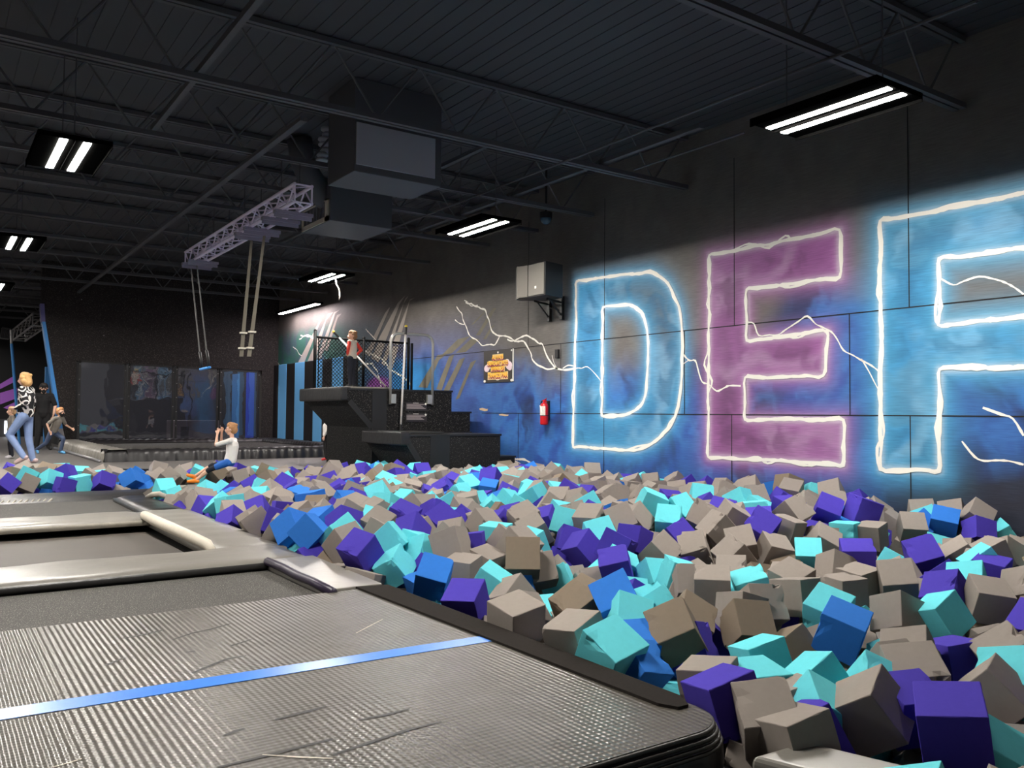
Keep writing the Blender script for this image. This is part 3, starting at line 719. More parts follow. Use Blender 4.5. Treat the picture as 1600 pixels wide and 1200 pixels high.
# smooth black trim boards and dark smooth strips
tm = MB()
tm.box(6.80, 8.77, TY0 - .012, TY1, .85, .885); tm.box(8.75, 9.1, TY0 - .012, TY1, .445, .475)
tm.box(6.42, 8.68, TY1 - .012, TY2, 1.68, 1.715); tm.box(8.66, 9.13, TY1 - .012, 15.3, 1.265, 1.295); tm.box(8.66, 9.14, TY1 - .012, 15.5, .86, .89)
tm.build('edge_trim', M['trim_black'], t)
B(7.27, 7.66, TY0 - .008, TY0 + .01, -.8, .85).build('smooth_panel', M['trim_black'], t); B(6.92, 7.22, TY1 - .008, TY1 + .01, -.3, 1.68).build('smooth_panel', M['trim_black'], t)
def slat(x0, z0, x1, z1, y, wd=.05):
    d = Vector((x1 - x0, z1 - z0)).normalized(); n = Vector((-d.y, d.x)) * wd
    MB().prism([(x0 - n.x, y - .012, z0 - n.y), (x1 - n.x, y - .012, z1 - n.y), (x1 + n.x, y - .012, z1 + n.y), (x0 + n.x, y - .012, z0 + n.y)], [(x0 - n.x, y, z0 - n.y), (x1 - n.x, y, z1 - n.y), (x1 + n.x, y, z1 + n.y), (x0 + n.x, y, z0 + n.y)]).build('slanted_trim', M['trim_black'], t)
slat(6.84, .74, 7.30, .06, TY0); slat(6.46, 1.47, 6.92, .98, TY1)
def tower_pad(x0, x1, y0, y1, z0, z1, seed):
    o = MB().box(x0, x1, y0, y1, z0, z1)
    p = o.build('edge_pad', M['vinyl_black'], t, bevel=.035, seg=3)
    return p
tower_pad(6.68, 6.88, TY0 - .02, TY1 - .06, .70, .935, 1); tower_pad(6.30, 6.50, TY1 + .01, TY2, 1.48, 1.735, 2)
B(6.86, 7.7, TY0 + .25, TY1 - .1, .885, .925).build('top_mat', M['vinyl_dark'], t, bevel=.015); B(6.45, 7.4, TY1 + .15, TY2 - .2, 1.715, 1.75).build('top_mat', M['vinyl'], t, bevel=.015)
# guard rail arch of galvanised pipe on the upper platform's face
t2 = thing('rail_arch', 'galvanised pipe arch bolted to the face of the trapeze tower', 'rail', (7.73, 14.57, 1.5))
ay = TY1 - .05
pts = [(7.27, ay, 1.42), (7.27, ay, 2.62)] + [(7.27 + .16 - .16 * math.cos(a), ay, 2.62 + .17 * math.sin(a)) for a in (.4, .8, 1.2, math.pi / 2)] + [(8.03, ay, 2.79)] + [(8.03 + .16 * math.sin(a), ay, 2.62 + .17 * math.cos(a)) for a in (.4, .8, 1.2, math.pi / 2)] + [(8.19, ay, 1.42)]
MB().path(pts, .026, 10).build('pipe', M['pipe'], t2, smooth=True)
for x in (7.33, 8.12): B(x - .045, x + .06, ay - .02, TY1 - .002, 1.44, 1.62).build('mount_plate', M['pipe'], t2, bevel=.006)
def pole(label, p0, p1, r, group=None):
    p0, p1 = Vector(p0), Vector(p1); d = (p1 - p0); L = d.length; d.normalize()
    t = thing('pole', label, 'pole', p0)
    MB().tube(p0 + d * .14, p1 - d * .18, r, 10).build('shaft', M['white_pole'], t, smooth=True)
    MB().tube(p0, p0 + d * .14, r * 1.15, 10).build('foot_tip', M['trim_black'], t)
    MB().tube(p1 - d * .18, p1 - d * .03, r * 1.25, 10).build('grip', M['trim_black'], t)
    MB().ball(p1 - d * .02, r * 1.5, 10, 6).build('end_cap', M['yellow'], t, smooth=True)
    return t
pole('white pole with yellow tip standing upright against the pipe arch', (7.44, TY1 - .16, .90), (7.57, TY1 - .09, 2.95), .02)
pole('white pole with yellow tip leaning on the fence behind the boy', (8.08, 16.2, 1.72), (6.90, 16.52, 2.95), .018)
# two rule plates
for i, (v, lab) in enumerate(((628.5, 'upper of the two small rule plates on the tower face'), (645.5, 'lower of the two small rule plates on the tower face'))):
    a, b = on_y(634, v, TY1 - .01), on_y(667, v + 11, TY1 - .01)
    s = thing('rule_plate', lab, 'sign', (a.x, TY1 - .005, b.z), 'rule plates on the tower')
    pl = B(a.x, b.x, TY1 - .012, TY1 - .0085, b.z - .03, a.z).build('plate', mat('plate_black', (44, 40, 42), .5), s)
    wdt, h = b.x - a.x, a.z - b.z
    B(a.x + .34 * wdt, a.x + .6 * wdt, TY1 - .0145, TY1 - .012, a.z - .13 * h, a.z - .01).build('heading', M['white'], pl)
    tx = MB()
    for k in range(5): tx.box(a.x + .04 * wdt, a.x + (.93 - .07 * ((k * 3 + i) % 4)) * wdt, TY1 - .0145, TY1 - .012, a.z - (.34 + .15 * k) * h, a.z - (.24 + .15 * k) * h)
    tx.build('text_lines', mat('grey_text', (160, 148, 148), .6), pl)
    MB().ball((b.x - .03, TY1 - .012, a.z - .03), (.022, .006, .022), 10, 6).build('emblem', M['white'], s)
# chain link fence along the back of the upper platform
t = thing('chain_link_fence', 'black chain link fence with three posts along the back of the tower', 'fence', (7.6, 16.7, 1.7))
FY = 16.68
for x, zt in ((6.58, 2.95), (7.67, 2.86), (8.75, 2.90)):
    p = MB().tube((x, FY, 1.70), (x, FY, zt), .034 if x != 7.67 else .03, 10); p.ball((x, FY, zt), .036, 10, 6); p.build('post', M['fence'], t, smooth=True)
MB().tube((6.6, FY, 2.82), (8.74, FY, 2.80), .024, 8).build('top_rail', M['fence'], t, smooth=True)
MB().tube((6.66, FY, 1.78), (6.66, FY, 2.8), .01, 6).build('tension_bar', M['fence'], t); MB().tube((8.68, FY, 1.78), (8.68, FY, 2.8), .01, 6).build('tension_bar', M['fence'], t)
cl = MB(); sp_ = .078; x0, x1, z0, z1 = 6.64, 8.70, 1.76, 2.80
k = -20
while k < 60:
    for sg in (1, -1):
        c0 = x0 + k * sp_ if sg == 1 else x0 + k * sp_
        # line x = c0 + sg*(z - z0)
        pts = []
        za, zb = z0, z1
        xa, xb = c0, c0 + sg * (zb - za)
        lo, hi = 0.0, 1.0
        dx = xb - xa
        for bound, s in ((x0, 1), (x1, -1)):
            if abs(dx) > 1e-9:
                tt = (bound - xa) / dx
                if (dx > 0) == (s == 1): lo = max(lo, tt)
                else: hi = min(hi, tt)
        if hi - lo > .01:
            cl.tube((xa + dx * lo, FY, za + (zb - za) * lo), (xa + dx * hi, FY + .004 * sg, za + (zb - za) * hi), .0075, 4, cap=False)
    k += 1
cl.build('chain_mesh', M['fence'], t)
tag(MB().tube((8.95, 16.9, FZ), (8.95, 16.9, 2.83), .03, 8).build('steel_post', M['fence']), 'dark single post between the fence end and the painted wall', 'post')

# striped wall pads
us = [422.5, 434.7, 447.2, 460, 475, 489, 503, 518, 535.4, 552]
names = ['black', 'blue'] * 5
ords = ['first', 'second', 'third', 'fourth', 'fifth', 'sixth', 'seventh', 'eighth', 'ninth']
for i in range(9):
    c = names[i]; PXX = 9.16
    ya, yb = on_x(us[i], 600, PXX).y, on_x(us[i + 1], 600, PXX).y
    where = 'left of the tower' if i < 5 else 'seen through the fence'
    o = B(PXX, WX - .002, yb + .004, ya - .004, FZ, 2.76).build('wall_pad', M['pad_' + c], bevel=.02)
    tag(o, f'tall {c} wall pad, {ords[i]} stripe from the far left, {where}', 'wall pad', 'striped pads at the far end of the painted wall')
# ================================================================ hall fittings
# --- far enclosure: big trampoline, clear vinyl curtains
t = thing('trampoline', 'large low trampoline with pleated dark skirt in front of the clear curtains', 'trampoline', (6, 22.5, FZ))
X0, X1, Y0, Y1, ZT_ = 3.02, 8.95, 19.0, 26.2, .45
B(X0 + .4, X1 - .4, Y0 + .4, Y1 - .4, .33, .345).build('jump_bed', M['bed'], t)
def skirt(p0, p1, inward, name):
    o = MB(); p0, p1 = Vector(p0), Vector(p1); d = p1 - p0; L = d.length; n = int(L / .04); inw = Vector(inward)
    rows = [(-.03, FZ), (.0, .36), (.05, ZT_), (.42, ZT_ + .0), (.46, .36)]
    for i in range(n + 1):
        p = p0 + d * (i / n); s = .016 * math.sin(i * 1.25) + .01 * math.sin(i * .53 + 1)
        for k, (a, z) in enumerate(rows):
            q = p + inw * (a + (s if k < 3 else 0)); o.v.append((q.x, q.y, z + (s * .6 if k in (2, 3) else 0)))
    m_ = len(rows)
    for i in range(n):
        for j in range(m_ - 1): o.face(i * m_ + j, (i + 1) * m_ + j, (i + 1) * m_ + j + 1, i * m_ + j + 1)
    return o.build(name, M['vinyl_black'], t, smooth=True)
skirt((X0, Y0, 0), (X1, Y0, 0), (0, 1, 0), 'frame_skirt')
s = skirt((X0, Y0, 0), (X0, Y1, 0), (1, 0, 0), 'frame_skirt'); s.data.materials.clear(); s.data.materials.append(M['vinyl'])
skirt((X1, Y0, 0), (X1, Y1, 0), (-1, 0, 0), 'frame_skirt'); skirt((X0, Y1, 0), (X1, Y1, 0), (0, -1, 0), 'frame_skirt')
MB().tube((X0 - .1, Y0 - .1, FZ + .03), (X0 - .1, Y1, FZ + .03), .035, 8).build('floor_edging', M['steel'], t, smooth=True)
def clear_mat():
    m = bpy.data.materials.new('clear_vinyl'); m.use_nodes = True; nt = m.node_tree; nt.nodes.clear()
    tr = nt.nodes.new('ShaderNodeBsdfTransparent'); tr.inputs[0].default_value = (.62, .64, .70, 1)
    gl = nt.nodes.new('ShaderNodeBsdfGlossy'); gl.inputs['Roughness'].default_value = .025; gl.inputs[0].default_value = (.9, .93, 1, 1)
    df = nt.nodes.new('ShaderNodeBsdfDiffuse'); df.inputs[0].default_value = (.055, .055, .07, 1)
    m1 = nt.nodes.new('ShaderNodeMixShader'); m1.inputs[0].default_value = .45; nt.links.new(tr.outputs[0], m1.inputs[1]); nt.links.new(df.outputs[0], m1.inputs[2])
    m2 = nt.nodes.new('ShaderNodeMixShader'); m2.inputs[0].default_value = .15
    n = nt.nodes.new('ShaderNodeTexNoise'); n.inputs['Scale'].default_value = 1.4
    tc = nt.nodes.new('ShaderNodeTexCoord'); nt.links.new(tc.outputs['Object'], n.inputs['Vector'])
    bp = nt.nodes.new('ShaderNodeBump'); bp.inputs['Strength'].default_value = .12; bp.inputs['Distance'].default_value = .05; nt.links.new(n.outputs[0], bp.inputs['Height']); nt.links.new(bp.outputs[0], gl.inputs['Normal'])
    nt.links.new(m1.outputs[0], m2.inputs[1]); nt.links.new(gl.outputs[0], m2.inputs[2])
    o = nt.nodes.new('ShaderNodeOutputMaterial'); nt.links.new(m2.outputs[0], o.inputs[0]); return m
M['clear'] = clear_mat()
px = [3.50, 4.80, 6.13, 7.44, 8.72]; pz = [2.68, 2.645, 2.62, 2.58, 2.55]
nm = ['first clear curtain panel from the left, beside the leaning carpet wall', 'second clear curtain panel from the left', 'third clear curtain panel, in front of the grey block', 'fourth clear curtain panel, in front of the royal blue stripes']
for i in range(4):
    c = thing('curtain_panel', nm[i], 'curtain', (px[i], YE - .05, .28), 'clear vinyl curtain panels')
    x0, x1 = px[i] + .03, px[i + 1] - .05; yy = YE - .06
    p = MB(); p.poly([(x0, yy, .28), (x1, yy, .28), (x1, yy, pz[i + 1]), (x0, yy, pz[i])]); p.build('clear_sheet', M['clear'], c)
    fr = MB(); fr.box(x0 - .02, x0 + .045, yy - .012, yy + .012, .27, pz[i]); fr.box(x1 - .045, x1 + .02, yy - .012, yy + .012, .27, pz[i + 1])
    fr.prism([(x0, yy - .012, pz[i] - .05), (x1, yy - .012, pz[i + 1] - .05), (x1, yy + .012, pz[i + 1] - .05), (x0, yy + .012, pz[i] - .05)], [(x0, yy - .012, pz[i]), (x1, yy - .012, pz[i + 1]), (x1, yy + .012, pz[i + 1]), (x0, yy + .012, pz[i])])
    bo = fr.build('border', M['trim_black'], c)
    sn = MB()
    for k in range(6): sn.ball((x0 + .01, yy - .014, .4 + k * (pz[i] - .5) / 5), .014, 6, 4)
    for k in range(3 if i else 5): sn.ball((x1 - .01 - (k > 2) * (k - 2) * .6, yy - .014, 1.4 if k == 1 else .45 + k * .99), .014, 6, 4)
    sn.build('snap', M['steel'], bo)
bl = thing('foam_block', 'grey block with a dark slot, seen behind the third clear curtain', 'block', (6.9, 28, FZ))
B(6.25, 7.75, 27.6, 28.2, FZ, .98).build('body', M['grey_block'], bl, bevel=.03); B(6.55, 6.78, 27.58, 27.61, .3, .78).build('slot', M['trim_black'], bl)
for i, (u0, u1, c, lab) in enumerate(((356, 362, 'black', 'black pad left of the two royal blue stripes behind the clear curtain'), (362, 374, 'royal2', 'mid blue pad stripe behind the clear curtain'), (374, 384, 'black', 'black pad between the two blue stripes behind the clear curtain'),
                                     (384, 397, 'royal', 'vivid royal blue pad stripe behind the clear curtain'), (397, 402, 'black', 'black pad right of the vivid blue stripe behind the curtain'))):
    ya, yb = on_x(u0, 620, 8.95).y, on_x(u1, 620, 8.95).y
    m = {'black': M['pad_black'], 'royal': M['pad_royal'], 'royal2': M['blue_trim']}[c]
    tag(B(8.95, 9.15, max(yb, 27.02), ya, FZ, 2.6).build('wall_pad', m, bevel=.02), lab, 'wall pad', 'pads behind the clear curtain')
# --- items of the far left room
a, b = on_y(71, 573, 30), on_y(77, 619, 30)
tag(B(a.x, b.x, 30, 30.15, FZ, a.z).build('wall_pad', M['blue_trim'], bevel=.01), 'bright blue upright pad behind the staff member, left of the leaning wall', 'wall pad')
p0, p1, p2 = on_y(17.5, 515, 30), on_y(18, 537, 30), on_y(24, 580, 30)
tb = thing('slim_post', 'slim bent post, grey above and blue below, over the blond person', 'post', (p2.x, 30, FZ))
MB().tube(p0, p1, .035, 6).build('upper_part', M['steel'], tb); q = p2 + (p2 - p1) * 1.35; q.z = FZ; MB().tube(p1, q, .04, 6).build('lower_part', M['blue_trim'], tb)
def lattice(o, P, Q, s, r, n):
    """square lattice girder from P to Q"""
    P, Q = Vector(P), Vector(Q); d = (Q - P).normalized(); a = Vector((0, 0, 1)); a = (a - d * a.dot(d)).normalized(); b = d.cross(a)
    c = [(a * i + b * j) * s / 2 for i, j in ((1, 1), (1, -1), (-1, -1), (-1, 1))]
    for k in c: o.tube(P + k, Q + k, r, 8)
    for f in range(4):
        u, v = c[f], c[(f + 1) % 4]
        for i in range(n):
            A, Bq = P + (Q - P) * (i / n), P + (Q - P) * ((i + 1) / n)
            if i % 2 == 0: o.tube(A + u, Bq + v, r * .5, 5)
            else: o.tube(A + v, Bq + u, r * .5, 5)
        for e in (P, Q): o.tube(e + u, e + v, r * .55, 5)
    return o
for k, (A, Bq, lab) in enumerate(((on_y(30, 524, 31), on_y(62, 500, 27.6), 'grey lattice girder high up left of the leaning wall'), (on_y(2, 520, 34), on_y(15, 522, 34), 'dim lattice girder at the left edge beside the slim post'))):
    g = lattice(MB(), A, Bq, .34, .03, 10)
    tag(g.build('lattice_girder', M['steel'] if k == 0 else M['joist']), lab, 'girder')
# railings of the far room: short crossing bars
# --- trapeze rig
tr = thing('lighting_truss', 'violet lit grey box truss hung under the ceiling for the trapeze', 'truss', (3.95, 13.3, 4.2))
lo = lattice(MB(), (3.95, 10.5, 4.09), (3.97, 16.2, 4.08), .23, .024, 22); lo.build('lattice', M['alu'], tr, smooth=False)
for y in (15.55, 15.95, 12.3, 12.75, 11.0, 11.5):
    hp = MB()
    hp.box(3.74, 4.27, y - .05, y + .05, 3.91, 3.955)
    hp.box(3.74, 4.26, y - .012, y + .012, 3.86, 3.955)
    hp.build('hanger_plate', M['plate'], tr)
for y in (11.0, 12.6, 14.25, 15.9):
    for x in (3.83, 4.08): MB().tube((x, y, 4.2), (x, y, 4.66), .008, 5).build('suspension_cable', M['joist'], tr)
tz = thing('trapeze', 'trapeze with blue bar hanging on two thin ropes from the far truss end', 'trapeze', (3.8, 14.6, 1.95))
e1, e2 = on_x(312.5, 577, 3.9), on_x(329, 573.5, 3.9)
t1, t2 = Vector((3.9, 15.95, 3.86)), Vector((3.9, 15.55, 3.86))
e1 = on_y(313, 577, 15.75); e2 = on_y(328, 574, 15.35)
for e, tt in ((e1, t1), (e2, t2)):
    inb = e1 + (e2 - e1) * (.12 if e is e1 else .85)
    tt = Vector((tt.x, tt.y, 3.87))
    mid = tt + (inb - tt) * .83
    MB().tube(tt, mid, .012, 6).build('rope', M['rope'], tz); MB().path([mid, mid + (inb - mid) * .5 + Vector((.015, .01, 0)), inb], .024, 8).build('rope_grip', M['trim_black'], tz, smooth=True)
MB().tube(e1, e2, .024, 10).build('bar', M['blue_trim'], tz, smooth=True)
for k, (uv0, uv1, yy, lab) in enumerate((((393, 377), (377, 557), 12.75, 'left one of two pale webbing straps hanging from the truss'), ((413, 372), (389, 557), 12.3, 'right one of two pale webbing straps hanging from the truss'))):
    a = Vector((on_y(*uv0, yy).x, yy, 3.87)); b = on_y(*uv1, yy)
    s = thing('webbing_strap', lab, 'strap', b, 'straps under the truss')
    d = (b - a).normalized(); sd = Vector((.82, -.57, 0)) * .02
    MB().prism([tuple(a - sd), tuple(a + sd), tuple(a + sd * .9 + Vector((.004, .006, 0))), tuple(a - sd * .9 + Vector((.004, .006, 0)))], [tuple(b - sd * 1.5), tuple(b + sd * 1.5), tuple(b + sd * 1.5 + Vector((.004, .006, 0))), tuple(b - sd * 1.5 + Vector((.004, .006, 0)))]).build('webbing', M['strap'], s)
    for f in (.8, .93):
        q = a + (b - a) * f; MB().box(q.x - .05, q.x + .05, q.y - .035, q.y + .03, q.z - .012, q.z + .012).build('buckle', M['canvas'], s)
# --- duct unit
h = thing('duct_unit', 'dark hanging air duct box with a lighter grey panel on its side', 'air duct', (4.9, 10.1, 4.25))
B(4.28, 5.52, 9.66, 10.5, 4.25, 5.44).build('body', M['hvac'], h, bevel=.01)
B(4.30, 5.42, 9.64, 9.662, 4.34, 4.87).build('side_panel', M['hvac_panel'], h, bevel=.005)
h2 = thing('duct_plenum', 'dark duct end with a cream framed air register below the duct box', 'air duct', (5.4, 12.5, 4.15))
B(4.92, 5.95, 11.95, 13.1, 4.15, 4.72).build('body', M['hvac'], h2, bevel=.01)
rg = MB(); xx = 4.9; ya, yb, za, zb = 12.0, 13.08, 4.16, 4.49
rg.box(xx, xx + .03, ya, yb, za, za + .07); rg.box(xx, xx + .03, ya, yb, zb - .02, zb); rg.box(xx, xx + .03, ya, ya + .12, za, zb); rg.box(xx, xx + .03, yb - .05, yb, za, zb)
rgo = rg.build('register_frame', M['register'], h2)
lv = MB()
for k in range(6): lv.box(xx + .01, xx + .025, ya + .18 + k * .14, ya + .2 + k * .14, za + .07, zb - .02)
lv.build('louvre', M['steel'], rgo)
MB().path([(4.55, 12.3, 5.4), (4.6, 12.3, 5.1), (4.72, 12.3, 4.85), (4.9, 12.3, 4.62), (5.1, 12.3, 4.5)], .19, 14).build('flex_pipe', M['hvac'], h2, smooth=True)
fx = MB()
for k in range(7): fx.ball((4.62 + .03 * math.sin(k * 2), 11.4 + .02 * k, 5.32 - k * .07), (.09, .09, .045), 10, 6)
fx.build('foil_duct', M['hvac_panel'], h2, smooth=True)
# cable bits near the ceiling
tag(MB().path([on_y(338, 168, 10.9), on_y(345, 178, 10.9), on_y(358, 195, 10.9), on_y(374, 218, 10.98)], .02, 6).build('cable_tray', M['joist']), 'short slanting dark bracket under the ceiling left of the duct box', 'bracket')
# --- wall speaker on its bracket
s = thing('wall_speaker', 'pale grey wedge loudspeaker on a black bracket high on the painted wall', 'loudspeaker', (8.8, 11.7, 3.26))
foot = [(8.50, 11.31), (8.50, 11.80), (8.44, 12.02), (8.50, 12.16), (8.62, 12.2), (8.98, 11.95), (8.98, 11.45)]
MB().prism([(x, y, 3.262) for x, y in foot], [(x, y, 3.84) for x, y in foot]).build('cabinet', mat('speaker_black', (34, 33, 34), .5), s, bevel=.01)
gr = MB().prism([(8.485, 11.34, 3.285), (8.485, 11.785, 3.285), (8.499, 11.785, 3.285), (8.499, 11.34, 3.285)], [(8.485, 11.34, 3.825), (8.485, 11.785, 3.825), (8.499, 11.785, 3.825), (8.499, 11.34, 3.825)])
gr.build('grille', M['speaker'], s, bevel=.004)
gr = MB().prism([(8.482, 11.805, 3.28), (8.425, 12.02, 3.28), (8.445, 12.02, 3.28), (8.50, 11.81, 3.28)], [(8.482, 11.805, 3.825), (8.425, 12.02, 3.825), (8.445, 12.02, 3.825), (8.50, 11.81, 3.825)])
gr.prism([(8.422, 12.03, 3.27), (8.49, 12.165, 3.27), (8.51, 12.155, 3.27), (8.44, 12.02, 3.27)], [(8.422, 12.03, 3.83), (8.49, 12.165, 3.83), (8.51, 12.155, 3.83), (8.44, 12.02, 3.83)])
gr.build('side_horn', M['speaker'], s)
B(8.478, 8.486, 11.55, 11.59, 3.40, 3.44).build('badge', M['white'], s)
bk = MB()
for y in (11.84, 12.21): bk.box(9.24, 9.299, y - .035, y + .035, 2.94, 3.36)
for y in (11.84, 12.21):
    bk.tube((9.25, y, 3.25), (8.75, y - .25, 3.245), .018, 6); bk.tube((9.25, y, 3.02), (8.85, y - .2, 3.24), .014, 6)
bk.tube((9.25, 11.84, 3.1), (9.25, 12.21, 3.2), .012, 6)
bk.build('bracket', M['trim_black'], s)
# --- sign
def text_mesh(body, size, mname, m, origin, parent, extrude=.001, right=(0, -1, 0), align='CENTER'):
    c = bpy.data.curves.new('lettering', 'FONT'); c.body = body; c.size = size; c.extrude = extrude; c.offset = .005; c.align_x = align; c.space_character = .95
    o = bpy.data.objects.new('lettering', c); COL.objects.link(o)
    dg = bpy.context.evaluated_depsgraph_get(); me = bpy.data.meshes.new_from_object(o.evaluated_get(dg)); bpy.data.objects.remove(o)
    r = Vector(right); up = Vector((0, 0, 1)); nn = r.cross(up)
    mm = Matrix(((r.x, up.x, nn.x, origin[0]), (r.y, up.y, nn.y, origin[1]), (r.z, up.z, nn.z, origin[2]), (0, 0, 0, 1)))
    me.transform(mm); me.materials.clear(); me.materials.append(m)
    return link(mname, me, parent)
s = thing('wall_sign', 'square black warning sign with yellow lettering on the painted wall', 'sign', (9.29, 13.9, 1.88))
SX = 9.282; sy0, sy1, sz0, sz1 = 13.38, 14.42, 1.88, 2.52
B(SX, 9.299, sy0, sy1, sz0, sz1).build('board', mat('sign_black', (52, 46, 44), .5), s)
ed = MB(); ed.box(SX - .004, 9.298, sy0 - .012, sy0 + .01, sz0 + .01, sz1); ed.build('bright_edge', M['white'], s)
cor = MB()
for y in (sy0 + .04, sy1 - .04):
    for z in (sz0 + .03,): cor.ball((SX, y, z), (.006, .045, .028), 8, 5)
cor.ball((SX, sy0 + .05, sz1 - .03), (.006, .025, .018), 8, 5)
cor.build('corner_screw', M['white'], s)
M['sign_yellow'] = mat('sign_yellow', (252, 196, 60), .5); M['sign_red'] = mat('sign_red', (160, 36, 60), .5); M['sign_pale'] = mat('sign_pale', (238, 206, 150), .5); M['sign_pink'] = mat('sign_pink', (240, 214, 222), .5)
cyy = (sy0 + sy1) / 2
cl = MB()
for y, z, r in ((sy1 - .12, 2.17, .10), (sy1 - .2, 2.22, .09), (sy0 + .13, 2.2, .11), (sy0 + .2, 2.26, .09), (sy0 + .1, 2.15, .07)): cl.ball((SX - .002, y, z), (.004, r, r * .75), 12, 6)
cl.build('cloud', M['sign_pink'], s)
for k, (tx, sz, z, hw) in enumerate((('ALWAYS', .105, 2.35, .19), ('DISMOUNT INTO', .098, 2.235, .33), ('SWING OF', .098, 2.125, .25), ('TRAPEZE BAR', .118, 1.99, .36))):
    B(SX - .006, SX - .001, cyy - hw, cyy + hw, z - .055, z + sz * .85).build('plaque', M['sign_pale'], s)
    text_mesh(tx, sz, 'lettering_shadow', M['sign_red'], (SX - .0075, cyy - .004, z - .035), s)
    text_mesh(tx, sz, 'lettering', M['sign_yellow'], (SX - .0095, cyy, z), s)
MB().ball((SX - .002, cyy, 1.935), (.003, .07, .016), 10, 5).build('logo_mark', M['white'], s); B(SX - .004, SX, cyy - .02, cyy + .02, 2.455, 2.49).build('logo_mark', M['white'], s)
# --- small things on the wall
tag(B(9.25, 9.299, 11.93, 12.02, 2.26, 2.42).build('wall_box', M['trim_black'], bevel=.006), 'tiny black box on the painted wall left of the letter D', 'box')
for k, (u, v, a, b) in enumerate(((756, 640, .16, .035), (787.5, 648.5, .17, .022))):
    y, z = W(u, v); q = MB(); q.poly([(WX - .006, y + a * c, z + b * d) for c, d in ((1, .6), (.3, 1), (-.6, .4), (-1, .5), (-.9, -.7), (-.2, -.9), (.4, -.5), (.9, -.3))])
    q.build('bare_patch', M['wood'], wall_right)
c = on_z(853, 336, 4.62); d = thing('dome_camera', 'small bluish dome camera under the ceiling above the wall speaker', 'camera', c)
MB().tube((c.x, c.y, 5.43), (c.x, c.y, 4.66), .02, 8).tube((c.x, c.y, 4.66), (c.x, c.y, 4.56), .11, 14).build('base', M['trim_black'], d); MB().ball((c.x, c.y, 4.55), .095, 14, 8).build('dome', M['cam_dome'], d, smooth=True)
# --- fire extinguisher
e = thing('fire_extinguisher', 'red fire extinguisher with white label hung on the blue wall', 'fire extinguisher', (9.18, 12.24, 1.06))
ex, ey = 9.19, 12.24
bd = MB(); prof = [(0, 1.06), (.066, 1.065), (.075, 1.09), (.075, 1.40), (.066, 1.44), (.035, 1.465), (.022, 1.47), (.022, 1.49), (0, 1.49)]
for r, z in prof:
    for k in range(16): bd.v.append((ex + r * math.cos(k * math.pi / 8), ey + r * math.sin(k * math.pi / 8), z))
for i in range(len(prof) - 1):
    for k in range(16): j = (k + 1) % 16; bd.face(i * 16 + k, i * 16 + j, (i + 1) * 16 + j, (i + 1) * 16 + k)
bd.build('cylinder_body', M['red'], e, smooth=True)
lb = MB()
for k in range(9):
    a = math.pi * (.62 + k * .095)
    for z in (1.235, 1.40): lb.v.append((ex + .0765 * math.cos(a), ey + .0765 * math.sin(a), z))
for k in range(8): lb.face(2 * k, 2 * k + 1, 2 * k + 3, 2 * k + 2)
lb.build('paper_label', M['label'], e)
MB().tube((ex, ey, 1.225), (ex, ey, 1.237), .079, 16).build('strap_band', M['trim_black'], e)
hd = MB(); hd.box(ex - .02, ex + .02, ey - .03, ey + .03, 1.485, 1.515); hd.tube((ex, ey, 1.50), (ex - .03, ey - .11, 1.475), .011, 6); hd.tube((ex, ey, 1.51), (ex - .03, ey - .10, 1.535), .010, 6)
hd.build('valve_handle', M['red'], e)
MB().path([(ex, ey + .03, 1.5), (ex, ey + .085, 1.49), (ex - .01, ey + .1, 1.42), (ex - .01, ey + .095, 1.3), (ex - .01, ey + .09, 1.22)], .012, 8).build('hose', M['trim_black'], e, smooth=True)
B(9.262, 9.299, ey - .03, ey + .03, 1.15, 1.5).build('wall_hook', M['trim_black'], e)
tg = MB(); tg.prism([(ex - .088, ey + .02, 1.42), (ex - .088, ey - .05, 1.38), (ex - .084, ey - .07, 1.27), (ex - .084, ey - .01, 1.30)], [(ex - .092, ey + .02, 1.42), (ex - .092, ey - .05, 1.38), (ex - .088, ey - .07, 1.27), (ex - .088, ey - .01, 1.30)])
tg.build('inspection_tag', M['white'], bpy.data.objects['valve_handle'])
# ================================================================ people
def bake_remesh(mb, name, m, parent, voxel, smooth_it=4):
    me = mb.mesh(name + '_raw', m); o = bpy.data.objects.new('tmp', me); COL.objects.link(o)
    r = o.modifiers.new('r', 'REMESH'); r.mode = 'VOXEL'; r.voxel_size = voxel; r.use_smooth_shade = True
    s = o.modifiers.new('s', 'SMOOTH'); s.iterations = smooth_it; s.factor = .5
    dg = bpy.context.evaluated_depsgraph_get(); res = bpy.data.meshes.new_from_object(o.evaluated_get(dg))
    bpy.data.objects.remove(o); bpy.data.meshes.remove(me)
    res.name = name; res.materials.clear(); res.materials.append(m); res.polygons.foreach_set('use_smooth', [True] * len(res.polygons))
    return link(name, res, parent)
BASE = dict(pelvis=(0, 0, .93), waist=(0, 0, 1.08), chest=(0, 0, 1.27), neck=(0, 0, 1.44), head=(0, .02, 1.585))
for sg, s in ((-1, 'L'), (1, 'R')):
    BASE.update({'sh' + s: (sg * .17, 0, 1.395), 'el' + s: (sg * .225, -.02, 1.13), 'wr' + s: (sg * .23, .05, .89), 'fg' + s: (sg * .23, .07, .80),
                 'hip' + s: (sg * .085, 0, .90), 'kn' + s: (sg * .095, .03, .49), 'an' + s: (sg * .10, -.02, .085), 'toe' + s: (sg * .115, .13, .03)})
SKIN = (226, 178, 152)
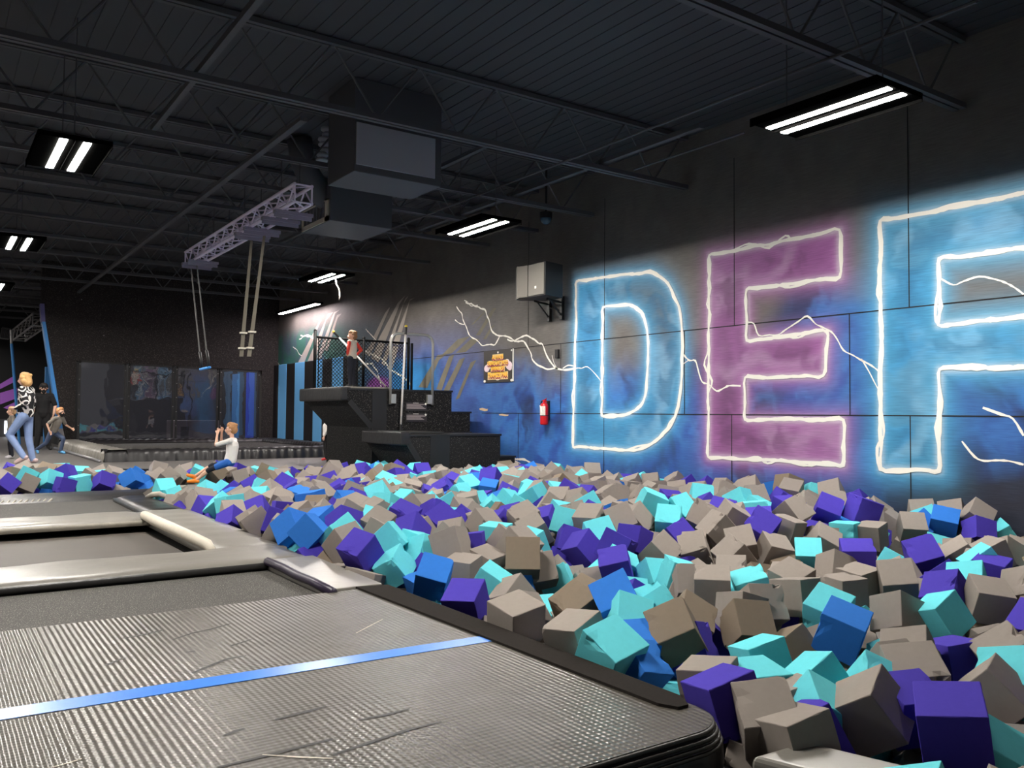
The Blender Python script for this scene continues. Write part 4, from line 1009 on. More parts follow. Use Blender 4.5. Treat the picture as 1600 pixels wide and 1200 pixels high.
def person(label, loc, heading, H, pose=None, absolute=None, hs=1.0, head_yaw=0, skin=SKIN, hair=None, shirt=None, sleeve=.5, sleeve_mat=None, pants=None, pants_len=1.0, shoes=None, mask=None, cap=None, bulk=1.0, socks=None, under=None):
    k = H / 1.7; P = {}
    for n, v in BASE.items(): P[n] = Vector(v) * k
    for n, v in (pose or {}).items(): P[n] = Vector(v) * k
    for n, v in (absolute or {}).items(): P[n] = Vector(v)
    root = thing('person', label, 'person', loc)
    Mx = Matrix.Translation(loc) @ Matrix.Rotation(math.radians(heading), 4, 'Z')
    T = lambda v: Mx @ Vector(v)
    Wd = {n: T(v) for n, v in P.items()}
    kb = k * bulk
    fw = (Mx.to_3x3() @ Vector((0, 1, 0)))
    Rz = Matrix.Rotation(math.radians(head_yaw), 3, 'Z')
    def hd(x, y, z): return T(P['head'] + Rz @ Vector((x, y, z)) * k * hs)
    vox = max(.006, .0075 * k)
    def vball(o, c, r): o.ball(c, r, 12, 8)
    def mid(a, b, t): return Wd[a] + (Wd[b] - Wd[a]) * t
    # ---- body: one continuous surface
    b = MB()
    vball(b, Wd['pelvis'], .125 * kb); vball(b, Wd['waist'], .112 * kb); vball(b, Wd['chest'], .13 * kb)
    b.capsule(Wd['pelvis'], Wd['waist'], .12 * kb, .11 * kb); b.capsule(Wd['waist'], Wd['chest'], .11 * kb, .125 * kb)
    b.capsule(Wd['chest'], Wd['neck'], .12 * kb, .055 * kb); b.capsule(Wd['neck'], Wd['head'], .052 * kb, .052 * kb)
    b.capsule(Wd['shL'], Wd['shR'], .06 * kb, .06 * kb)
    vball(b, hd(0, -.012, .02), .093 * k * hs); vball(b, hd(0, .012, .005), .083 * k * hs); vball(b, hd(0, .035, -.06), .052 * k * hs); b.capsule(hd(0, .03, -.03), hd(0, .045, -.085), .05 * k * hs, .028 * k * hs)
    b.capsule(hd(0, .092, .01), hd(0, .108, -.022), .011 * k * hs, .015 * k * hs)
    for sg in (-1, 1): b.ball(hd(sg * .09, -.005, -.005), (.014 * k * hs, .02 * k * hs, .03 * k * hs), 8, 6); b.ball(hd(sg * .03, .08, -.03), .03 * k * hs, 8, 6)
    b.capsule(hd(-.018, .091, -.058), hd(.018, .091, -.058), .008 * k * hs, .008 * k * hs)
    for s, sg in (('L', -1), ('R', 1)):
        b.capsule(Wd['sh' + s], Wd['el' + s], .048 * kb, .037 * kb); b.capsule(Wd['el' + s], Wd['wr' + s], .038 * kb, .025 * kb)
        d = (Wd['fg' + s] - Wd['wr' + s]).normalized(); fore = (Wd['wr' + s] - Wd['el' + s]).normalized()
        side = d.cross(fw); side = side.normalized() if side.length > .15 else d.orthogonal().normalized()
        pn = d.cross(side).normalized(); pe = Wd['wr' + s] + d * .085 * k
        for q in (-1, 0, 1): b.capsule(Wd['wr' + s] + pn * q * .012 * k, pe + pn * q * .024 * k, .018 * k, .016 * k)
        for q, ln in ((-1.5, .062), (-.5, .074), (.5, .07), (1.5, .054)):
            f0 = pe + pn * q * .0205 * k; f1 = f0 + (d * .6 + side * .12) * ln * k; f2 = f1 + (d * .35 + side * .45) * ln * k * .8
            b.capsule(f0, f1, .0098 * k, .009 * k); b.capsule(f1, f2, .009 * k, .0078 * k)
        t0 = Wd['wr' + s] + d * .03 * k - pn * .022 * k; t1 = t0 + (d * .6 - pn * .75) * .045 * k; t2 = t1 + (d * .85 - pn * .2) * .035 * k
        b.capsule(t0, t1, .014 * k, .011 * k); b.capsule(t1, t2, .011 * k, .009 * k)
        b.capsule(Wd['hip' + s], Wd['kn' + s], .08 * kb, .052 * kb); b.capsule(Wd['kn' + s], mid('kn' + s, 'an' + s, .35), .05 * kb, .054 * kb); b.capsule(mid('kn' + s, 'an' + s, .35), Wd['an' + s], .054 * kb, .035 * kb)
        b.capsule(Wd['an' + s], Wd['toe' + s], .036 * kb, .028 * kb)
    bake_remesh(b, 'body', skin_mat(skin), root, vox, 3)
    for sg in (-1, 1): MB().ball(hd(sg * .034, .084, .008), .012 * k * hs, 8, 6).build('eye', M['eye'], root, smooth=True)
    # ---- clothing
    def cloth(o, name, m, v=1.3): return bake_remesh(o, name, m, root, vox * v, 4)
    if shirt:
        o = MB(); g = 1.14
        o.capsule(Wd['pelvis'] + Vector((0, 0, .03 * k)), Wd['waist'], .128 * kb * g, .118 * kb * g); o.capsule(Wd['waist'], Wd['chest'], .118 * kb * g, .13 * kb * g); o.capsule(Wd['chest'], Wd['neck'] - Vector((0, 0, .03 * k)), .122 * kb * g, .068 * kb)
        o.capsule(Wd['shL'], Wd['shR'], .066 * kb, .066 * kb)
        arms = o if sleeve_mat is None else None
        for s in 'LR':
            a = arms or MB(); e = sleeve
            if e <= .5: a.capsule(Wd['sh' + s], mid('sh' + s, 'el' + s, e * 2), .062 * kb, .056 * kb)
            else: a.capsule(Wd['sh' + s], Wd['el' + s], .062 * kb, .052 * kb); a.capsule(Wd['el' + s], mid('el' + s, 'wr' + s, (e - .5) * 2), .052 * kb, .038 * kb)
            if arms is None: cloth(a, 'sleeve', sleeve_mat)
        cloth(o, 'shirt', shirt)
    if pants:
        o = MB(); o.capsule(Wd['pelvis'], Wd['pelvis'] + Vector((0, 0, .06 * k)), .135 * kb, .125 * kb)
        for s in 'LR':
            o.capsule(Wd['hip' + s], Wd['kn' + s] if pants_len >= .5 else mid('hip' + s, 'kn' + s, pants_len * 2), .096 * kb, .068 * kb if pants_len >= .5 else .08 * kb)
            if pants_len > .5: o.capsule(Wd['kn' + s], mid('kn' + s, 'an' + s, min(1, (pants_len - .5) * 2)), .068 * kb, .056 * kb)
        cloth(o, 'trousers' if pants_len > .6 else 'shorts', pants)
    if under:
        o = MB()
        for s in 'LR':
            o.capsule(Wd['hip' + s], Wd['kn' + s], .086 * kb, .060 * kb)
            o.capsule(Wd['kn' + s], mid('kn' + s, 'an' + s, .12), .060 * kb, .059 * kb)
        cloth(o, 'leggings', under)
    if shoes:
        for s in 'LR':
            o = MB(); d = (Wd['toe' + s] - Wd['an' + s]); o.capsule(Wd['an' + s] - Vector((0, 0, .03 * k)) - d * .25, Wd['toe' + s], .045 * kb, .036 * kb); o.capsule(Wd['an' + s], Wd['toe' + s] + Vector((0, 0, .004)), .046 * kb, .034 * kb)
            cloth(o, 'shoe', shoes)
    if socks:
        for s in 'LR': cloth(MB().capsule(mid('kn' + s, 'an' + s, .55), Wd['an' + s], .05 * kb, .042 * kb), 'sock', socks)
    if hair:
        col, style = hair; o = MB(); q = k * hs
        vball(o, hd(0, -.028, .045), .097 * q); vball(o, hd(0, -.05, -.01), .085 * q); vball(o, hd(0, .01, .075), .074 * q)
        if style == 'bob':
            vball(o, hd(0, -.05, -.05), .09 * q)
            for sg in (-1, 1): vball(o, hd(sg * .07, -.02, -.03), .055 * q); vball(o, hd(sg * .062, .0, .04), .058 * q)
        else:
            for sg in (-1, 1): vball(o, hd(sg * .055, -.02, .04), .055 * q)
        for i in range(10):
            a = i * .63; vball(o, hd(.06 * math.cos(a), -.03 + .07 * math.sin(a), .085), .034 * q)
        bake_remesh(o, 'hair', mat('hair', col, .65, bump=(90, .6, .01), noise=(60, .25)), root, vox, 2)
    if mask:
        o = MB(); o.capsule(hd(0, .04, -.03), hd(0, .05, -.08), .076 * k * hs, .056 * k * hs)
        for sg in (-1, 1): o.capsule(hd(sg * .04, .055, -.03), hd(sg * .092, .0, -.02), .016 * k * hs, .01 * k * hs)
        bake_remesh(o, 'face_mask', mask, root, vox, 2)
    if cap:
        o = MB(); vball(o, hd(0, -.015, .05), .102 * k * hs); o.capsule(hd(-.04, .09, .045), hd(.04, .09, .045), .03 * k * hs, .03 * k * hs)
        bake_remesh(o, 'cap', cap, root, vox, 2)
    return root
_sk = {}
def skin_mat(c):
    if c not in _sk: _sk[c] = mat('skin', c, .5, noise=(8, .06))
    return _sk[c]
M['eye'] = mat('eye', (40, 34, 32), .3)
def pattern(name, a, b, scale):
    m = mat(name, a, .85); nt = m.node_tree; bs = nt.nodes['Principled BSDF']; tc = nt.nodes.new('ShaderNodeTexCoord')
    n = nt.nodes.new('ShaderNodeTexNoise'); n.inputs['Scale'].default_value = scale; n.inputs['Detail'].default_value = 0
    nt.links.new(tc.outputs['Object'], n.inputs['Vector'])
    s = nt.nodes.new('ShaderNodeMath'); s.operation = 'MULTIPLY'; s.inputs[1].default_value = 14; nt.links.new(n.outputs[0], s.inputs[0])
    f = nt.nodes.new('ShaderNodeMath'); f.operation = 'SINE'; nt.links.new(s.outputs[0], f.inputs[0])
    g = nt.nodes.new('ShaderNodeMath'); g.operation = 'GREATER_THAN'; g.inputs[1].default_value = .35; nt.links.new(f.outputs[0], g.inputs[0])
    mx = nt.nodes.new('ShaderNodeMix'); mx.data_type = 'RGBA'; mx.inputs[6].default_value = rgb(*a); mx.inputs[7].default_value = rgb(*b)
    nt.links.new(g.outputs[0], mx.inputs[0]); nt.links.new(mx.outputs[2], bs.inputs['Base Color']); return m
M['jeans'] = mat('faded_jeans', (126, 146, 186), .85, noise=(7, .25)); M['jeans_dark'] = mat('dark_jeans', (70, 84, 112), .85, noise=(9, .35)); M['tee_black'] = mat('black_cotton', (26, 25, 27), .9)
M['tee_grey'] = mat('grey_cotton', (136, 130, 122), .9, noise=(10, .2)); M['tee_white'] = mat('white_cotton', (226, 220, 214), .9, noise=(12, .06)); M['oat'] = mat('oat_cotton', (196, 186, 172), .9)
M['red_cotton'] = mat('red_cotton', (206, 58, 46), .85); M['navy'] = mat('navy_cotton', (28, 30, 42), .9); M['shorts_blue'] = mat('blue_shorts', (34, 96, 180), .8); M['orange'] = mat('orange_shoe', (246, 138, 34), .5); M['rose'] = mat('rose_shoe', (206, 180, 178), .6)
M['blue_shoe'] = mat('blue_shoe', (90, 160, 210), .6); M['red_shoe'] = mat('red_shoe', (206, 54, 60), .5); M['black_shoe'] = mat('black_shoe', (22, 22, 23), .5); M['grey_sock'] = mat('pale_sock', (196, 192, 196), .8)
def flo(u, v, z=FZ): return on_z(u, v, z)
w_ = flo(38, 725.5)
person('blond person in black and white patterned sweatshirt and faded jeans, striding at far left', (w_.x, w_.y, FZ), 58, 1.77,
       pose=dict(elL=(-.23, -.13, 1.14), wrL=(-.13, .12, 1.05), fgL=(-.06, .19, 1.03), knL=(-.09, .24, .55), anL=(-.10, -.04, .14), toeL=(-.11, .10, .04), knR=(.09, -.02, .49), anR=(.10, -.10, .085), head=(0, .04, 1.585)),
       hair=((214, 168, 110), 'bob'), shirt=pattern('squiggle_print', (24, 23, 26), (232, 226, 222), 9), sleeve=.98, pants=M['jeans'], shoes=M['rose'], skin=(226, 180, 164))
s_ = flo(66, 703)
st = person('staff member in black cap, mask and T-shirt standing behind the running child', (s_.x, s_.y, FZ), 172, 1.76,
       pose=dict(elL=(-.27, -.02, 1.14), wrL=(-.24, .12, .93), fgL=(-.22, .16, .84), anL=(-.15, -.02, .085), toeL=(-.19, .12, .03), anR=(.14, -.02, .085), toeR=(.18, .12, .03)),
       hair=((50, 40, 34), 'short'), shirt=M['tee_black'], sleeve=.42, pants=M['tee_black'], shoes=M['black_shoe'], mask=M['tee_black'], cap=M['tee_black'], bulk=1.15)
k_ = flo(84, 709)
person('blond child in grey T-shirt, jeans and black mask lunging beside the leaning wall', (k_.x, k_.y, FZ), -138, 1.25,
       pose=dict(pelvis=(0, -.05, .74), waist=(0, .02, .88), chest=(0, .11, 1.06), neck=(0, .17, 1.22), head=(0, .22, 1.38), shL=(-.16, .16, 1.18), shR=(.16, .15, 1.18), elR=(.25, -.06, .98), wrR=(.24, .02, .76), fgR=(.22, .06, .68),
                 elL=(-.26, .22, .95), wrL=(-.28, .42, .84), fgL=(-.28, .5, .8), hipL=(-.085, -.05, .70), hipR=(.085, -.05, .70), knL=(-.11, .26, .5), anL=(-.12, .16, .085), toeL=(-.13, .31, .03), knR=(.1, -.22, .36), anR=(.1, -.58, .14), toeR=(.11, -.52, .03)),
       hs=1.18, hair=((196, 140, 92), 'short'), shirt=M['tee_grey'], sleeve=.4, pants=M['jeans_dark'], shoes=M['blue_shoe'], mask=M['tee_black'])
b_ = flo(21, 716)
person('fair haired child partly hidden behind the blond person, one bare arm showing', (b_.x - .05, b_.y, FZ), 95, 1.1, pose=dict(elL=(-.25, .02, 1.1), wrL=(-.3, .1, .86), fgL=(-.31, .12, .77)), hs=1.2, hair=((206, 166, 124), 'short'), shirt=M['tee_grey'], sleeve=.35, pants=M['navy'], shoes=M['grey_sock'])
person('child in white T-shirt, blue shorts and orange shoes leaping left over the bolster', (4.06, 13.84, .10), 55, 1.16, hs=1.2, head_yaw=8,
       absolute=dict(pelvis=(0, 0, .36), waist=(0, -.02, .47), chest=(0, -.03, .61), neck=(0, -.02, .73), head=(0, .0, .87), shL=(-.125, -.02, .69), shR=(.125, -.02, .69), elL=(-.14, .19, .62), elR=(.13, .2, .64), wrL=(-.06, .2, .79), wrR=(.06, .17, .82), fgL=(-.03, .19, .87), fgR=(.03, .15, .9),
                     hipL=(-.065, .02, .34), hipR=(.065, .02, .34), knL=(-.08, .31, .22), anL=(-.085, .52, .05), toeL=(-.09, .64, .03), knR=(.075, .32, .28), anR=(.075, .6, .1), toeR=(.08, .72, .12)),
       hair=((176, 128, 84), 'short'), shirt=M['tee_white'], sleeve=.45, pants=M['shorts_blue'], pants_len=.3, under=M['navy'], shoes=M['orange'])
person('boy in grey shirt with red sleeves standing on the upper tower platform, hands on hips', (7.0, 15.75, 1.755), 32, 1.12, hs=1.25, head_yaw=48,
       pose=dict(elR=(.30, -.12, 1.17), wrR=(.16, -.04, 1.0), fgR=(.10, .03, .98), elL=(-.29, -.05, 1.17), wrL=(-.17, .06, 1.0), fgL=(-.11, .1, .98)), hair=((150, 108, 72), 'short'), shirt=M['oat'], sleeve=.92, sleeve_mat=M['red_cotton'], pants=M['navy'], shoes=M['black_shoe'], skin=(226, 170, 140))
person('child with red shoes mostly hidden behind the tower below the upper platform', (7.30, 17.75, FZ), 60, 1.0, hs=1.2, hair=((120, 84, 60), 'short'), shirt=M['tee_white'], sleeve=.9, pants=M['tee_black'], shoes=M['red_shoe'])
# nine whole numbers per cube: place (x, y, z) in 2 mm steps, turn (w, x, y, z) in 1/200, edge in mm, colour number
FOAM = [
1698,900,10,85,51,110,134,252,2,1693,1075,-10,126,36,113,101,244,1,1480,1102,-37,18,22,197,-21,225,1,1481,1679,2,18,-12,192,53,252,0,1499,1198,-25,66,18,94,163,237,1,1488,1302,-17,24,25,196,-17,246,2,
2196,1483,8,66,84,88,145,245,3,1783,1741,5,85,-6,93,155,247,4,2013,973,-6,-23,-21,76,182,233,1,1477,2101,1,16,-7,198,21,253,1,2045,1702,-7,7,41,176,86,236,4,2921,1427,19,54,51,99,157,233,1,
2618,1420,3,16,-42,36,192,231,0,1488,1828,6,196,-8,-31,21,245,1,1954,1126,1,70,29,103,153,243,1,2523,1508,0,95,107,130,52,231,1,1507,2435,-12,46,-62,184,11,241,2,1543,1643,-38,-23,4,188,65,225,3,
1617,2855,-3,-75,-48,-49,172,242,3,1473,3204,62,177,1,84,41,241,2,1754,859,-50,-33,70,175,59,225,0,1927,2701,61,29,52,166,95,265,4,2947,1762,20,40,76,172,57,242,1,1838,1480,-26,195,-22,-22,-34,225,0,
2280,1204,-28,126,107,83,76,225,2,1792,1046,-14,39,21,116,156,230,2,1783,1275,-21,47,24,190,-33,225,0,1583,3118,-2,-59,-57,36,179,235,0,2311,2077,14,12,81,181,24,248,1,3437,1935,43,86,4,84,160,251,2,
1862,2074,19,62,45,180,44,258,3,1772,2177,-12,55,4,189,34,236,4,1491,1448,-125,-69,46,137,-120,243,1,2349,1635,6,45,-19,191,32,238,0,1641,1165,-33,-39,56,181,51,228,0,2474,2997,16,133,40,78,121,241,2,
1827,3075,72,127,-74,135,12,254,1,2902,1555,16,62,119,144,35,239,2,2448,1828,13,100,91,113,94,244,1,2305,1074,4,64,73,175,-3,240,1,1550,1400,-20,9,-43,195,-10,233,1,2259,1823,1,16,37,170,97,239,1,
1438,3670,84,173,-39,-71,-60,248,3,2669,1796,6,18,15,139,142,232,1,1818,1975,-14,-10,56,175,78,233,0,3139,2463,20,44,11,-51,188,238,1,3946,2543,147,116,45,155,-19,258,2,2309,2586,11,75,19,106,151,242,2,
2127,987,-1,59,119,146,31,239,0,4373,2352,74,83,64,76,152,258,3,2867,2679,18,86,8,90,157,240,1,4222,2440,50,26,75,172,66,242,1,3149,2053,44,70,48,110,144,256,2,2107,1593,-76,165,102,-48,12,246,4,
1665,1357,-31,-1,22,198,15,225,0,1435,3880,78,-90,-117,17,134,259,3,2668,2698,21,139,29,111,87,247,1,1951,1846,-10,27,76,76,166,234,4,2629,1982,14,35,4,195,27,242,1,3056,2712,92,58,152,103,53,251,1,
3860,2688,136,-11,-114,119,-113,245,2,2125,1235,-5,55,103,158,36,235,1,4389,2183,50,114,118,108,37,232,2,1495,1223,-154,192,13,31,43,240,1,3228,2604,103,100,143,96,-14,255,2,1796,2930,-10,13,-56,191,10,237,1,
3870,2445,38,-19,-17,-1,198,239,1,2031,2727,-1,29,-38,-96,169,236,1,3554,2670,146,24,-12,177,89,253,1,3031,2076,9,101,116,121,41,227,1,2460,2025,4,37,66,185,13,236,0,3237,2352,9,31,81,171,59,225,0,
2893,1883,3,8,-15,-9,199,228,1,1500,3406,60,110,-29,-150,66,255,1,1654,3307,74,172,16,78,-64,247,0,2904,2489,17,78,35,180,16,238,1,2315,2185,9,171,-23,51,87,228,1,1557,1130,-51,38,54,187,-30,226,2,
3452,2427,36,-27,77,170,66,245,1,2704,2907,46,112,-21,164,16,243,2,1740,2641,-10,-10,-68,180,54,238,0,1745,2503,-31,62,-20,187,-28,225,1,3066,3043,96,137,105,101,-11,242,0,3395,2587,81,152,11,26,-127,246,1,
1849,1158,-19,-22,74,173,63,228,0,3421,1657,23,16,-20,198,15,234,2,2776,3074,111,88,112,0,141,254,1,2670,3177,110,168,-26,98,39,249,1,4500,2250,111,-76,174,36,50,246,1,2522,2822,38,3,168,-98,-46,257,2,
3046,2566,43,4,90,-85,157,247,1,1836,3450,81,-98,-11,-112,133,246,2,1435,4391,41,101,-70,60,-146,262,1,3194,1430,24,94,128,117,35,232,1,3081,3183,169,153,-113,61,-13,252,0,2238,3462,83,46,126,81,124,244,1,
2427,2494,-27,122,74,131,50,225,0,2414,2343,3,118,41,155,-17,234,0,2152,1813,-4,97,107,120,69,235,1,3213,2763,125,-37,186,-47,-44,261,1,3633,1886,32,66,85,169,-7,239,1,1959,3010,-8,5,-32,195,31,235,1,
1848,1743,-46,-41,-23,166,101,225,2,3763,1825,36,41,51,189,-11,240,1,3184,2936,116,81,-38,163,75,260,1,3110,1588,23,44,106,160,35,241,0,2455,3429,99,109,13,-163,-35,260,1,2111,2983,58,115,53,-30,152,254,1,
1759,3188,27,32,192,12,-43,245,0,1435,4843,-5,120,7,102,-123,261,2,1761,1172,-134,120,91,-48,-123,249,0,2626,3292,88,-100,133,-98,53,253,0,2105,3635,87,133,-94,31,112,255,2,1179,7410,52,108,-63,154,-21,259,2,
2414,3288,63,21,155,106,66,248,1,2613,3040,53,159,-57,46,96,259,0,1639,3750,90,154,-26,-112,56,262,2,1390,7460,66,161,90,-76,-14,254,3,1435,3103,-63,-44,-111,-57,150,258,1,2943,3155,93,16,-57,163,99,252,1,
2616,2252,0,25,85,175,40,230,1,1785,3678,90,6,-60,95,166,243,1,2146,2757,-66,33,74,178,-40,252,0,3783,2533,40,-28,-1,2,198,243,0,2832,1236,-10,81,47,173,-36,225,2,3483,1718,38,59,76,174,-24,242,0,
1804,1066,-217,56,150,-53,-108,252,1,1932,3719,112,-47,183,66,12,251,2,1938,1953,-7,69,-34,75,169,235,0,1586,1494,-185,65,50,145,-111,250,1,4437,3347,153,46,-35,190,24,251,1,3003,2914,32,151,46,102,69,249,2,
662,7494,55,107,-90,-56,131,246,1,1674,1798,-36,8,34,192,42,225,3,816,7539,74,53,186,43,-28,252,0,511,7451,50,174,-33,-77,51,254,2,3208,3107,132,61,131,133,-35,256,0,3862,1810,29,-23,56,156,110,229,1,
900,7410,38,-16,159,23,118,242,2,3047,4144,125,-33,-29,47,189,243,0,1474,5661,46,110,49,147,61,260,1,2510,3135,21,156,109,-4,-62,245,2,3349,3828,128,93,57,-113,124,257,1,1018,7453,51,150,-16,129,24,255,0,
2074,7456,90,64,-37,184,-28,252,4,1552,3575,70,166,-56,95,-19,263,0,1909,7426,92,111,-13,45,-160,253,0,4482,3088,160,-71,-27,180,-43,254,1,1429,821,-54,32,110,163,-16,225,0,1652,2974,-66,-77,-113,118,86,244,3,
1436,6481,54,179,-88,-7,12,253,0,4031,3407,108,-12,-23,191,-52,262,0,1479,5523,7,116,49,-17,154,255,2,4376,2645,34,2,-32,189,56,241,1,3905,3599,121,164,47,-77,70,261,0,1436,3618,-48,114,40,-54,150,247,2,
2155,3145,40,69,80,153,-75,251,1,2268,4687,120,167,70,84,13,247,0,1489,1595,-178,-2,55,-18,191,253,1,1613,4938,44,-16,91,-65,165,244,2,4535,2563,89,-72,165,-76,42,251,1,3379,5141,147,170,13,-87,58,260,2,
4226,3455,115,182,-68,8,-49,258,1,4538,2148,25,64,77,173,0,225,0,2282,2704,-91,106,79,41,-144,259,1,2632,3503,65,-34,96,56,163,259,2,2200,3302,50,-6,191,59,6,246,0,1437,4056,35,-46,47,187,24,261,1,
3294,5041,86,149,-33,106,74,244,3,1488,4244,60,123,-107,-51,105,257,2,1987,3179,39,54,40,141,125,248,2,1488,1343,-232,128,48,91,-113,245,1,4544,2395,104,174,-3,-89,41,240,1,1989,4904,115,170,32,56,-83,257,1,
1709,3531,67,67,51,2,181,243,1,2057,1861,-101,90,167,62,15,258,2,2940,4265,79,-26,28,-55,189,261,0,3212,5182,100,79,115,134,-50,256,0,1999,2064,-18,24,10,192,49,225,0,1515,5367,34,-12,73,65,174,245,0,
1531,5204,53,8,-30,197,-19,254,0,1595,3935,86,-97,51,146,83,248,3,1820,5142,73,165,-100,51,-6,245,1,1751,3987,110,-74,-65,-117,129,252,1,1480,4982,30,67,126,118,-75,246,1,2077,3481,39,-16,84,159,-85,250,1,
3141,4031,103,-92,-43,170,-30,261,1,950,7749,106,-82,160,64,-60,246,2,2314,3182,18,124,-117,69,78,244,0,2382,4198,54,185,-56,45,25,253,2,2203,4462,89,-53,37,17,189,248,0,2006,1206,-14,-1,9,190,63,231,1,
3064,5273,72,-60,173,-22,-77,260,2,1671,7438,67,115,-103,9,-127,249,1,1928,4031,104,-100,-5,173,8,242,1,1893,4816,94,129,-144,-46,25,257,3,2269,7412,42,-45,122,125,87,256,1,2567,4189,55,35,-128,-29,147,260,1,
1994,4407,86,167,33,14,-104,262,1,4551,3457,177,-17,151,126,-33,257,4,4189,3686,130,184,-47,54,-30,243,1,1730,1707,-178,-41,144,63,117,243,0,2083,5829,100,153,39,-95,-78,255,2,3501,2119,-39,77,157,-65,73,246,0,
4376,3610,146,106,22,102,134,258,1,4538,5382,141,55,-90,167,33,261,1,1441,6320,9,-44,-30,32,190,259,0,3105,5109,57,133,70,-123,-48,248,0,1657,1243,-48,27,49,190,-24,233,1,2580,1602,-116,56,54,-120,140,260,1,
3674,2792,141,-9,16,158,-121,241,2,2675,1273,-88,120,31,13,-157,255,1,670,7658,99,14,192,-22,-50,260,0,3411,6234,130,127,31,-140,-57,246,2,4177,3053,103,166,92,26,-56,245,1,1772,7529,59,68,169,68,48,252,1,
2752,4172,60,79,64,172,-1,243,0,2976,3554,125,3,-94,167,-57,246,0,1640,6132,52,-79,175,17,-52,244,0,4234,2498,-77,-49,190,35,6,242,1,2694,4334,83,-10,190,-56,27,248,1,2033,6004,121,-74,169,62,-48,262,4,
3178,3897,105,39,-84,133,117,245,1,1625,2263,-32,-34,-19,182,74,225,1,1943,2342,-37,-85,68,146,-82,243,4,4428,4572,115,102,-151,-4,83,246,1,3004,6538,125,102,-153,-9,78,250,2,2921,3835,94,82,16,-118,138,246,1,
1955,5187,80,-20,-35,123,153,259,3,1854,4629,68,102,-2,137,-104,250,4,1638,4337,68,-95,-15,173,-29,253,1,3567,2917,118,-66,-128,-50,129,252,0,4499,4397,132,160,97,2,70,248,1,2370,2632,-4,-33,49,186,46,238,0,
1435,3456,-64,40,72,72,167,254,4,3393,4937,106,43,189,-35,-32,261,1,2737,6221,86,-67,155,-104,26,258,1,1729,8098,90,-90,130,107,59,256,1,4335,2975,108,140,94,106,-17,258,1,2650,6714,95,45,-80,174,35,252,1,
2833,5338,82,121,56,148,-18,249,1,2738,6541,124,90,27,171,-44,261,1,3596,4969,140,74,43,168,-66,240,1,2356,4524,88,-62,110,135,-75,251,0,3568,3143,95,153,-115,-56,18,261,2,1302,7703,80,-38,192,20,-35,254,1,
1894,5963,87,-95,169,39,27,250,2,3451,4066,140,-62,127,-90,-109,260,1,3494,3919,120,122,-38,153,-18,256,1,2000,4558,94,-15,-22,190,56,251,3,2163,4813,119,61,162,-23,97,255,1,2835,5757,102,112,92,135,-26,245,0,
1507,4688,8,-84,-66,162,49,250,1,1918,5616,81,84,45,169,50,246,1,2410,4379,64,-99,70,42,153,257,1,2272,4323,71,46,187,20,49,253,1,2753,3395,96,-79,-20,158,91,244,1,4300,3310,104,156,-106,68,-1,245,2,
3296,4111,136,-38,164,-17,107,252,2,1637,7612,49,-7,150,82,-103,256,1,3132,5674,90,68,100,-75,140,256,1,1700,4735,48,153,3,15,128,262,2,1526,7455,-38,27,146,-84,-104,242,3,3703,3655,98,164,25,-15,111,254,2,
1676,5248,46,22,146,81,108,250,1,4287,4623,110,115,-150,-64,11,247,1,2354,3551,58,122,-144,-64,9,260,2,1788,2372,-88,-6,-3,196,41,246,0,2440,3130,-84,163,-71,-82,-39,249,2,1435,6141,-28,122,-147,6,58,256,1,
1483,6027,9,67,52,181,-14,244,1,4534,3238,134,135,-115,-41,84,262,0,2433,1931,-104,-15,131,-40,145,261,2,1801,3318,31,80,-92,92,130,259,0,3541,3747,113,-10,133,-115,95,244,1,3030,5968,118,-4,136,59,135,256,2,
3289,5698,119,-36,23,-117,157,244,1,2541,4325,85,148,116,-67,4,244,0,4323,2450,48,163,57,84,57,244,3,2191,7545,65,100,137,-82,-68,255,1,4295,4174,87,174,10,-63,75,254,1,4014,4779,123,114,90,-82,111,252,1,
4016,3259,78,111,-59,-121,97,260,0,1817,5510,55,83,-76,164,24,242,0,1435,3313,-66,89,114,-78,114,240,1,4520,2952,104,-100,168,-3,-42,261,2,3214,4705,69,181,58,31,-54,260,2,3092,6134,145,-33,1,196,-21,250,4,
3741,5394,123,123,63,0,-145,241,1,4108,3559,93,-66,-131,131,-36,249,1,4460,2781,79,-48,-42,84,170,257,1,827,7996,110,151,10,-116,-61,242,4,1787,4997,32,74,173,65,18,251,1,3184,3619,75,-56,77,103,143,251,1,
2476,7413,83,38,52,37,186,250,4,3214,1719,-10,-12,-50,180,-70,259,2,575,7790,94,149,89,-74,-68,247,4,2233,2871,-75,52,-79,-36,173,245,1,2844,4479,63,120,-16,-139,78,243,0,2046,2192,-37,91,129,119,31,248,2,
3126,2378,-75,109,27,-154,-61,247,4,2355,4855,113,-37,-123,132,-78,262,1,2815,6686,146,44,157,-103,54,240,1,2937,6171,74,-92,-90,35,149,261,4,3200,4309,125,125,-134,68,44,248,1,4010,3830,88,173,-59,53,60,250,1,
1684,5403,51,113,-43,-86,-134,257,1,4404,5401,112,-51,193,-7,7,259,1,3308,5549,95,-40,186,58,17,242,2,1908,881,-106,176,-15,-93,13,253,1,4555,3590,129,-54,127,99,106,254,3,4112,2239,-21,91,72,139,-85,246,0,
3317,3977,115,51,-55,132,130,241,2,3273,4484,104,137,124,-35,68,245,0,2811,3959,73,-65,-11,103,158,260,0,2426,5930,86,157,25,24,119,258,1,3803,3480,81,-100,85,-53,141,241,2,1966,3365,33,72,74,6,171,255,1,
3790,3783,112,67,31,27,184,249,1,3387,2739,100,153,-48,109,48,246,2,1858,5318,60,37,-15,195,17,249,1,1920,7806,81,-62,-76,162,-64,252,1,3007,3694,81,83,144,106,-34,260,1,2269,3771,43,31,-46,-79,175,250,2,
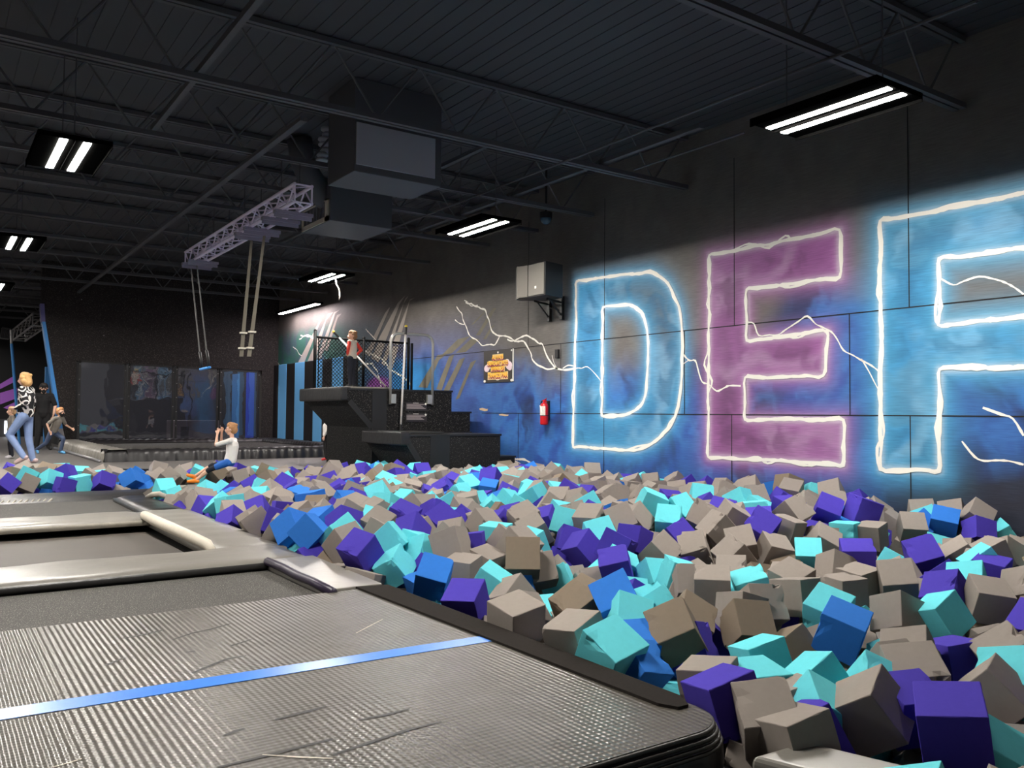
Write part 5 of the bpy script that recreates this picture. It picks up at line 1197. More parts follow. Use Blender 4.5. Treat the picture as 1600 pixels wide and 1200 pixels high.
4455,2498,64,-68,31,52,178,242,0,3896,2014,-5,-86,-62,-116,124,252,1,1913,5783,87,150,126,12,-40,261,0,3807,4767,130,-36,-101,-55,159,251,1,2311,7712,89,143,126,60,10,254,2,2889,5171,43,9,157,-47,115,259,2,
4141,4291,83,26,-64,-4,188,240,1,2555,4019,40,-53,172,16,86,241,1,4439,4236,108,43,191,16,40,262,2,2367,5509,65,149,66,5,-115,262,2,1655,3179,-192,153,69,-54,-93,256,1,4156,4501,90,-11,159,121,-5,254,1,
2787,3546,87,-41,195,-7,-20,244,0,4330,5677,128,27,-50,174,80,249,1,1709,4199,76,-83,-56,53,165,258,1,3146,1858,-20,-96,-104,-16,141,249,1,2646,4650,67,102,53,-141,82,252,1,2934,2738,11,62,-52,183,4,233,1,
1946,3575,40,171,-30,99,-9,254,1,4465,4068,111,128,-88,-21,125,246,2,1837,6151,34,121,-120,103,18,262,2,1667,2834,-168,81,182,-6,-21,250,0,2615,3879,54,186,2,65,-33,254,4,690,8095,114,62,152,-83,-78,247,1,
4348,1954,-30,132,43,19,143,259,1,2467,6936,66,-18,169,96,44,262,1,1076,7863,83,-13,151,-127,-28,260,0,2960,2370,-77,1,189,54,-38,244,4,3055,6302,123,160,-67,-11,98,258,1,2856,6421,109,102,162,-56,11,250,1,
2277,1612,-104,161,19,63,99,240,1,2100,5479,78,45,82,171,-44,244,1,1119,7730,72,20,172,-34,94,244,1,1435,5992,-80,-92,-111,13,138,257,2,2250,1339,-70,111,108,62,111,245,0,1731,3089,-51,114,112,-30,-116,259,2,
3930,4613,107,-19,-32,-130,147,260,1,1472,7583,24,-94,170,1,-46,257,3,1443,3810,-60,109,143,46,-74,247,0,1923,2720,-73,46,-51,-112,151,253,3,1441,6682,18,-81,54,167,50,259,1,3887,5016,144,56,-17,160,105,256,1,
2661,6406,70,171,98,-11,33,244,2,1487,1964,-111,127,-15,153,11,261,1,3625,2558,18,-15,68,187,-15,255,1,2295,2493,-101,71,179,-43,-31,256,0,1954,1105,-215,169,13,-76,73,251,1,3660,4686,123,-61,-113,146,45,250,4,
3719,2689,16,11,-123,157,-4,262,2,2098,4655,87,180,71,43,24,254,2,1844,3876,68,-21,52,188,40,259,0,2459,6463,70,-13,155,-95,83,251,1,3361,4315,113,100,133,71,86,258,0,2594,7055,64,-22,133,136,-57,261,2,
1786,6344,24,-82,27,178,-27,260,0,477,7678,79,87,-107,10,144,257,1,2081,5642,74,56,26,190,-3,243,2,749,7836,94,131,21,-144,40,253,1,2768,5475,66,170,10,99,34,242,0,2241,5932,67,95,143,-88,-54,260,1,
1292,7411,-62,-55,38,168,-86,248,1,2990,1456,-92,-89,39,-96,146,241,4,3327,4797,73,101,-150,-83,-19,244,1,3860,4354,97,133,51,-28,138,255,1,4293,6284,119,-22,129,-41,146,262,4,2330,2242,-75,-64,171,47,66,253,1,
2771,2678,-87,-79,134,64,-108,260,2,2665,5188,55,114,-44,-67,-144,244,1,1699,5617,40,185,-58,-49,0,257,1,3759,4910,118,164,111,21,20,243,1,2559,2387,-46,11,-19,192,52,246,1,3851,5159,105,184,-52,-60,-4,250,1,
1440,5348,-101,63,-40,86,165,250,2,3235,5830,98,-77,125,-110,-80,250,0,1295,8299,44,83,152,93,-36,261,1,2370,7558,39,96,158,-75,13,251,1,1578,2359,-131,-69,150,84,75,246,1,1673,1362,-187,120,63,9,-146,244,1,
4299,4396,87,140,-38,-138,-2,246,1,2874,5611,68,63,116,55,140,256,1,4103,4640,92,135,124,-53,61,261,1,3095,5451,59,143,-117,-68,-34,240,1,2386,3872,37,152,-4,72,-108,262,2,2362,2943,-133,-52,126,-61,133,256,1,
1592,4084,66,44,121,151,-25,256,1,3239,6326,135,85,173,28,-48,257,2,2503,3613,75,38,174,16,-90,253,2,4095,4965,116,-59,179,6,66,243,0,812,7487,-61,194,-7,30,40,251,3,3525,4583,110,66,73,154,81,243,1,
2558,5779,80,116,-17,11,162,257,2,1522,6176,1,103,-118,-123,-19,252,1,3434,5924,117,-80,-12,183,11,241,1,3592,4433,104,56,161,-105,6,253,1,3217,6130,90,-52,45,178,60,251,2,2570,3383,-50,-49,-100,159,-48,244,1,
4153,2652,96,31,-79,153,97,246,1,3283,5339,106,-79,-75,166,27,244,1,3111,3470,90,-96,88,142,56,245,3,4194,4778,111,-78,20,98,155,248,1,2491,4706,89,-14,164,8,114,248,1,3005,3978,64,-15,-23,175,92,250,2,
4237,2663,-42,144,84,-81,75,244,2,3365,4635,101,178,21,23,-86,259,0,3009,3304,96,129,-14,145,47,255,1,4480,3926,117,137,133,27,-54,253,1,4404,6047,106,-52,167,12,-96,262,3,3362,2883,96,44,165,17,-103,254,1,
2648,5656,66,27,-72,-33,182,244,1,2753,6020,58,171,-97,-34,9,262,1,2421,2787,-91,17,-44,192,32,258,0,2155,7707,85,130,48,-113,-90,261,1,3890,5333,112,-84,56,164,-54,247,1,599,8306,96,129,-60,-87,111,241,2,
1758,6018,15,-24,143,-134,32,255,3,4280,6121,105,34,-71,-84,164,262,1,2999,5792,76,171,52,-38,-81,242,1,2196,4965,109,143,59,93,-85,250,2,1570,8130,45,130,-133,71,15,258,3,3436,6417,119,-50,109,137,-83,258,0,
1858,4347,59,-95,130,-117,22,262,2,3170,3319,108,10,-29,-30,195,259,1,2691,4486,63,48,163,-96,-44,246,1,2206,1466,-151,12,68,-106,155,251,1,1897,1024,-84,119,-36,52,-148,250,1,3836,5668,107,34,-130,-63,134,254,0,
3408,5427,102,139,-78,-121,-1,241,3,4156,5512,104,41,-130,8,146,255,1,3672,5113,129,141,131,24,-49,253,1,2415,6082,66,-83,138,51,-107,258,2,4330,3143,92,-90,149,71,69,259,1,1580,6348,19,104,-136,49,-92,256,1,
680,7615,-57,89,174,42,6,253,2,4120,6100,103,143,-49,63,-115,255,1,2941,3067,-30,152,-70,-109,8,253,1,2482,7641,60,-45,-117,-87,129,244,0,3005,4453,56,177,47,-57,-57,248,3,2935,5449,68,77,-108,146,-35,254,1,
3630,5808,101,53,116,-115,-102,249,0,4002,2701,53,-77,165,-11,-82,255,3,2256,5612,70,113,127,-21,-103,259,1,1485,4537,2,-42,195,-4,-16,245,1,3110,3179,14,127,19,-145,-48,256,1,3797,6090,99,57,160,63,85,244,1,
3069,1739,-61,78,-27,150,104,242,1,4477,3751,131,-44,90,134,110,255,1,1734,4476,58,-13,73,180,-46,240,1,4407,4940,74,-70,-25,-104,154,261,1,4284,3979,93,105,-49,-44,157,253,1,2913,6771,125,119,124,-92,-44,241,2,
1876,1222,-161,-8,189,23,61,254,0,3486,4744,103,169,-98,17,37,242,2,2594,6096,57,25,57,-20,189,251,1,636,7952,88,165,-95,57,-20,255,1,1501,684,-48,41,90,116,129,243,1,2377,3707,63,142,130,-51,-13,247,1,
3028,4703,40,158,20,-33,-117,244,2,3545,7196,87,-80,-26,166,74,262,0,4467,5569,113,64,-111,26,151,249,1,1912,7506,-32,-60,121,61,135,248,1,3958,4197,72,-58,4,128,142,257,1,4469,5775,119,128,52,47,137,254,0,
3048,2663,-73,19,82,-83,161,251,1,4539,4944,82,91,21,141,-107,240,2,2917,2220,-56,54,92,-99,138,248,1,4325,5835,92,60,-108,156,22,261,1,2901,3431,78,-39,22,185,60,246,2,2691,7536,49,-96,-43,156,69,244,1,
3762,5935,99,69,140,125,8,261,0,3170,6501,124,-31,65,183,-35,252,0,3207,5980,77,141,-98,-58,85,246,0,2201,5214,67,-39,-23,-111,160,251,2,2825,4978,29,135,-111,42,87,246,1,3147,6866,119,36,136,92,-108,251,0,
1697,3364,-81,-66,-125,140,-20,255,3,3433,5734,88,-88,-118,135,8,245,4,2484,5414,75,123,-155,13,-27,251,2,3609,5678,92,166,-108,23,12,252,2,2519,4487,58,-29,71,90,161,244,0,4232,5967,105,9,-23,-8,198,257,2,
776,8254,84,-56,96,38,162,255,1,1188,7587,45,-89,120,-24,131,252,4,2506,7271,64,150,-4,47,123,245,0,2392,1407,-85,-52,72,49,172,242,1,3211,6668,113,-96,-91,10,149,245,3,3628,3924,89,-21,119,155,-37,255,1,
2449,6748,47,153,-27,88,-90,240,0,2211,1008,-115,-27,-65,163,-93,245,1,3571,6240,107,107,10,141,93,255,1,3753,4526,80,115,-59,-146,43,259,1,3604,5967,101,150,114,-65,-17,248,1,2426,1201,-48,104,-97,138,28,260,1,
2674,1731,-131,89,32,-98,147,256,0,1934,7631,62,53,-63,181,-21,262,2,936,8139,95,132,1,147,32,250,4,1818,1838,-101,77,115,143,10,253,3,2463,2131,-62,-50,-16,-133,140,251,0,609,7740,-35,112,128,-35,100,244,1,
2520,6596,65,11,197,-25,-16,257,4,2486,5641,69,-43,-42,-119,149,242,3,4146,5683,99,179,61,-21,61,253,1,2847,3679,73,3,39,196,-5,258,1,2803,2327,-81,-89,-43,167,50,241,4,1576,2067,-120,-53,-89,171,-2,247,4,
2230,2975,-193,169,63,83,23,248,1,2672,5336,47,131,107,31,-102,252,4,3929,2474,-113,131,93,26,-116,258,1,2653,5033,58,4,-47,193,23,241,1,4540,4784,103,-50,160,94,-55,241,0,3806,3943,80,52,168,-13,94,251,1,
1656,4588,13,-75,-17,-89,162,240,4,2564,4869,59,-63,166,17,-92,251,1,4115,5825,101,112,-112,-112,-49,249,1,4102,3966,84,-39,142,99,92,240,1,4531,6172,110,107,-32,3,-166,258,1,1567,5787,3,79,122,32,134,245,1,
2320,1915,-82,123,-50,123,-85,263,1,3512,3387,92,138,-65,-121,45,254,1,3471,6065,97,-64,140,94,87,255,1,3642,3308,63,114,122,-45,101,261,1,2019,3925,70,145,-92,-70,-76,246,0,3993,5615,91,63,28,180,55,259,0,
2170,7863,80,-4,115,127,-104,257,2,3255,1956,-30,185,-44,-26,56,240,1,1645,1101,-219,85,178,-20,-31,251,1,3563,1767,9,-51,61,132,128,225,1,1587,7769,13,-23,187,-7,-67,257,1,3366,3136,114,115,-44,134,83,259,1,
2120,4314,43,-43,-109,1,162,246,1,1820,2242,-111,156,-121,6,-35,250,1,1658,649,-44,-28,156,-33,-117,261,1,1226,7889,58,104,12,-8,-170,254,0,3718,6237,77,-47,40,-91,167,248,1,1932,6760,-9,-49,186,-31,-47,245,0,
1317,7577,-47,-64,150,-98,61,254,3,2564,1132,-59,121,17,94,-127,259,1,3528,5120,97,-22,-114,57,153,242,0,2567,1857,-96,147,-21,134,12,260,1,4552,2442,-41,61,-130,137,-22,254,1,3967,4457,86,37,164,-106,23,249,3,
1586,1736,-222,48,129,-101,104,240,1,1445,6299,-58,-43,136,-72,-120,262,2,2936,4826,21,-42,-52,169,82,261,1,1880,7991,43,161,97,-36,58,259,1,4116,6299,86,45,52,188,-4,242,2,2679,6882,85,57,-73,159,-78,261,2,
2396,4045,26,-93,-104,131,-57,250,0,1010,8530,64,-73,185,-19,9,258,0,4277,6427,82,40,36,22,191,247,0,1613,6509,3,-83,-113,81,118,244,1,3099,4877,28,33,180,-69,-41,241,1,3759,1583,13,37,43,-84,172,257,4,
2812,2495,-105,35,77,100,151,252,1,4556,4616,83,140,33,-136,28,254,0,3734,2038,-39,-43,161,-6,-110,260,1,4188,3826,86,165,-55,-71,69,262,1,4040,5968,95,146,35,132,6,259,0,4011,5224,83,128,84,-20,-127,257,1,
2349,6239,39,62,27,179,-57,259,1,2803,2070,-50,101,-3,-75,156,249,1,2089,2968,-98,110,-80,45,139,260,4,4490,6324,87,127,-56,73,124,246,2,3064,2814,-40,-35,85,112,138,250,1,2757,4767,28,117,35,95,126,247,3,
4350,4770,68,123,34,-152,-27,250,0,2262,3087,-82,-29,91,52,168,248,1,4551,2275,-36,-87,-54,128,115,245,1,2113,7413,-57,90,152,84,-41,260,2,3016,1317,-39,16,-56,153,-115,242,4,3121,4566,44,105,-19,-73,-152,256,1,
2855,2861,-76,70,144,119,5,242,1,1499,5813,-73,159,-85,41,76,256,4,3927,6054,101,150,-126,39,-5,245,2,3818,2821,78,143,3,-97,-100,261,1,2511,5263,59,62,-27,185,33,258,1,3368,3577,69,-82,-96,-48,147,253,1,
1996,4224,59,154,62,-14,-111,246,1,2691,5807,49,-33,-25,-48,190,241,0,3436,4452,109,138,-36,-133,-46,260,2,3997,2872,47,108,-12,-132,-104,244,1,3965,3112,54,-6,187,69,1,248,0,1474,8281,19,140,-115,71,-47,250,1,
2634,2122,-54,183,-13,73,29,244,1,3486,2277,-36,22,-1,-63,188,258,4,3508,4291,94,-21,-35,194,-28,252,0,2357,5163,73,67,-17,147,117,255,1,3895,6231,85,29,189,-58,12,260,0,4041,2554,-4,158,-106,-19,59,253,0,
4550,2009,-32,120,-8,-55,-150,250,4,3011,1924,-66,78,114,68,128,245,4,1656,7970,16,-23,159,119,-6,258,1,2066,3801,38,24,80,117,139,240,4,3871,3329,41,-32,-89,59,166,251,1,3638,6107,74,-57,18,29,189,250,1,
3014,1598,-80,146,48,-97,-84,246,3,2782,3012,-30,-42,138,40,133,244,0,2292,5071,91,42,132,-21,143,248,1,4007,6430,60,171,1,-103,-8,259,1,2039,7549,-17,159,56,68,-83,246,1,2487,2997,-133,61,-65,134,-119,255,1,
3480,2571,-40,131,-47,-42,137,253,4,2672,1449,-109,-5,107,38,165,254,1,4247,4930,76,71,-86,-21,165,250,1,3031,7390,30,160,-89,-74,-31,255,2,2311,5341,54,-68,-20,74,172,251,1,3959,4011,76,13,197,28,17,257,1,
2625,5503,49,-24,140,101,-98,245,1,2896,5907,72,14,194,7,45,248,1,2530,5102,38,105,-168,28,-9,241,0,3346,7405,56,-58,113,147,48,257,1,634,7479,-104,-77,19,181,30,262,1,2740,1942,-79,-21,71,82,167,261,1,
4047,1951,-17,135,80,-27,-121,245,1,4431,2385,-63,-47,-48,-125,141,262,0,3310,6938,88,169,25,3,-103,257,3,3845,5499,92,24,-122,96,124,262,1,3038,2956,-154,170,21,104,-3,255,1,1558,3051,-183,26,-81,159,-86,262,1,
2221,6759,23,153,-79,-102,12,245,1,2621,3729,71,108,75,-122,89,261,1,4529,5923,107,-18,-17,170,103,247,1,3833,3081,68,-34,-14,118,157,263,0,465,8227,98,-79,65,172,-3,242,0,2083,4070,54,-38,73,-77,165,257,1,
3210,2697,-46,-65,109,-88,127,243,1,759,7730,-20,90,92,137,-68,246,0,3425,7062,34,63,170,16,-83,241,0,1202,8440,26,159,8,107,58,241,1,3888,1111,75,-79,156,24,93,240,1,2868,7377,13,99,119,-58,112,249,0,
4178,3200,63,61,105,-79,138,241,1,2151,6510,48,87,-107,11,145,243,1,-87,7560,17,145,34,41,-127,241,1,3184,7181,58,15,-94,176,-8,249,1,1854,4135,50,-37,-88,-7,176,249,1,3411,794,58,107,-98,-16,136,245,1,
-1140,8044,88,-17,82,181,-18,253,1,-239,8368,37,47,87,-35,171,262,1,4138,4121,61,-34,16,3,196,257,4,-26,7877,8,-2,160,-99,68,262,0,3560,627,63,32,-108,161,-38,245,1,-321,8260,17,178,51,70,-28,245,0,
3636,3457,60,-87,137,116,14,252,1,-697,7931,77,39,153,122,17,240,1,-556,7724,44,141,-137,32,18,254,2,4033,5371,18,136,-48,-85,109,245,0,3048,6684,79,-53,173,57,65,252,0,-995,7775,109,-62,63,56,170,253,1,
3474,948,87,56,53,-116,143,261,1,4110,1074,125,-71,170,-24,-75,255,1,2344,6403,7,179,71,-17,52,258,1,4497,1893,94,101,-76,-115,104,252,1,2241,628,32,-50,169,52,-80,245,0,4143,1248,100,138,23,-57,-131,259,0,
269,7899,45,127,-78,107,79,244,1,3464,6867,71,118,-93,-92,95,247,1,2046,7945,34,101,73,-58,-145,241,1,4397,731,132,121,-154,35,19,249,1,2643,801,74,33,151,111,-60,256,2,4316,1121,136,200,0,5,-5,260,0,
3847,952,73,20,-99,128,-116,261,1,-1448,8241,77,156,58,5,-111,261,1,2426,7115,10,-30,-80,83,161,254,0,3238,866,91,-37,133,143,-20,246,1,2235,4031,-5,42,28,126,147,248,1,3164,722,138,111,-43,76,142,250,2,
3510,1419,137,137,35,121,-74,256,0,1962,6332,-14,144,-100,62,-74,261,2,3954,5785,72,-93,174,-14,-28,252,1,-1451,7530,33,135,-39,-123,-71,247,0,4361,1499,99,158,33,-90,-75,245,1,-973,8478,63,93,152,24,-88,246,2,
3579,1277,77,-17,195,27,28,251,0,3172,7019,61,141,-107,15,92,258,2,4323,5075,69,1,134,148,-10,247,1,3645,931,49,80,106,-82,125,250,1,2571,1020,65,-28,-63,151,-111,250,1,883,8525,11,137,142,-32,-3,251,1,
-1418,7919,52,26,151,101,-79,254,0,2594,7424,-1,-99,152,40,74,247,0,-1446,8388,59,83,-76,99,132,240,1,-679,7540,90,74,70,92,145,262,1,4495,1580,89,105,125,-107,-46,246,1,3456,3249,75,4,141,141,-16,243,1,
3551,4142,102,-92,164,50,-45,253,1,2851,6890,83,165,5,-48,-103,263,1,3461,5267,120,167,-50,45,86,260,0,2418,4997,81,-58,-29,-53,182,244,1,1991,6548,-40,126,-10,-53,-146,248,1,-359,7870,56,-77,164,8,-84,252,1,
1568,6757,-27,-46,-115,149,-49,245,4,70,8316,77,-77,-71,97,140,246,1,3739,1080,60,-94,-89,150,29,250,2,4074,3021,6,119,-80,22,137,251,0,3032,7118,46,111,-41,-113,115,261,1,-798,7744,103,12,-57,184,-52,245,2,
4245,5393,49,5,-77,-101,155,245,2,171,7773,44,-62,140,-78,103,241,2,-1091,7615,52,80,-32,165,74,257,1,4187,1640,58,74,-13,15,185,242,4,4547,1733,72,173,-44,78,-43,241,1,88,7504,24,40,171,-96,6,242,2,
3799,780,54,173,94,-17,-29,263,1,3875,1492,99,96,-83,129,-85,240,4,-1197,8400,78,71,68,166,-53,252,0,4218,858,117,-36,144,-13,-133,255,2,-550,8273,18,111,126,12,108,253,2,3077,995,112,10,168,85,-68,258,1,
3639,757,41,-62,144,92,-84,243,1,479,8498,61,6,178,77,-50,255,4,361,7575,57,-19,184,-14,75,247,1,3321,3316,78,128,121,-47,81,242,1,2703,7274,-8,-20,159,-67,99,248,1,-200,7914,4,112,-5,145,-81,247,2,
2813,782,107,110,144,-82,-23,251,1,-1265,7920,55,149,24,118,57,252,1,4004,1375,98,136,-70,-29,125,255,1,3766,3239,26,153,-87,-71,62,245,1,3200,7333,39,18,-100,-106,136,249,1,3088,1257,61,-61,-46,177,53,247,1,
4059,1618,89,31,-91,-98,146,248,1,2583,7175,-25,-74,182,-9,-37,245,1,2528,6245,-4,73,-131,132,-6,261,1,3275,1097,94,126,-68,63,125,250,4,360,8112,41,139,37,-42,-133,259,0,2066,5070,81,1,141,127,-64,244,2,
3967,626,80,56,-95,-95,137,251,4,3691,3019,62,27,185,-69,16,259,1,3739,1462,151,43,187,-28,-50,257,1,1751,7804,40,120,-84,-111,-78,262,3,4232,1000,147,-57,56,177,48,251,0,-1286,8288,53,-90,-70,81,143,256,2,
-205,8153,8,-41,-30,189,-39,246,0,3516,3595,79,-6,145,-128,-50,245,1,1363,8010,-1,43,-14,194,21,248,1,48,8099,46,-31,144,-66,-118,250,2,-434,8146,33,111,76,-48,141,251,1,1388,8168,24,-46,179,65,41,262,0,
2341,804,21,106,-115,80,95,240,1,317,8505,71,149,-33,129,7,241,1,233,8234,89,-18,16,-96,174,246,1,-614,8091,74,100,169,30,-21,246,1,3350,1252,100,127,-149,40,-14,258,1,-1500,7707,5,101,-138,-100,-28,256,1,
1431,7769,32,149,25,-20,129,262,0,3678,6422,70,-90,95,-25,149,242,1,3383,6610,88,-1,-23,195,-35,262,1,-101,8253,60,102,33,155,-67,240,2,4552,1004,139,189,47,-46,-3,257,0,2069,5319,38,134,-29,122,78,244,1,
4346,1641,69,154,113,-5,59,254,2,2091,627,-3,-33,179,-10,82,242,4,4156,628,41,-86,-90,111,111,246,1,-937,8334,70,19,181,62,55,250,1,-594,7411,97,198,-24,10,8,261,2,-735,8320,21,-76,-26,73,168,248,1,
3530,5514,87,-73,-95,148,62,247,1,4116,5090,71,161,-13,19,117,251,1,-1206,7773,60,105,-120,-60,-105,246,4,-339,7694,58,20,63,66,177,243,0,1944,631,41,-51,13,170,-92,254,1,2307,5793,51,-86,176,-28,-31,246,2,
4376,5213,66,-70,125,63,-124,243,4,3371,7192,51,90,-60,168,-9,243,1,2865,7111,45,161,-38,-113,3,252,1,-804,8513,36,107,101,134,-12,245,1,3712,4144,91,157,-29,-120,9,250,1,4178,1473,67,50,-45,-20,187,253,4,
-305,7450,48,54,105,-49,154,256,2,-933,7537,69,111,-99,106,-81,244,2,-402,8530,22,159,-17,59,105,258,2,3703,1298,137,-68,71,162,-64,256,1,342,7418,55,76,-54,12,176,256,1,-14,8443,56,163,70,-28,-88,247,1,
-232,7644,28,-59,0,182,-57,244,0,2037,806,52,118,-56,-140,-58,243,2,3720,4314,62,126,-111,-79,74,246,2,-1346,7713,20,-22,44,-119,153,260,2,1762,6739,-52,164,-17,59,-97,255,1,3435,1123,91,-1,182,83,-11,253,0,
1002,8305,57,-79,-63,173,-2,254,2,3005,844,95,-40,165,-106,0,252,1,996,7986,72,179,8,67,59,240,0,2837,4637,13,118,-26,108,-117,251,1,210,7615,12,31,193,-41,4,249,1,2613,5932,37,177,76,0,54,258,3,
4538,1149,156,57,59,169,-69,256,0,-801,7410,70,137,-59,-35,129,245,1,4389,922,110,23,32,-39,192,258,2,2312,6606,24,48,31,-99,164,256,1,1196,8056,30,130,94,66,100,258,2,2008,6170,68,-10,121,159,13,256,1,
4225,5204,78,34,182,58,47,241,0,1729,5788,-12,93,80,-37,153,253,1,2715,961,96,63,68,160,-75,247,0,-87,7720,0,136,108,-4,99,261,0,2170,767,-18,86,16,-26,178,262,1,2810,1078,70,85,-90,156,21,252,2,
2229,6142,60,108,77,123,-85,254,4,2196,6309,40,138,25,-85,115,249,1,-116,7413,87,-1,73,-84,166,258,1,4362,3838,84,64,-57,-33,177,258,2,642,8451,51,-8,158,36,-117,259,2,-1328,8497,77,-73,108,-36,148,244,1,
-855,7938,126,-54,-86,125,-119,250,0,-74,8024,-6,156,-28,122,-3,246,1,-1304,7413,66,164,45,14,104,248,2,-421,7531,48,107,97,-2,138,249,1,3257,3450,68,105,-83,130,-73,243,1,1774,6543,-10,146,77,13,113,243,0,
-1254,7532,18,112,-45,-159,-9,259,1,1119,8205,-10,-58,-96,49,158,261,1,-1281,8151,67,111,139,-72,56,255,1,2521,649,47,152,70,109,-10,247,4,2762,3823,37,110,-86,126,-68,253,4,-746,8171,85,97,61,161,33,248,1,
413,7965,91,118,0,141,-79,241,2,4441,1287,149,-48,44,-91,166,241,1,3550,6546,92,53,164,-84,-58,255,0,2877,7232,0,-9,153,-6,-129,246,1,-596,8445,46,14,171,-100,22,248,1,-1090,7881,93,-62,51,26,181,253,3,
3351,6759,68,-79,15,164,-81,258,2,3001,688,103,-70,-83,-24,167,248,2,4211,2913,39,38,-136,137,35,256,1,166,8473,95,-17,146,90,100,262,0,-949,8091,73,-46,82,-6,177,255,1,4537,5208,60,-25,76,131,128,255,1,
97,7933,21,93,-117,29,130,241,1,43,7645,38,-13,-102,-13,171,256,1,2830,626,96,99,-13,100,142,245,1,2059,6700,-56,-12,180,60,62,254,2,3886,1259,73,92,130,98,-70,244,0,790,8398,61,103,-95,84,116,241,1,
3884,2948,60,187,22,35,-57,251,1,1501,7895,22,178,-3,-91,-4,255,1,2489,851,72,49,17,76,178,248,4,4549,1450,115,-69,-8,185,31,260,3,3955,802,64,30,149,53,-119,256,1,3741,625,55,162,21,-7,-116,240,4,
4003,953,101,144,-18,97,-98,253,1,-1113,8518,59,41,-98,167,-27,253,1,4381,1783,86,-74,-81,133,101,255,1,367,8338,67,-33,-47,159,-106,248,0,4565,755,134,-29,197,-1,20,257,1,-1129,8226,119,42,146,-10,-130,256,1,
2975,1148,74,95,-67,100,128,259,1,4508,5085,71,-66,104,-103,119,257,1,-1135,7451,47,42,75,179,22,250,0,4284,2767,83,83,140,44,-108,247,1,2725,7072,-10,-11,-46,-1,194,256,1,3855,6409,39,92,-58,63,156,252,1,
2369,953,53,137,128,-29,64,246,1,-1484,8080,62,61,163,-89,-43,255,1,3616,5298,90,14,-111,165,16,245,1,3587,1132,64,95,172,34,-18,252,1,-496,7916,66,128,149,-20,-29,246,1,4276,1355,98,152,118,-31,45,247,3,
315,7734,52,122,-147,-25,53,257,1,3339,652,103,3,67,-84,169,257,4,1632,5942,-22,-54,145,8,126,246,1,3575,6724,70,112,155,-32,-49,258,1,2999,6959,82,142,25,-110,85,248,1,2651,625,70,27,-14,95,173,244,4,
4113,766,69,-36,-15,21,195,252,1,3711,5529,53,-73,-59,14,176,243,2,-318,8034,5,12,105,165,38,257,1,2184,4174,33,-39,181,-10,74,251,2,3429,3786,10,11,152,-84,98,253,1,3269,3626,-50,-78,-96,-25,155,253,2,
-1283,8043,-40,74,128,-113,-74,254,1,4406,5948,-1,168,2,-63,88,260,1,4102,906,-28,65,-86,-95,139,251,1,3388,4472,-40,101,25,130,-111,256,1,3670,1352,-10,38,-91,90,149,244,1,3748,5200,-2,-50,156,-1,115,259,1,
3285,7001,-56,108,8,-115,-123,242,4,3294,6236,1,107,-168,0,20,253,0,3833,4674,0,113,109,-31,-119,244,2,2214,4611,-14,-45,120,104,-113,262,1,4549,1865,-33,53,21,148,122,245,1,3243,4746,-58,85,141,-41,-106,259,4,
3504,4013,2,2,43,180,75,244,1,4478,5674,-12,112,112,-103,-66,241,1,1576,3681,-52,-61,-78,-100,142,250,1,2385,4909,-27,17,-93,168,53,247,1,3544,2701,-21,-57,45,178,54,246,1,1809,3761,-33,-31,132,-109,-98,244,1,
-800,7608,-27,111,-105,5,129,253,2,3139,921,-18,-28,-90,163,-69,251,2,4386,2895,-45,51,60,143,-116,250,4,3133,2936,-32,74,130,-23,131,241,1,4102,4828,-5,16,-52,151,119,249,1,3531,4957,8,-2,57,191,-17,244,1,
3563,3010,-32,189,-21,-56,-26,249,1,3268,6842,-30,189,25,-26,55,245,1,3095,6592,0,131,71,-134,-4,249,1,-1169,8154,-29,-10,-87,162,79,261,2,3565,6435,-23,146,71,87,78,244,4,1928,5070,-19,26,13,196,25,255,1,
4376,4673,-8,158,-17,49,-111,249,1,4467,3711,-23,-16,-50,189,37,243,1,3449,6700,-29,-52,17,186,-50,253,1,2975,4161,-25,6,175,-45,-85,258,2,3231,4514,-58,-94,34,170,31,258,0,-1008,7947,-27,59,2,189,-26,253,2,
3115,6925,-48,-99,153,-65,50,253,2,-834,8098,-30,163,-63,-18,95,242,0,3014,5179,-41,107,-34,-165,-10,243,2,3441,5342,-14,9,16,196,36,248,3,1718,4857,-48,97,-65,132,95,262,4,2895,3315,-12,173,-57,-52,-64,255,1,
3719,3902,-49,-2,108,101,134,252,0,4058,3712,-1,-66,58,-56,171,251,1,2174,5849,-31,11,101,73,156,259,1,274,8188,-56,66,31,176,-63,254,1,4298,5617,-21,168,-98,44,2,251,1,3927,2791,-35,179,-18,41,76,244,3,
2510,5534,-44,0,189,-39,52,262,0,4543,2860,-13,164,-26,-71,-85,241,1,4239,3048,-54,155,-108,-61,-28,258,2,2720,6627,-18,25,-33,194,25,245,1,1940,4662,-37,165,-50,48,-89,248,4,2999,3877,-58,-64,66,-72,162,260,2,
2894,5676,-43,103,57,30,-159,254,1,2913,797,-23,74,162,10,91,257,1,-454,7979,-60,-15,167,108,-17,255,1,4373,3418,2,-13,75,178,-50,241,0,2511,2210,-43,79,-96,-80,135,242,1,-87,8530,-60,22,95,175,5,260,2,
1828,3550,-54,117,157,-39,1,254,0,4537,3969,-27,180,44,19,72,256,1,2880,5255,-57,-8,4,-46,194,241,4,3879,5596,-45,126,131,48,68,249,1,2793,685,-11,104,5,66,-158,256,1,4296,6052,-23,145,111,55,59,257,0,
3674,4675,-35,-89,1,129,-124,242,1,3539,4569,-43,-55,-34,-125,142,259,0,3257,2854,7,24,152,-108,68,256,3,3348,5194,-22,130,106,76,78,261,0,2938,6658,14,178,52,-59,45,262,1,492,7994,-28,99,-61,162,-16,250,1,
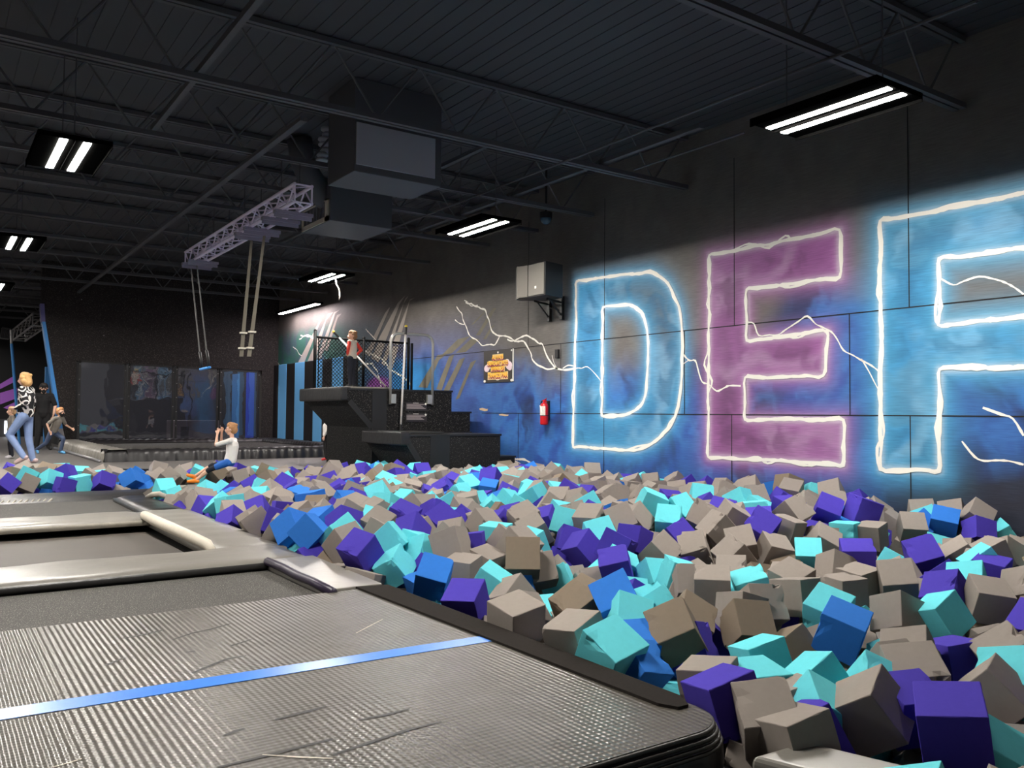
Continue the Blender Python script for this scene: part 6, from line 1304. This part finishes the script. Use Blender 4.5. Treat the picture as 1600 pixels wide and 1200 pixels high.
3079,6434,3,-13,187,-45,52,244,4,2079,5162,-59,103,-69,155,25,254,0,4272,3867,-60,174,68,-35,62,246,4,-560,7582,-8,32,89,-95,148,249,1,3477,5852,-30,99,165,8,52,260,1,3344,5943,-9,73,101,-79,135,257,1,
3783,4861,-20,178,-64,-48,-45,258,1,1943,5862,-41,44,-59,56,177,244,1,2786,885,-12,52,-16,189,-38,256,1,2783,5749,-60,17,-2,65,189,249,0,4173,3364,20,104,144,-41,82,260,3,1871,5732,-39,36,-10,-111,162,241,1,
3296,3193,-20,-82,95,40,151,261,1,3952,1626,-34,140,-44,-77,-112,255,0,1680,5850,-47,108,136,-15,-98,256,1,4063,3182,-55,28,189,-58,-2,260,1,3511,5691,-39,10,119,134,88,258,2,3738,3419,-42,87,135,-119,-11,252,1,
2794,4525,-56,150,-109,74,0,243,2,3651,6307,-18,-13,-90,169,-57,259,0,4221,5882,-14,132,71,114,66,248,1,3116,762,-5,91,-112,136,-24,262,1,2066,5765,-50,114,-44,155,33,259,0,2693,3479,-55,49,166,94,36,254,1,
4438,4477,-7,-68,61,-94,151,248,3,3850,1397,0,-35,4,182,-75,260,2,4460,2580,-57,166,4,78,80,258,2,-695,7725,5,9,162,-20,-115,248,1,3096,6168,-31,-96,-68,14,161,252,0,4028,5525,-30,118,-147,34,-57,240,3,
3579,3531,-53,19,149,-68,114,244,0,3356,3930,-22,73,137,-126,-4,247,1,3176,6716,-14,103,-107,-133,-19,248,4,1547,3992,-44,63,182,27,-46,241,4,3649,4454,-57,70,166,-37,78,259,1,1704,4055,-22,-90,-27,138,-110,257,1,
3219,1051,-44,102,39,147,81,256,0,77,8505,-39,18,-13,78,183,243,1,3259,6599,-16,170,14,5,-105,255,1,3767,5903,-56,145,-9,-64,121,248,2,4447,5137,-53,37,-30,-120,153,259,2,3807,4404,-28,21,177,-46,78,256,1,
2079,2361,-43,5,-66,187,-24,248,1,2601,3631,-48,-91,-75,-75,143,260,1,646,8042,-23,111,-163,35,-8,241,1,4459,6183,-26,-74,-108,75,131,250,3,4025,3391,-49,0,-107,156,-64,255,1,673,8334,-49,183,3,52,-60,258,0,
3275,6429,10,-27,46,75,177,262,1,3688,5636,-43,12,163,-106,47,253,2,4219,3583,2,133,-146,-9,29,245,1,3995,1174,-4,89,-70,4,165,245,1,4292,3218,-50,-70,74,171,19,240,2,4013,6266,-43,107,-98,48,129,258,0,
4195,4657,-13,141,-103,20,-96,256,2,1975,3729,-28,-65,3,-114,151,250,3,3954,5078,9,-59,146,108,-59,256,2,3212,4019,0,180,-20,-58,62,243,0,4480,1664,-46,4,134,93,-115,261,1,3250,4208,20,-66,140,-99,-79,258,2,
4289,4514,-13,7,10,199,13,261,0,3934,4123,-58,8,44,163,107,240,1,1966,7846,-43,105,-50,-34,160,242,1,4047,4535,-27,-4,19,-119,160,256,1,1264,7771,-37,112,9,-129,104,253,1,881,7886,-1,106,-24,15,-167,260,2,
1993,4370,-51,189,-14,-21,61,243,3,3588,3830,-23,-53,131,141,-11,251,2,3432,5054,12,70,-98,-38,155,257,1,3290,5447,-16,156,64,107,-18,261,1,596,7887,-55,-35,90,-93,148,242,3,4074,4967,-41,-16,147,39,-129,259,1,
4365,5463,-31,81,-48,136,112,252,1,2737,3323,-29,86,112,94,106,250,1,4123,1376,-32,148,-96,42,83,252,1,3746,6038,-40,102,-118,94,-82,245,2,-933,8220,-55,180,11,30,81,253,1,4105,1551,-48,-49,-77,103,146,251,2,
3593,5948,-30,51,127,143,-27,247,2,4396,818,2,158,-72,-34,-93,261,3,3400,627,-13,62,-66,-36,175,249,1,3434,6513,-22,-96,29,160,65,246,1,2605,6907,-36,101,13,22,171,247,1,3343,7304,-54,187,-56,27,-36,261,1,
3603,5429,-11,117,-147,-68,1,247,1,3460,888,-50,161,0,18,117,248,1,4417,4156,-27,-4,13,-15,199,252,2,-1087,7777,-27,-40,87,90,151,253,1,1599,3493,-43,96,142,-24,-101,260,1,3935,4876,27,-89,91,151,30,252,2,
1650,5055,-31,131,-59,59,126,252,1,1886,4931,-51,-49,54,178,55,254,1,2375,5634,-30,-53,-128,143,26,260,2,4336,6314,-32,-35,138,-133,44,255,0,3844,2648,-19,142,9,-1,141,254,3,681,8530,-59,136,73,29,-124,253,1,
4376,3621,-13,130,-2,147,37,246,3,100,8215,-58,-44,-7,194,24,245,1,4142,5163,-59,129,39,-75,127,263,2,2682,1050,-8,-21,184,23,-71,251,1,3466,4332,-45,-33,172,21,95,255,0,4148,5364,-60,-32,173,-4,95,252,1,
995,7775,-39,160,49,109,8,262,2,4039,3871,-54,134,-21,-10,147,248,2,3117,5854,-28,-50,169,-20,-93,250,0,2999,1051,-46,-21,-114,118,112,242,1,-686,8037,-58,103,85,102,-108,260,4,4484,3148,7,121,149,44,35,253,1,
3104,3672,-53,156,73,-96,-36,260,2,2153,5583,-56,-17,-110,165,22,258,1,4442,1054,39,-34,-15,191,-48,242,1,4546,4742,-53,53,-14,192,-12,261,1,1901,6076,-20,7,180,-87,9,240,1,4519,5533,-8,-57,82,137,106,253,1,
-891,7828,3,-7,151,125,-39,257,1,4230,4284,-6,174,4,-70,-70,260,1,2618,719,-47,108,161,49,-4,245,2,3464,6165,-28,-25,10,149,-130,250,2,1808,657,-52,-13,68,141,-124,259,1,-1424,8519,-43,109,-35,147,72,242,0,
3164,3334,-39,41,-22,-90,172,243,0,3816,6283,-51,95,37,160,-63,258,0,2984,4577,-59,59,85,150,82,258,1,2669,4252,-42,8,162,49,107,261,0,4187,2019,-39,128,-66,-129,-51,246,1,4541,1215,4,-63,46,119,140,258,2,
3255,3808,-29,29,-66,183,-36,261,2,4417,1486,-56,109,79,90,-118,253,0,3422,4132,4,134,-104,16,-105,244,1,2113,4472,-41,109,107,107,71,259,2,1589,3830,-34,-41,145,124,44,254,1,4061,5882,-43,160,32,106,-47,253,2,
2853,3491,-37,171,18,81,-63,247,1,3345,1142,-36,-32,186,-28,61,250,1,3319,4912,-38,6,178,6,91,261,4,3177,5557,-26,165,-109,29,6,247,0,844,8243,-42,151,-111,41,-56,251,2,2641,3207,-56,157,21,-101,-69,247,1,
4304,994,12,144,19,136,19,242,1,3103,6013,-26,177,-17,85,-36,251,1,233,7465,-49,2,167,110,5,250,4,4177,6150,-44,-87,135,64,-102,252,1,4266,1253,-20,174,93,-11,-32,250,1,2082,4946,-27,159,58,-104,-25,260,0,
-1151,7961,-48,154,77,102,5,259,1,3145,4395,-1,180,-39,69,-34,257,1,3856,3833,-42,155,-83,90,29,262,1,2903,958,15,72,143,99,-66,249,1,3767,1258,-27,102,-119,117,-40,244,1,3622,2827,-8,-12,157,-86,89,262,3,
3031,5356,-27,-67,162,-38,-88,242,2,2857,1099,-55,68,2,95,163,240,2,-686,8233,-55,156,90,22,-85,262,0,1679,7517,-59,63,177,-17,67,258,1,2674,6105,-55,46,56,11,186,242,4,2852,5497,-57,15,178,-68,-57,256,2,
3123,4244,-22,-57,158,68,-85,259,1,2131,4765,-13,-90,131,56,-107,256,3,3363,2042,-58,-80,-72,106,131,247,4,2494,4600,-31,-99,70,61,146,250,1,3257,5772,-31,-59,-14,147,122,263,1,2894,3725,-51,-98,-90,119,90,248,1,
4538,3604,-4,-5,-58,191,-3,244,1,3641,5031,-32,108,-10,-56,-158,255,1,-944,7634,-33,128,-104,-79,81,261,1,2914,6853,-31,-99,80,153,24,254,0,2352,4663,7,-48,-93,153,75,256,0,2953,5992,-42,34,-65,-20,185,247,1,
3454,2862,4,116,-139,3,-85,249,0,904,7640,-27,140,-76,-71,-98,260,1,749,8139,-40,-16,180,-86,-10,253,0,2389,7746,-49,15,158,-121,11,247,1,4524,893,38,91,-88,36,150,262,1,-412,7411,-59,125,15,131,84,247,1,
3449,1331,16,-81,88,156,-35,248,1,4049,5714,-40,125,100,-46,110,251,1,3587,3679,-8,120,-5,-63,147,241,4,4344,3998,-28,110,7,71,-151,242,4,3722,3569,-47,-14,-12,158,-121,259,1,1616,4176,-56,167,-32,59,88,244,1,
-416,7659,-53,117,-12,121,-107,250,2,4544,5392,-24,-59,-27,134,-134,250,2,2762,5919,-56,76,56,-117,132,240,1,3841,1153,-52,-59,20,121,147,262,1,2714,5587,-43,148,66,34,-112,260,0,2907,5840,-56,131,43,129,-66,256,2,
3328,2660,-16,98,172,3,25,241,1,1810,5937,-31,16,78,-92,159,246,1,3274,759,-22,12,14,187,-69,258,2,-610,7859,-21,36,108,129,-102,258,1,2776,6473,-33,-35,109,138,-89,255,1,4548,5844,4,-78,-113,-1,145,261,1,
2236,4981,-42,-90,-7,178,-4,244,1,3763,5488,-58,-8,100,-17,172,252,4,3416,4679,-59,34,-66,158,97,261,0,3807,2951,-48,-88,-72,85,141,262,0,3575,4238,-53,-55,154,40,108,256,2,2445,5765,-58,139,-65,85,96,245,0,
4419,3264,11,147,-43,116,54,244,1,2965,6322,-18,118,83,-130,48,257,2,2816,3174,-34,-8,166,-101,48,258,2,3464,5513,-23,90,147,91,-44,240,4,4094,2706,-50,159,-1,74,96,247,1,-553,7444,-42,120,-97,-90,-89,257,0,
3403,6906,-52,110,88,-95,-105,250,1,4547,4327,21,163,-48,-36,-99,240,1,1055,7591,-24,91,172,-15,45,255,1,3949,1036,-13,111,-98,23,-132,241,0,4094,1044,-37,109,35,-162,27,244,3,3396,3012,5,-26,-4,-16,198,251,1,
3092,3816,7,-31,-86,163,71,256,2,4002,1474,-46,114,128,-97,-37,253,4,2560,6713,-56,9,-67,161,-97,253,1,3877,4263,-51,-89,121,-68,-114,262,2,2243,5156,-54,124,58,123,79,261,1,4268,4120,-60,112,108,-123,24,258,2,
3976,4395,-18,-15,139,56,132,262,0,2806,6328,-20,-17,-41,55,187,254,2,3698,5328,-22,-47,100,7,167,247,1,1860,4000,-57,54,140,115,-66,256,4,4535,4131,7,-15,-76,-110,148,252,3,4372,1158,-9,32,180,70,-43,253,1,
-893,7466,-54,125,-52,57,136,262,2,3406,6303,-9,7,-103,-44,166,255,2,3992,4705,-22,67,12,188,0,260,1,4250,3732,-12,-78,-94,148,55,254,1,3266,1306,-46,-45,71,139,-116,257,1,2526,4990,-58,42,124,16,150,247,1,
2908,4025,-54,-63,154,-101,-47,245,1,3574,6835,-34,50,161,-90,61,243,1,3337,926,-35,177,3,17,92,254,1,3497,1230,-50,154,-79,95,-29,245,3,4463,5297,-23,10,-60,-112,154,257,1,3027,5576,-25,123,-90,129,-11,249,1,
4189,6386,-54,129,65,74,-117,260,1,3156,1189,-24,60,107,41,152,252,3,4312,5323,-36,-66,-50,145,110,241,1,3866,3507,-55,-74,-9,-118,143,242,1,4332,5756,-3,120,36,74,-138,243,1,3580,5210,-4,-38,37,181,67,242,2,
3627,4104,-32,15,196,24,-30,256,4,3288,4350,-18,-22,-73,-113,146,258,0,4007,3562,-20,44,-14,-96,169,243,4,586,8171,-6,160,-50,3,-109,260,1,2812,6735,4,89,149,34,94,261,2,512,8341,-17,141,-99,101,11,248,1,
3901,4531,-34,30,-7,180,-81,240,2,3772,4042,-51,171,46,-60,71,256,0,3320,6091,7,91,124,120,42,246,1,4450,6425,-27,125,121,29,-95,253,1,2832,4303,-11,-78,125,129,-39,245,2,2438,3576,-58,157,7,-93,82,253,2,
4203,5513,-41,172,39,-52,-78,256,0,4480,651,46,77,21,-90,160,247,1,4417,1334,-14,32,10,81,180,259,4,1527,5096,-46,-90,178,10,0,247,1,2272,4798,-21,8,156,17,-124,252,2,4315,659,0,86,-2,168,-67,253,1,
4027,6097,-18,156,-63,-104,31,241,1,3795,5732,-8,-94,139,-107,-17,257,0,4239,815,-40,116,93,30,130,258,1,3620,3147,-34,-87,89,121,-100,260,1,3571,1991,-58,38,-111,162,11,255,0,3176,5283,-45,128,68,-111,82,244,1,
421,8238,-33,130,-113,87,53,248,0,1101,7934,-46,-12,-58,191,-5,254,2,2853,6112,-53,163,-22,-41,-107,248,1,3661,1749,-58,9,-65,61,179,244,3,4262,1471,-52,-44,88,89,150,242,3,3635,1489,14,72,139,13,-124,256,2,
3442,3427,-54,1,-16,194,-47,258,0,3884,3672,-24,-71,165,19,-86,254,4,2743,3604,-51,110,-130,-77,71,255,1,2002,5539,-34,155,36,-45,113,250,4,3459,4837,-11,147,17,-65,118,242,2,3179,625,16,19,184,75,-3,245,1,
3608,4819,47,33,-18,141,137,262,1,2052,5978,-54,53,94,123,-115,257,0,2611,901,-37,-64,165,92,3,259,1,444,7834,-18,75,-21,182,-28,256,0,3912,5970,-31,88,-116,-27,135,242,1,-1060,8260,-35,-38,-84,-37,174,255,2,
3652,5790,-20,-12,53,145,-127,242,1,4557,2688,-14,157,-108,50,-35,244,0,-1026,8082,-47,-97,170,39,17,245,0,80,8353,-43,29,23,-2,197,255,1,3041,5735,-50,-84,-92,134,81,242,2,-1233,8519,-53,54,148,93,82,246,1,
3237,5087,-37,81,145,-29,-107,248,1,1857,4772,-31,112,-54,-146,-58,255,2,2752,4034,-51,48,182,-63,20,259,4,3733,3734,-40,-72,7,-83,167,252,1,2938,6490,20,-68,-45,139,119,243,1,3347,1431,-24,-72,-96,-16,159,252,1,
1751,4270,-57,118,-48,-132,81,241,1,1985,4110,-46,9,98,165,-57,247,2,3340,5627,-22,-6,167,109,-8,262,1,4556,3360,34,-83,114,140,-25,244,1,3138,6319,-7,168,-29,102,24,251,0,3053,6801,-18,67,-54,51,173,262,1,
4556,6043,21,89,177,-2,26,262,1,3263,3032,14,66,151,-81,-79,258,0,3507,734,-48,39,55,175,71,253,1,4148,4407,-41,25,-88,119,133,248,0,-845,7961,-28,172,-18,-43,-91,243,1,3899,6131,-28,142,-58,53,117,261,0,
4430,3872,-45,75,139,86,-88,260,2,2036,7718,-46,123,114,18,107,254,2,4538,1391,-38,-94,-16,154,85,259,2,2245,5704,-56,177,92,-6,6,245,1,3793,5028,-2,4,174,-99,1,251,3,3574,7150,-54,-37,101,111,127,259,1,
4033,4017,-51,55,116,23,152,252,0,3877,5262,-49,128,-30,76,-130,260,1,235,8334,-39,-27,194,18,35,246,1,761,7961,-29,121,70,-125,70,246,0,4185,5748,-38,88,14,177,28,248,2,4536,1566,-40,86,-3,-116,139,246,0,
4403,4334,-40,173,-93,12,-34,254,1,2207,3573,-33,-71,-36,124,135,241,0,4207,1108,2,-52,-65,98,154,257,2,2985,3584,-42,-36,105,-54,157,249,0,2001,4825,-37,76,153,60,84,248,1,2934,627,3,-44,183,-62,29,254,1,
2477,4776,-40,-27,123,153,29,252,1,1713,3626,-47,-9,-114,80,143,247,2,3471,3176,-56,-91,-104,39,139,260,1,876,8055,-29,184,39,-45,-52,253,1,4502,4876,-23,100,15,59,162,258,1,
]
# ================================================================ foam cubes of the pit
rec = np.array(FOAM, float).reshape(-1, 9)
rec[:, :3] /= 500; rec[:, 7] /= 1000
FOAMCOL = [('turquoise', (104, 208, 218)), ('grey', (146, 137, 130)), ('purple', (74, 61, 166)), ('blue', (52, 118, 204)), ('brownish grey', (130, 117, 102)), ('green', (118, 204, 84))]
FM = [mat('foam_' + n.replace(' ', '_'), c, .95, spec=.12, noise=(9, .07), bump=(220, .25, .003)) for n, c in FOAMCOL]
def foam_mesh(seed):
    r = random.Random(seed); g = [-.5, -.482, -.36, -.2, 0, .2, .36, .482, .5]; n = len(g); idx = {}; vs = []; fs = []
    def vid(p):
        k = tuple(round(x, 4) for x in p)
        if k not in idx: idx[k] = len(vs); vs.append(Vector(p))
        return idx[k]
    for ax in range(3):
        for s in (-.5, .5):
            for i in range(n - 1):
                for j in range(n - 1):
                    q = []
                    for a, b in ((i, j), (i + 1, j), (i + 1, j + 1), (i, j + 1)):
                        p = [0, 0, 0]; p[ax] = s; p[(ax + 1) % 3] = g[a]; p[(ax + 2) % 3] = g[b]; q.append(vid(p))
                    fs.append(tuple(q if s > 0 else q[::-1]))
    chips = []
    for k in range(r.choice((1, 2, 3, 4))):                    # torn corners and nicked edges
        c = [r.choice((-.5, .5)) for _ in range(3)]
        if r.random() < .6: c[r.randrange(3)] = r.uniform(-.4, .4)
        chips.append((Vector(c), r.uniform(.1, .22), r.uniform(.03, .09)))
    out = []
    for p in vs:
        h = .482; q = Vector([max(-h, min(h, x)) for x in p]); d = p - q
        v = q + (d.normalized() * .018 if d.length > 1e-6 else Vector())
        for c, rad, dep in chips:
            t = (p - c).length
            if t < rad: v = v * (1 - dep * (1 - t / rad) * (1 + .5 * r.uniform(-1, 1)) * 2)
        e = sum(abs(abs(x) - .5) < .02 for x in p)
        v += Vector([r.uniform(-1, 1) for _ in range(3)]) * (.0035 if e >= 2 else .0012)
        out.append(v)
    me = bpy.data.meshes.new('foam_cube'); me.from_pydata([tuple(v) for v in out], [], fs); return me
proto = [foam_mesh(k) for k in range(9)]
def project(p):
    c = RB.T @ (np.array(p) - np.array(EYE)); return CX + FPX * c[0] / c[2], CY + FPX * c[1] / c[2]
meshes = {}
NI = 300
info = []
for i in range(len(rec)):
    x, y, z = rec[i, :3]; u, v = project((x, y, z)); info.append((x, y, z, u, v, int(rec[i, 8])))
def place(i):
    x, y, z, u, v, c = info[i]
    if y > 14.75 and x < 4.9: return 'strip of pit behind the dark bolster', 'row'
    if v > 1040: row = 'front'
    elif v > 930: row = 'near middle'
    elif v > 860: row = 'middle'
    elif v > 805: row = 'rear'
    else: row = 'farthest'
    if u < 470: mark = 'beside the worn trampoline pad'
    elif u < 690: mark = 'below the trapeze tower'
    elif u < 890: mark = 'below the yellow sign'
    elif u < 1080: mark = 'below letter D'
    elif u < 1345: mark = 'below letter E'
    else: mark = 'below letter F'
    return mark, row
groups = {}
for i in range(NI): groups.setdefault((place(i), info[i][5]), []).append(i)
ORD = ['leftmost', 'second', 'third', 'fourth', 'fifth', 'sixth', 'seventh', 'eighth', 'ninth', 'tenth', 'eleventh', 'twelfth', 'thirteenth', 'fourteenth', 'fifteenth', 'sixteenth', 'seventeenth', 'eighteenth', 'nineteenth', 'twentieth']
lab = {}
for ((mark, row), c), ids in groups.items():
    ids.sort(key=lambda i: info[i][3]); n = len(ids); col = FOAMCOL[c][0]
    for k, i in enumerate(ids):
        if n == 1: o = 'only large'
        elif k == 0: o = 'leftmost'
        elif k == n - 1: o = 'rightmost'
        else: o = ORD[k] if k < len(ORD) else f'{k + 1}th'
        tail = ' from left' if (n > 2 and 0 < k < n - 1) else ''
        where = f'{row} pit rows {mark}' if row != 'row' else f'in the {mark}'
        lab[i] = f'{o} {col} foam cube{tail}, {where}'
for i in range(NI):
    x, y, z, u, v, c = info[i]; k = (i * 5 + c) % 9
    if (k, c) not in meshes:
        me = proto[k].copy(); me.name = 'foam_cube'; me.materials.append(FM[c]); meshes[(k, c)] = me
    o = bpy.data.objects.new('foam_cube', meshes[(k, c)]); COL.objects.link(o)
    o.location = (x, y, z); o.rotation_mode = 'QUATERNION'; q = Quaternion(rec[i, 3:7] / 200); q.normalize(); o.rotation_quaternion = q
    s = rec[i, 7]; o.scale = (s, s, s)
    tag(o, lab[i], 'foam cube', 'foam cubes in the pit')
rest = MB()
for i in range(NI, len(rec)):
    x, y, z, u, v, c = info[i]; s = rec[i, 7] / 2; q = Quaternion(rec[i, 3:7] / 200); q.normalize()
    n = len(rest.v); rest.cur = c
    for a in (-s, s):
        for b in (-s, s):
            for d in (-s, s): rest.v.append(tuple(q @ Vector((a, b, d)) + Vector((x, y, z))))
    for f in ((0, 1, 3, 2), (4, 6, 7, 5), (0, 4, 5, 1), (2, 3, 7, 6), (0, 2, 6, 4), (1, 5, 7, 3)): rest.face(*[n + k for k in f])
tag(rest.build('foam_cubes', FM), 'mass of small and half buried foam cubes filling the pit', 'foam cubes', None, 'stuff')
for me in proto: bpy.data.meshes.remove(me)
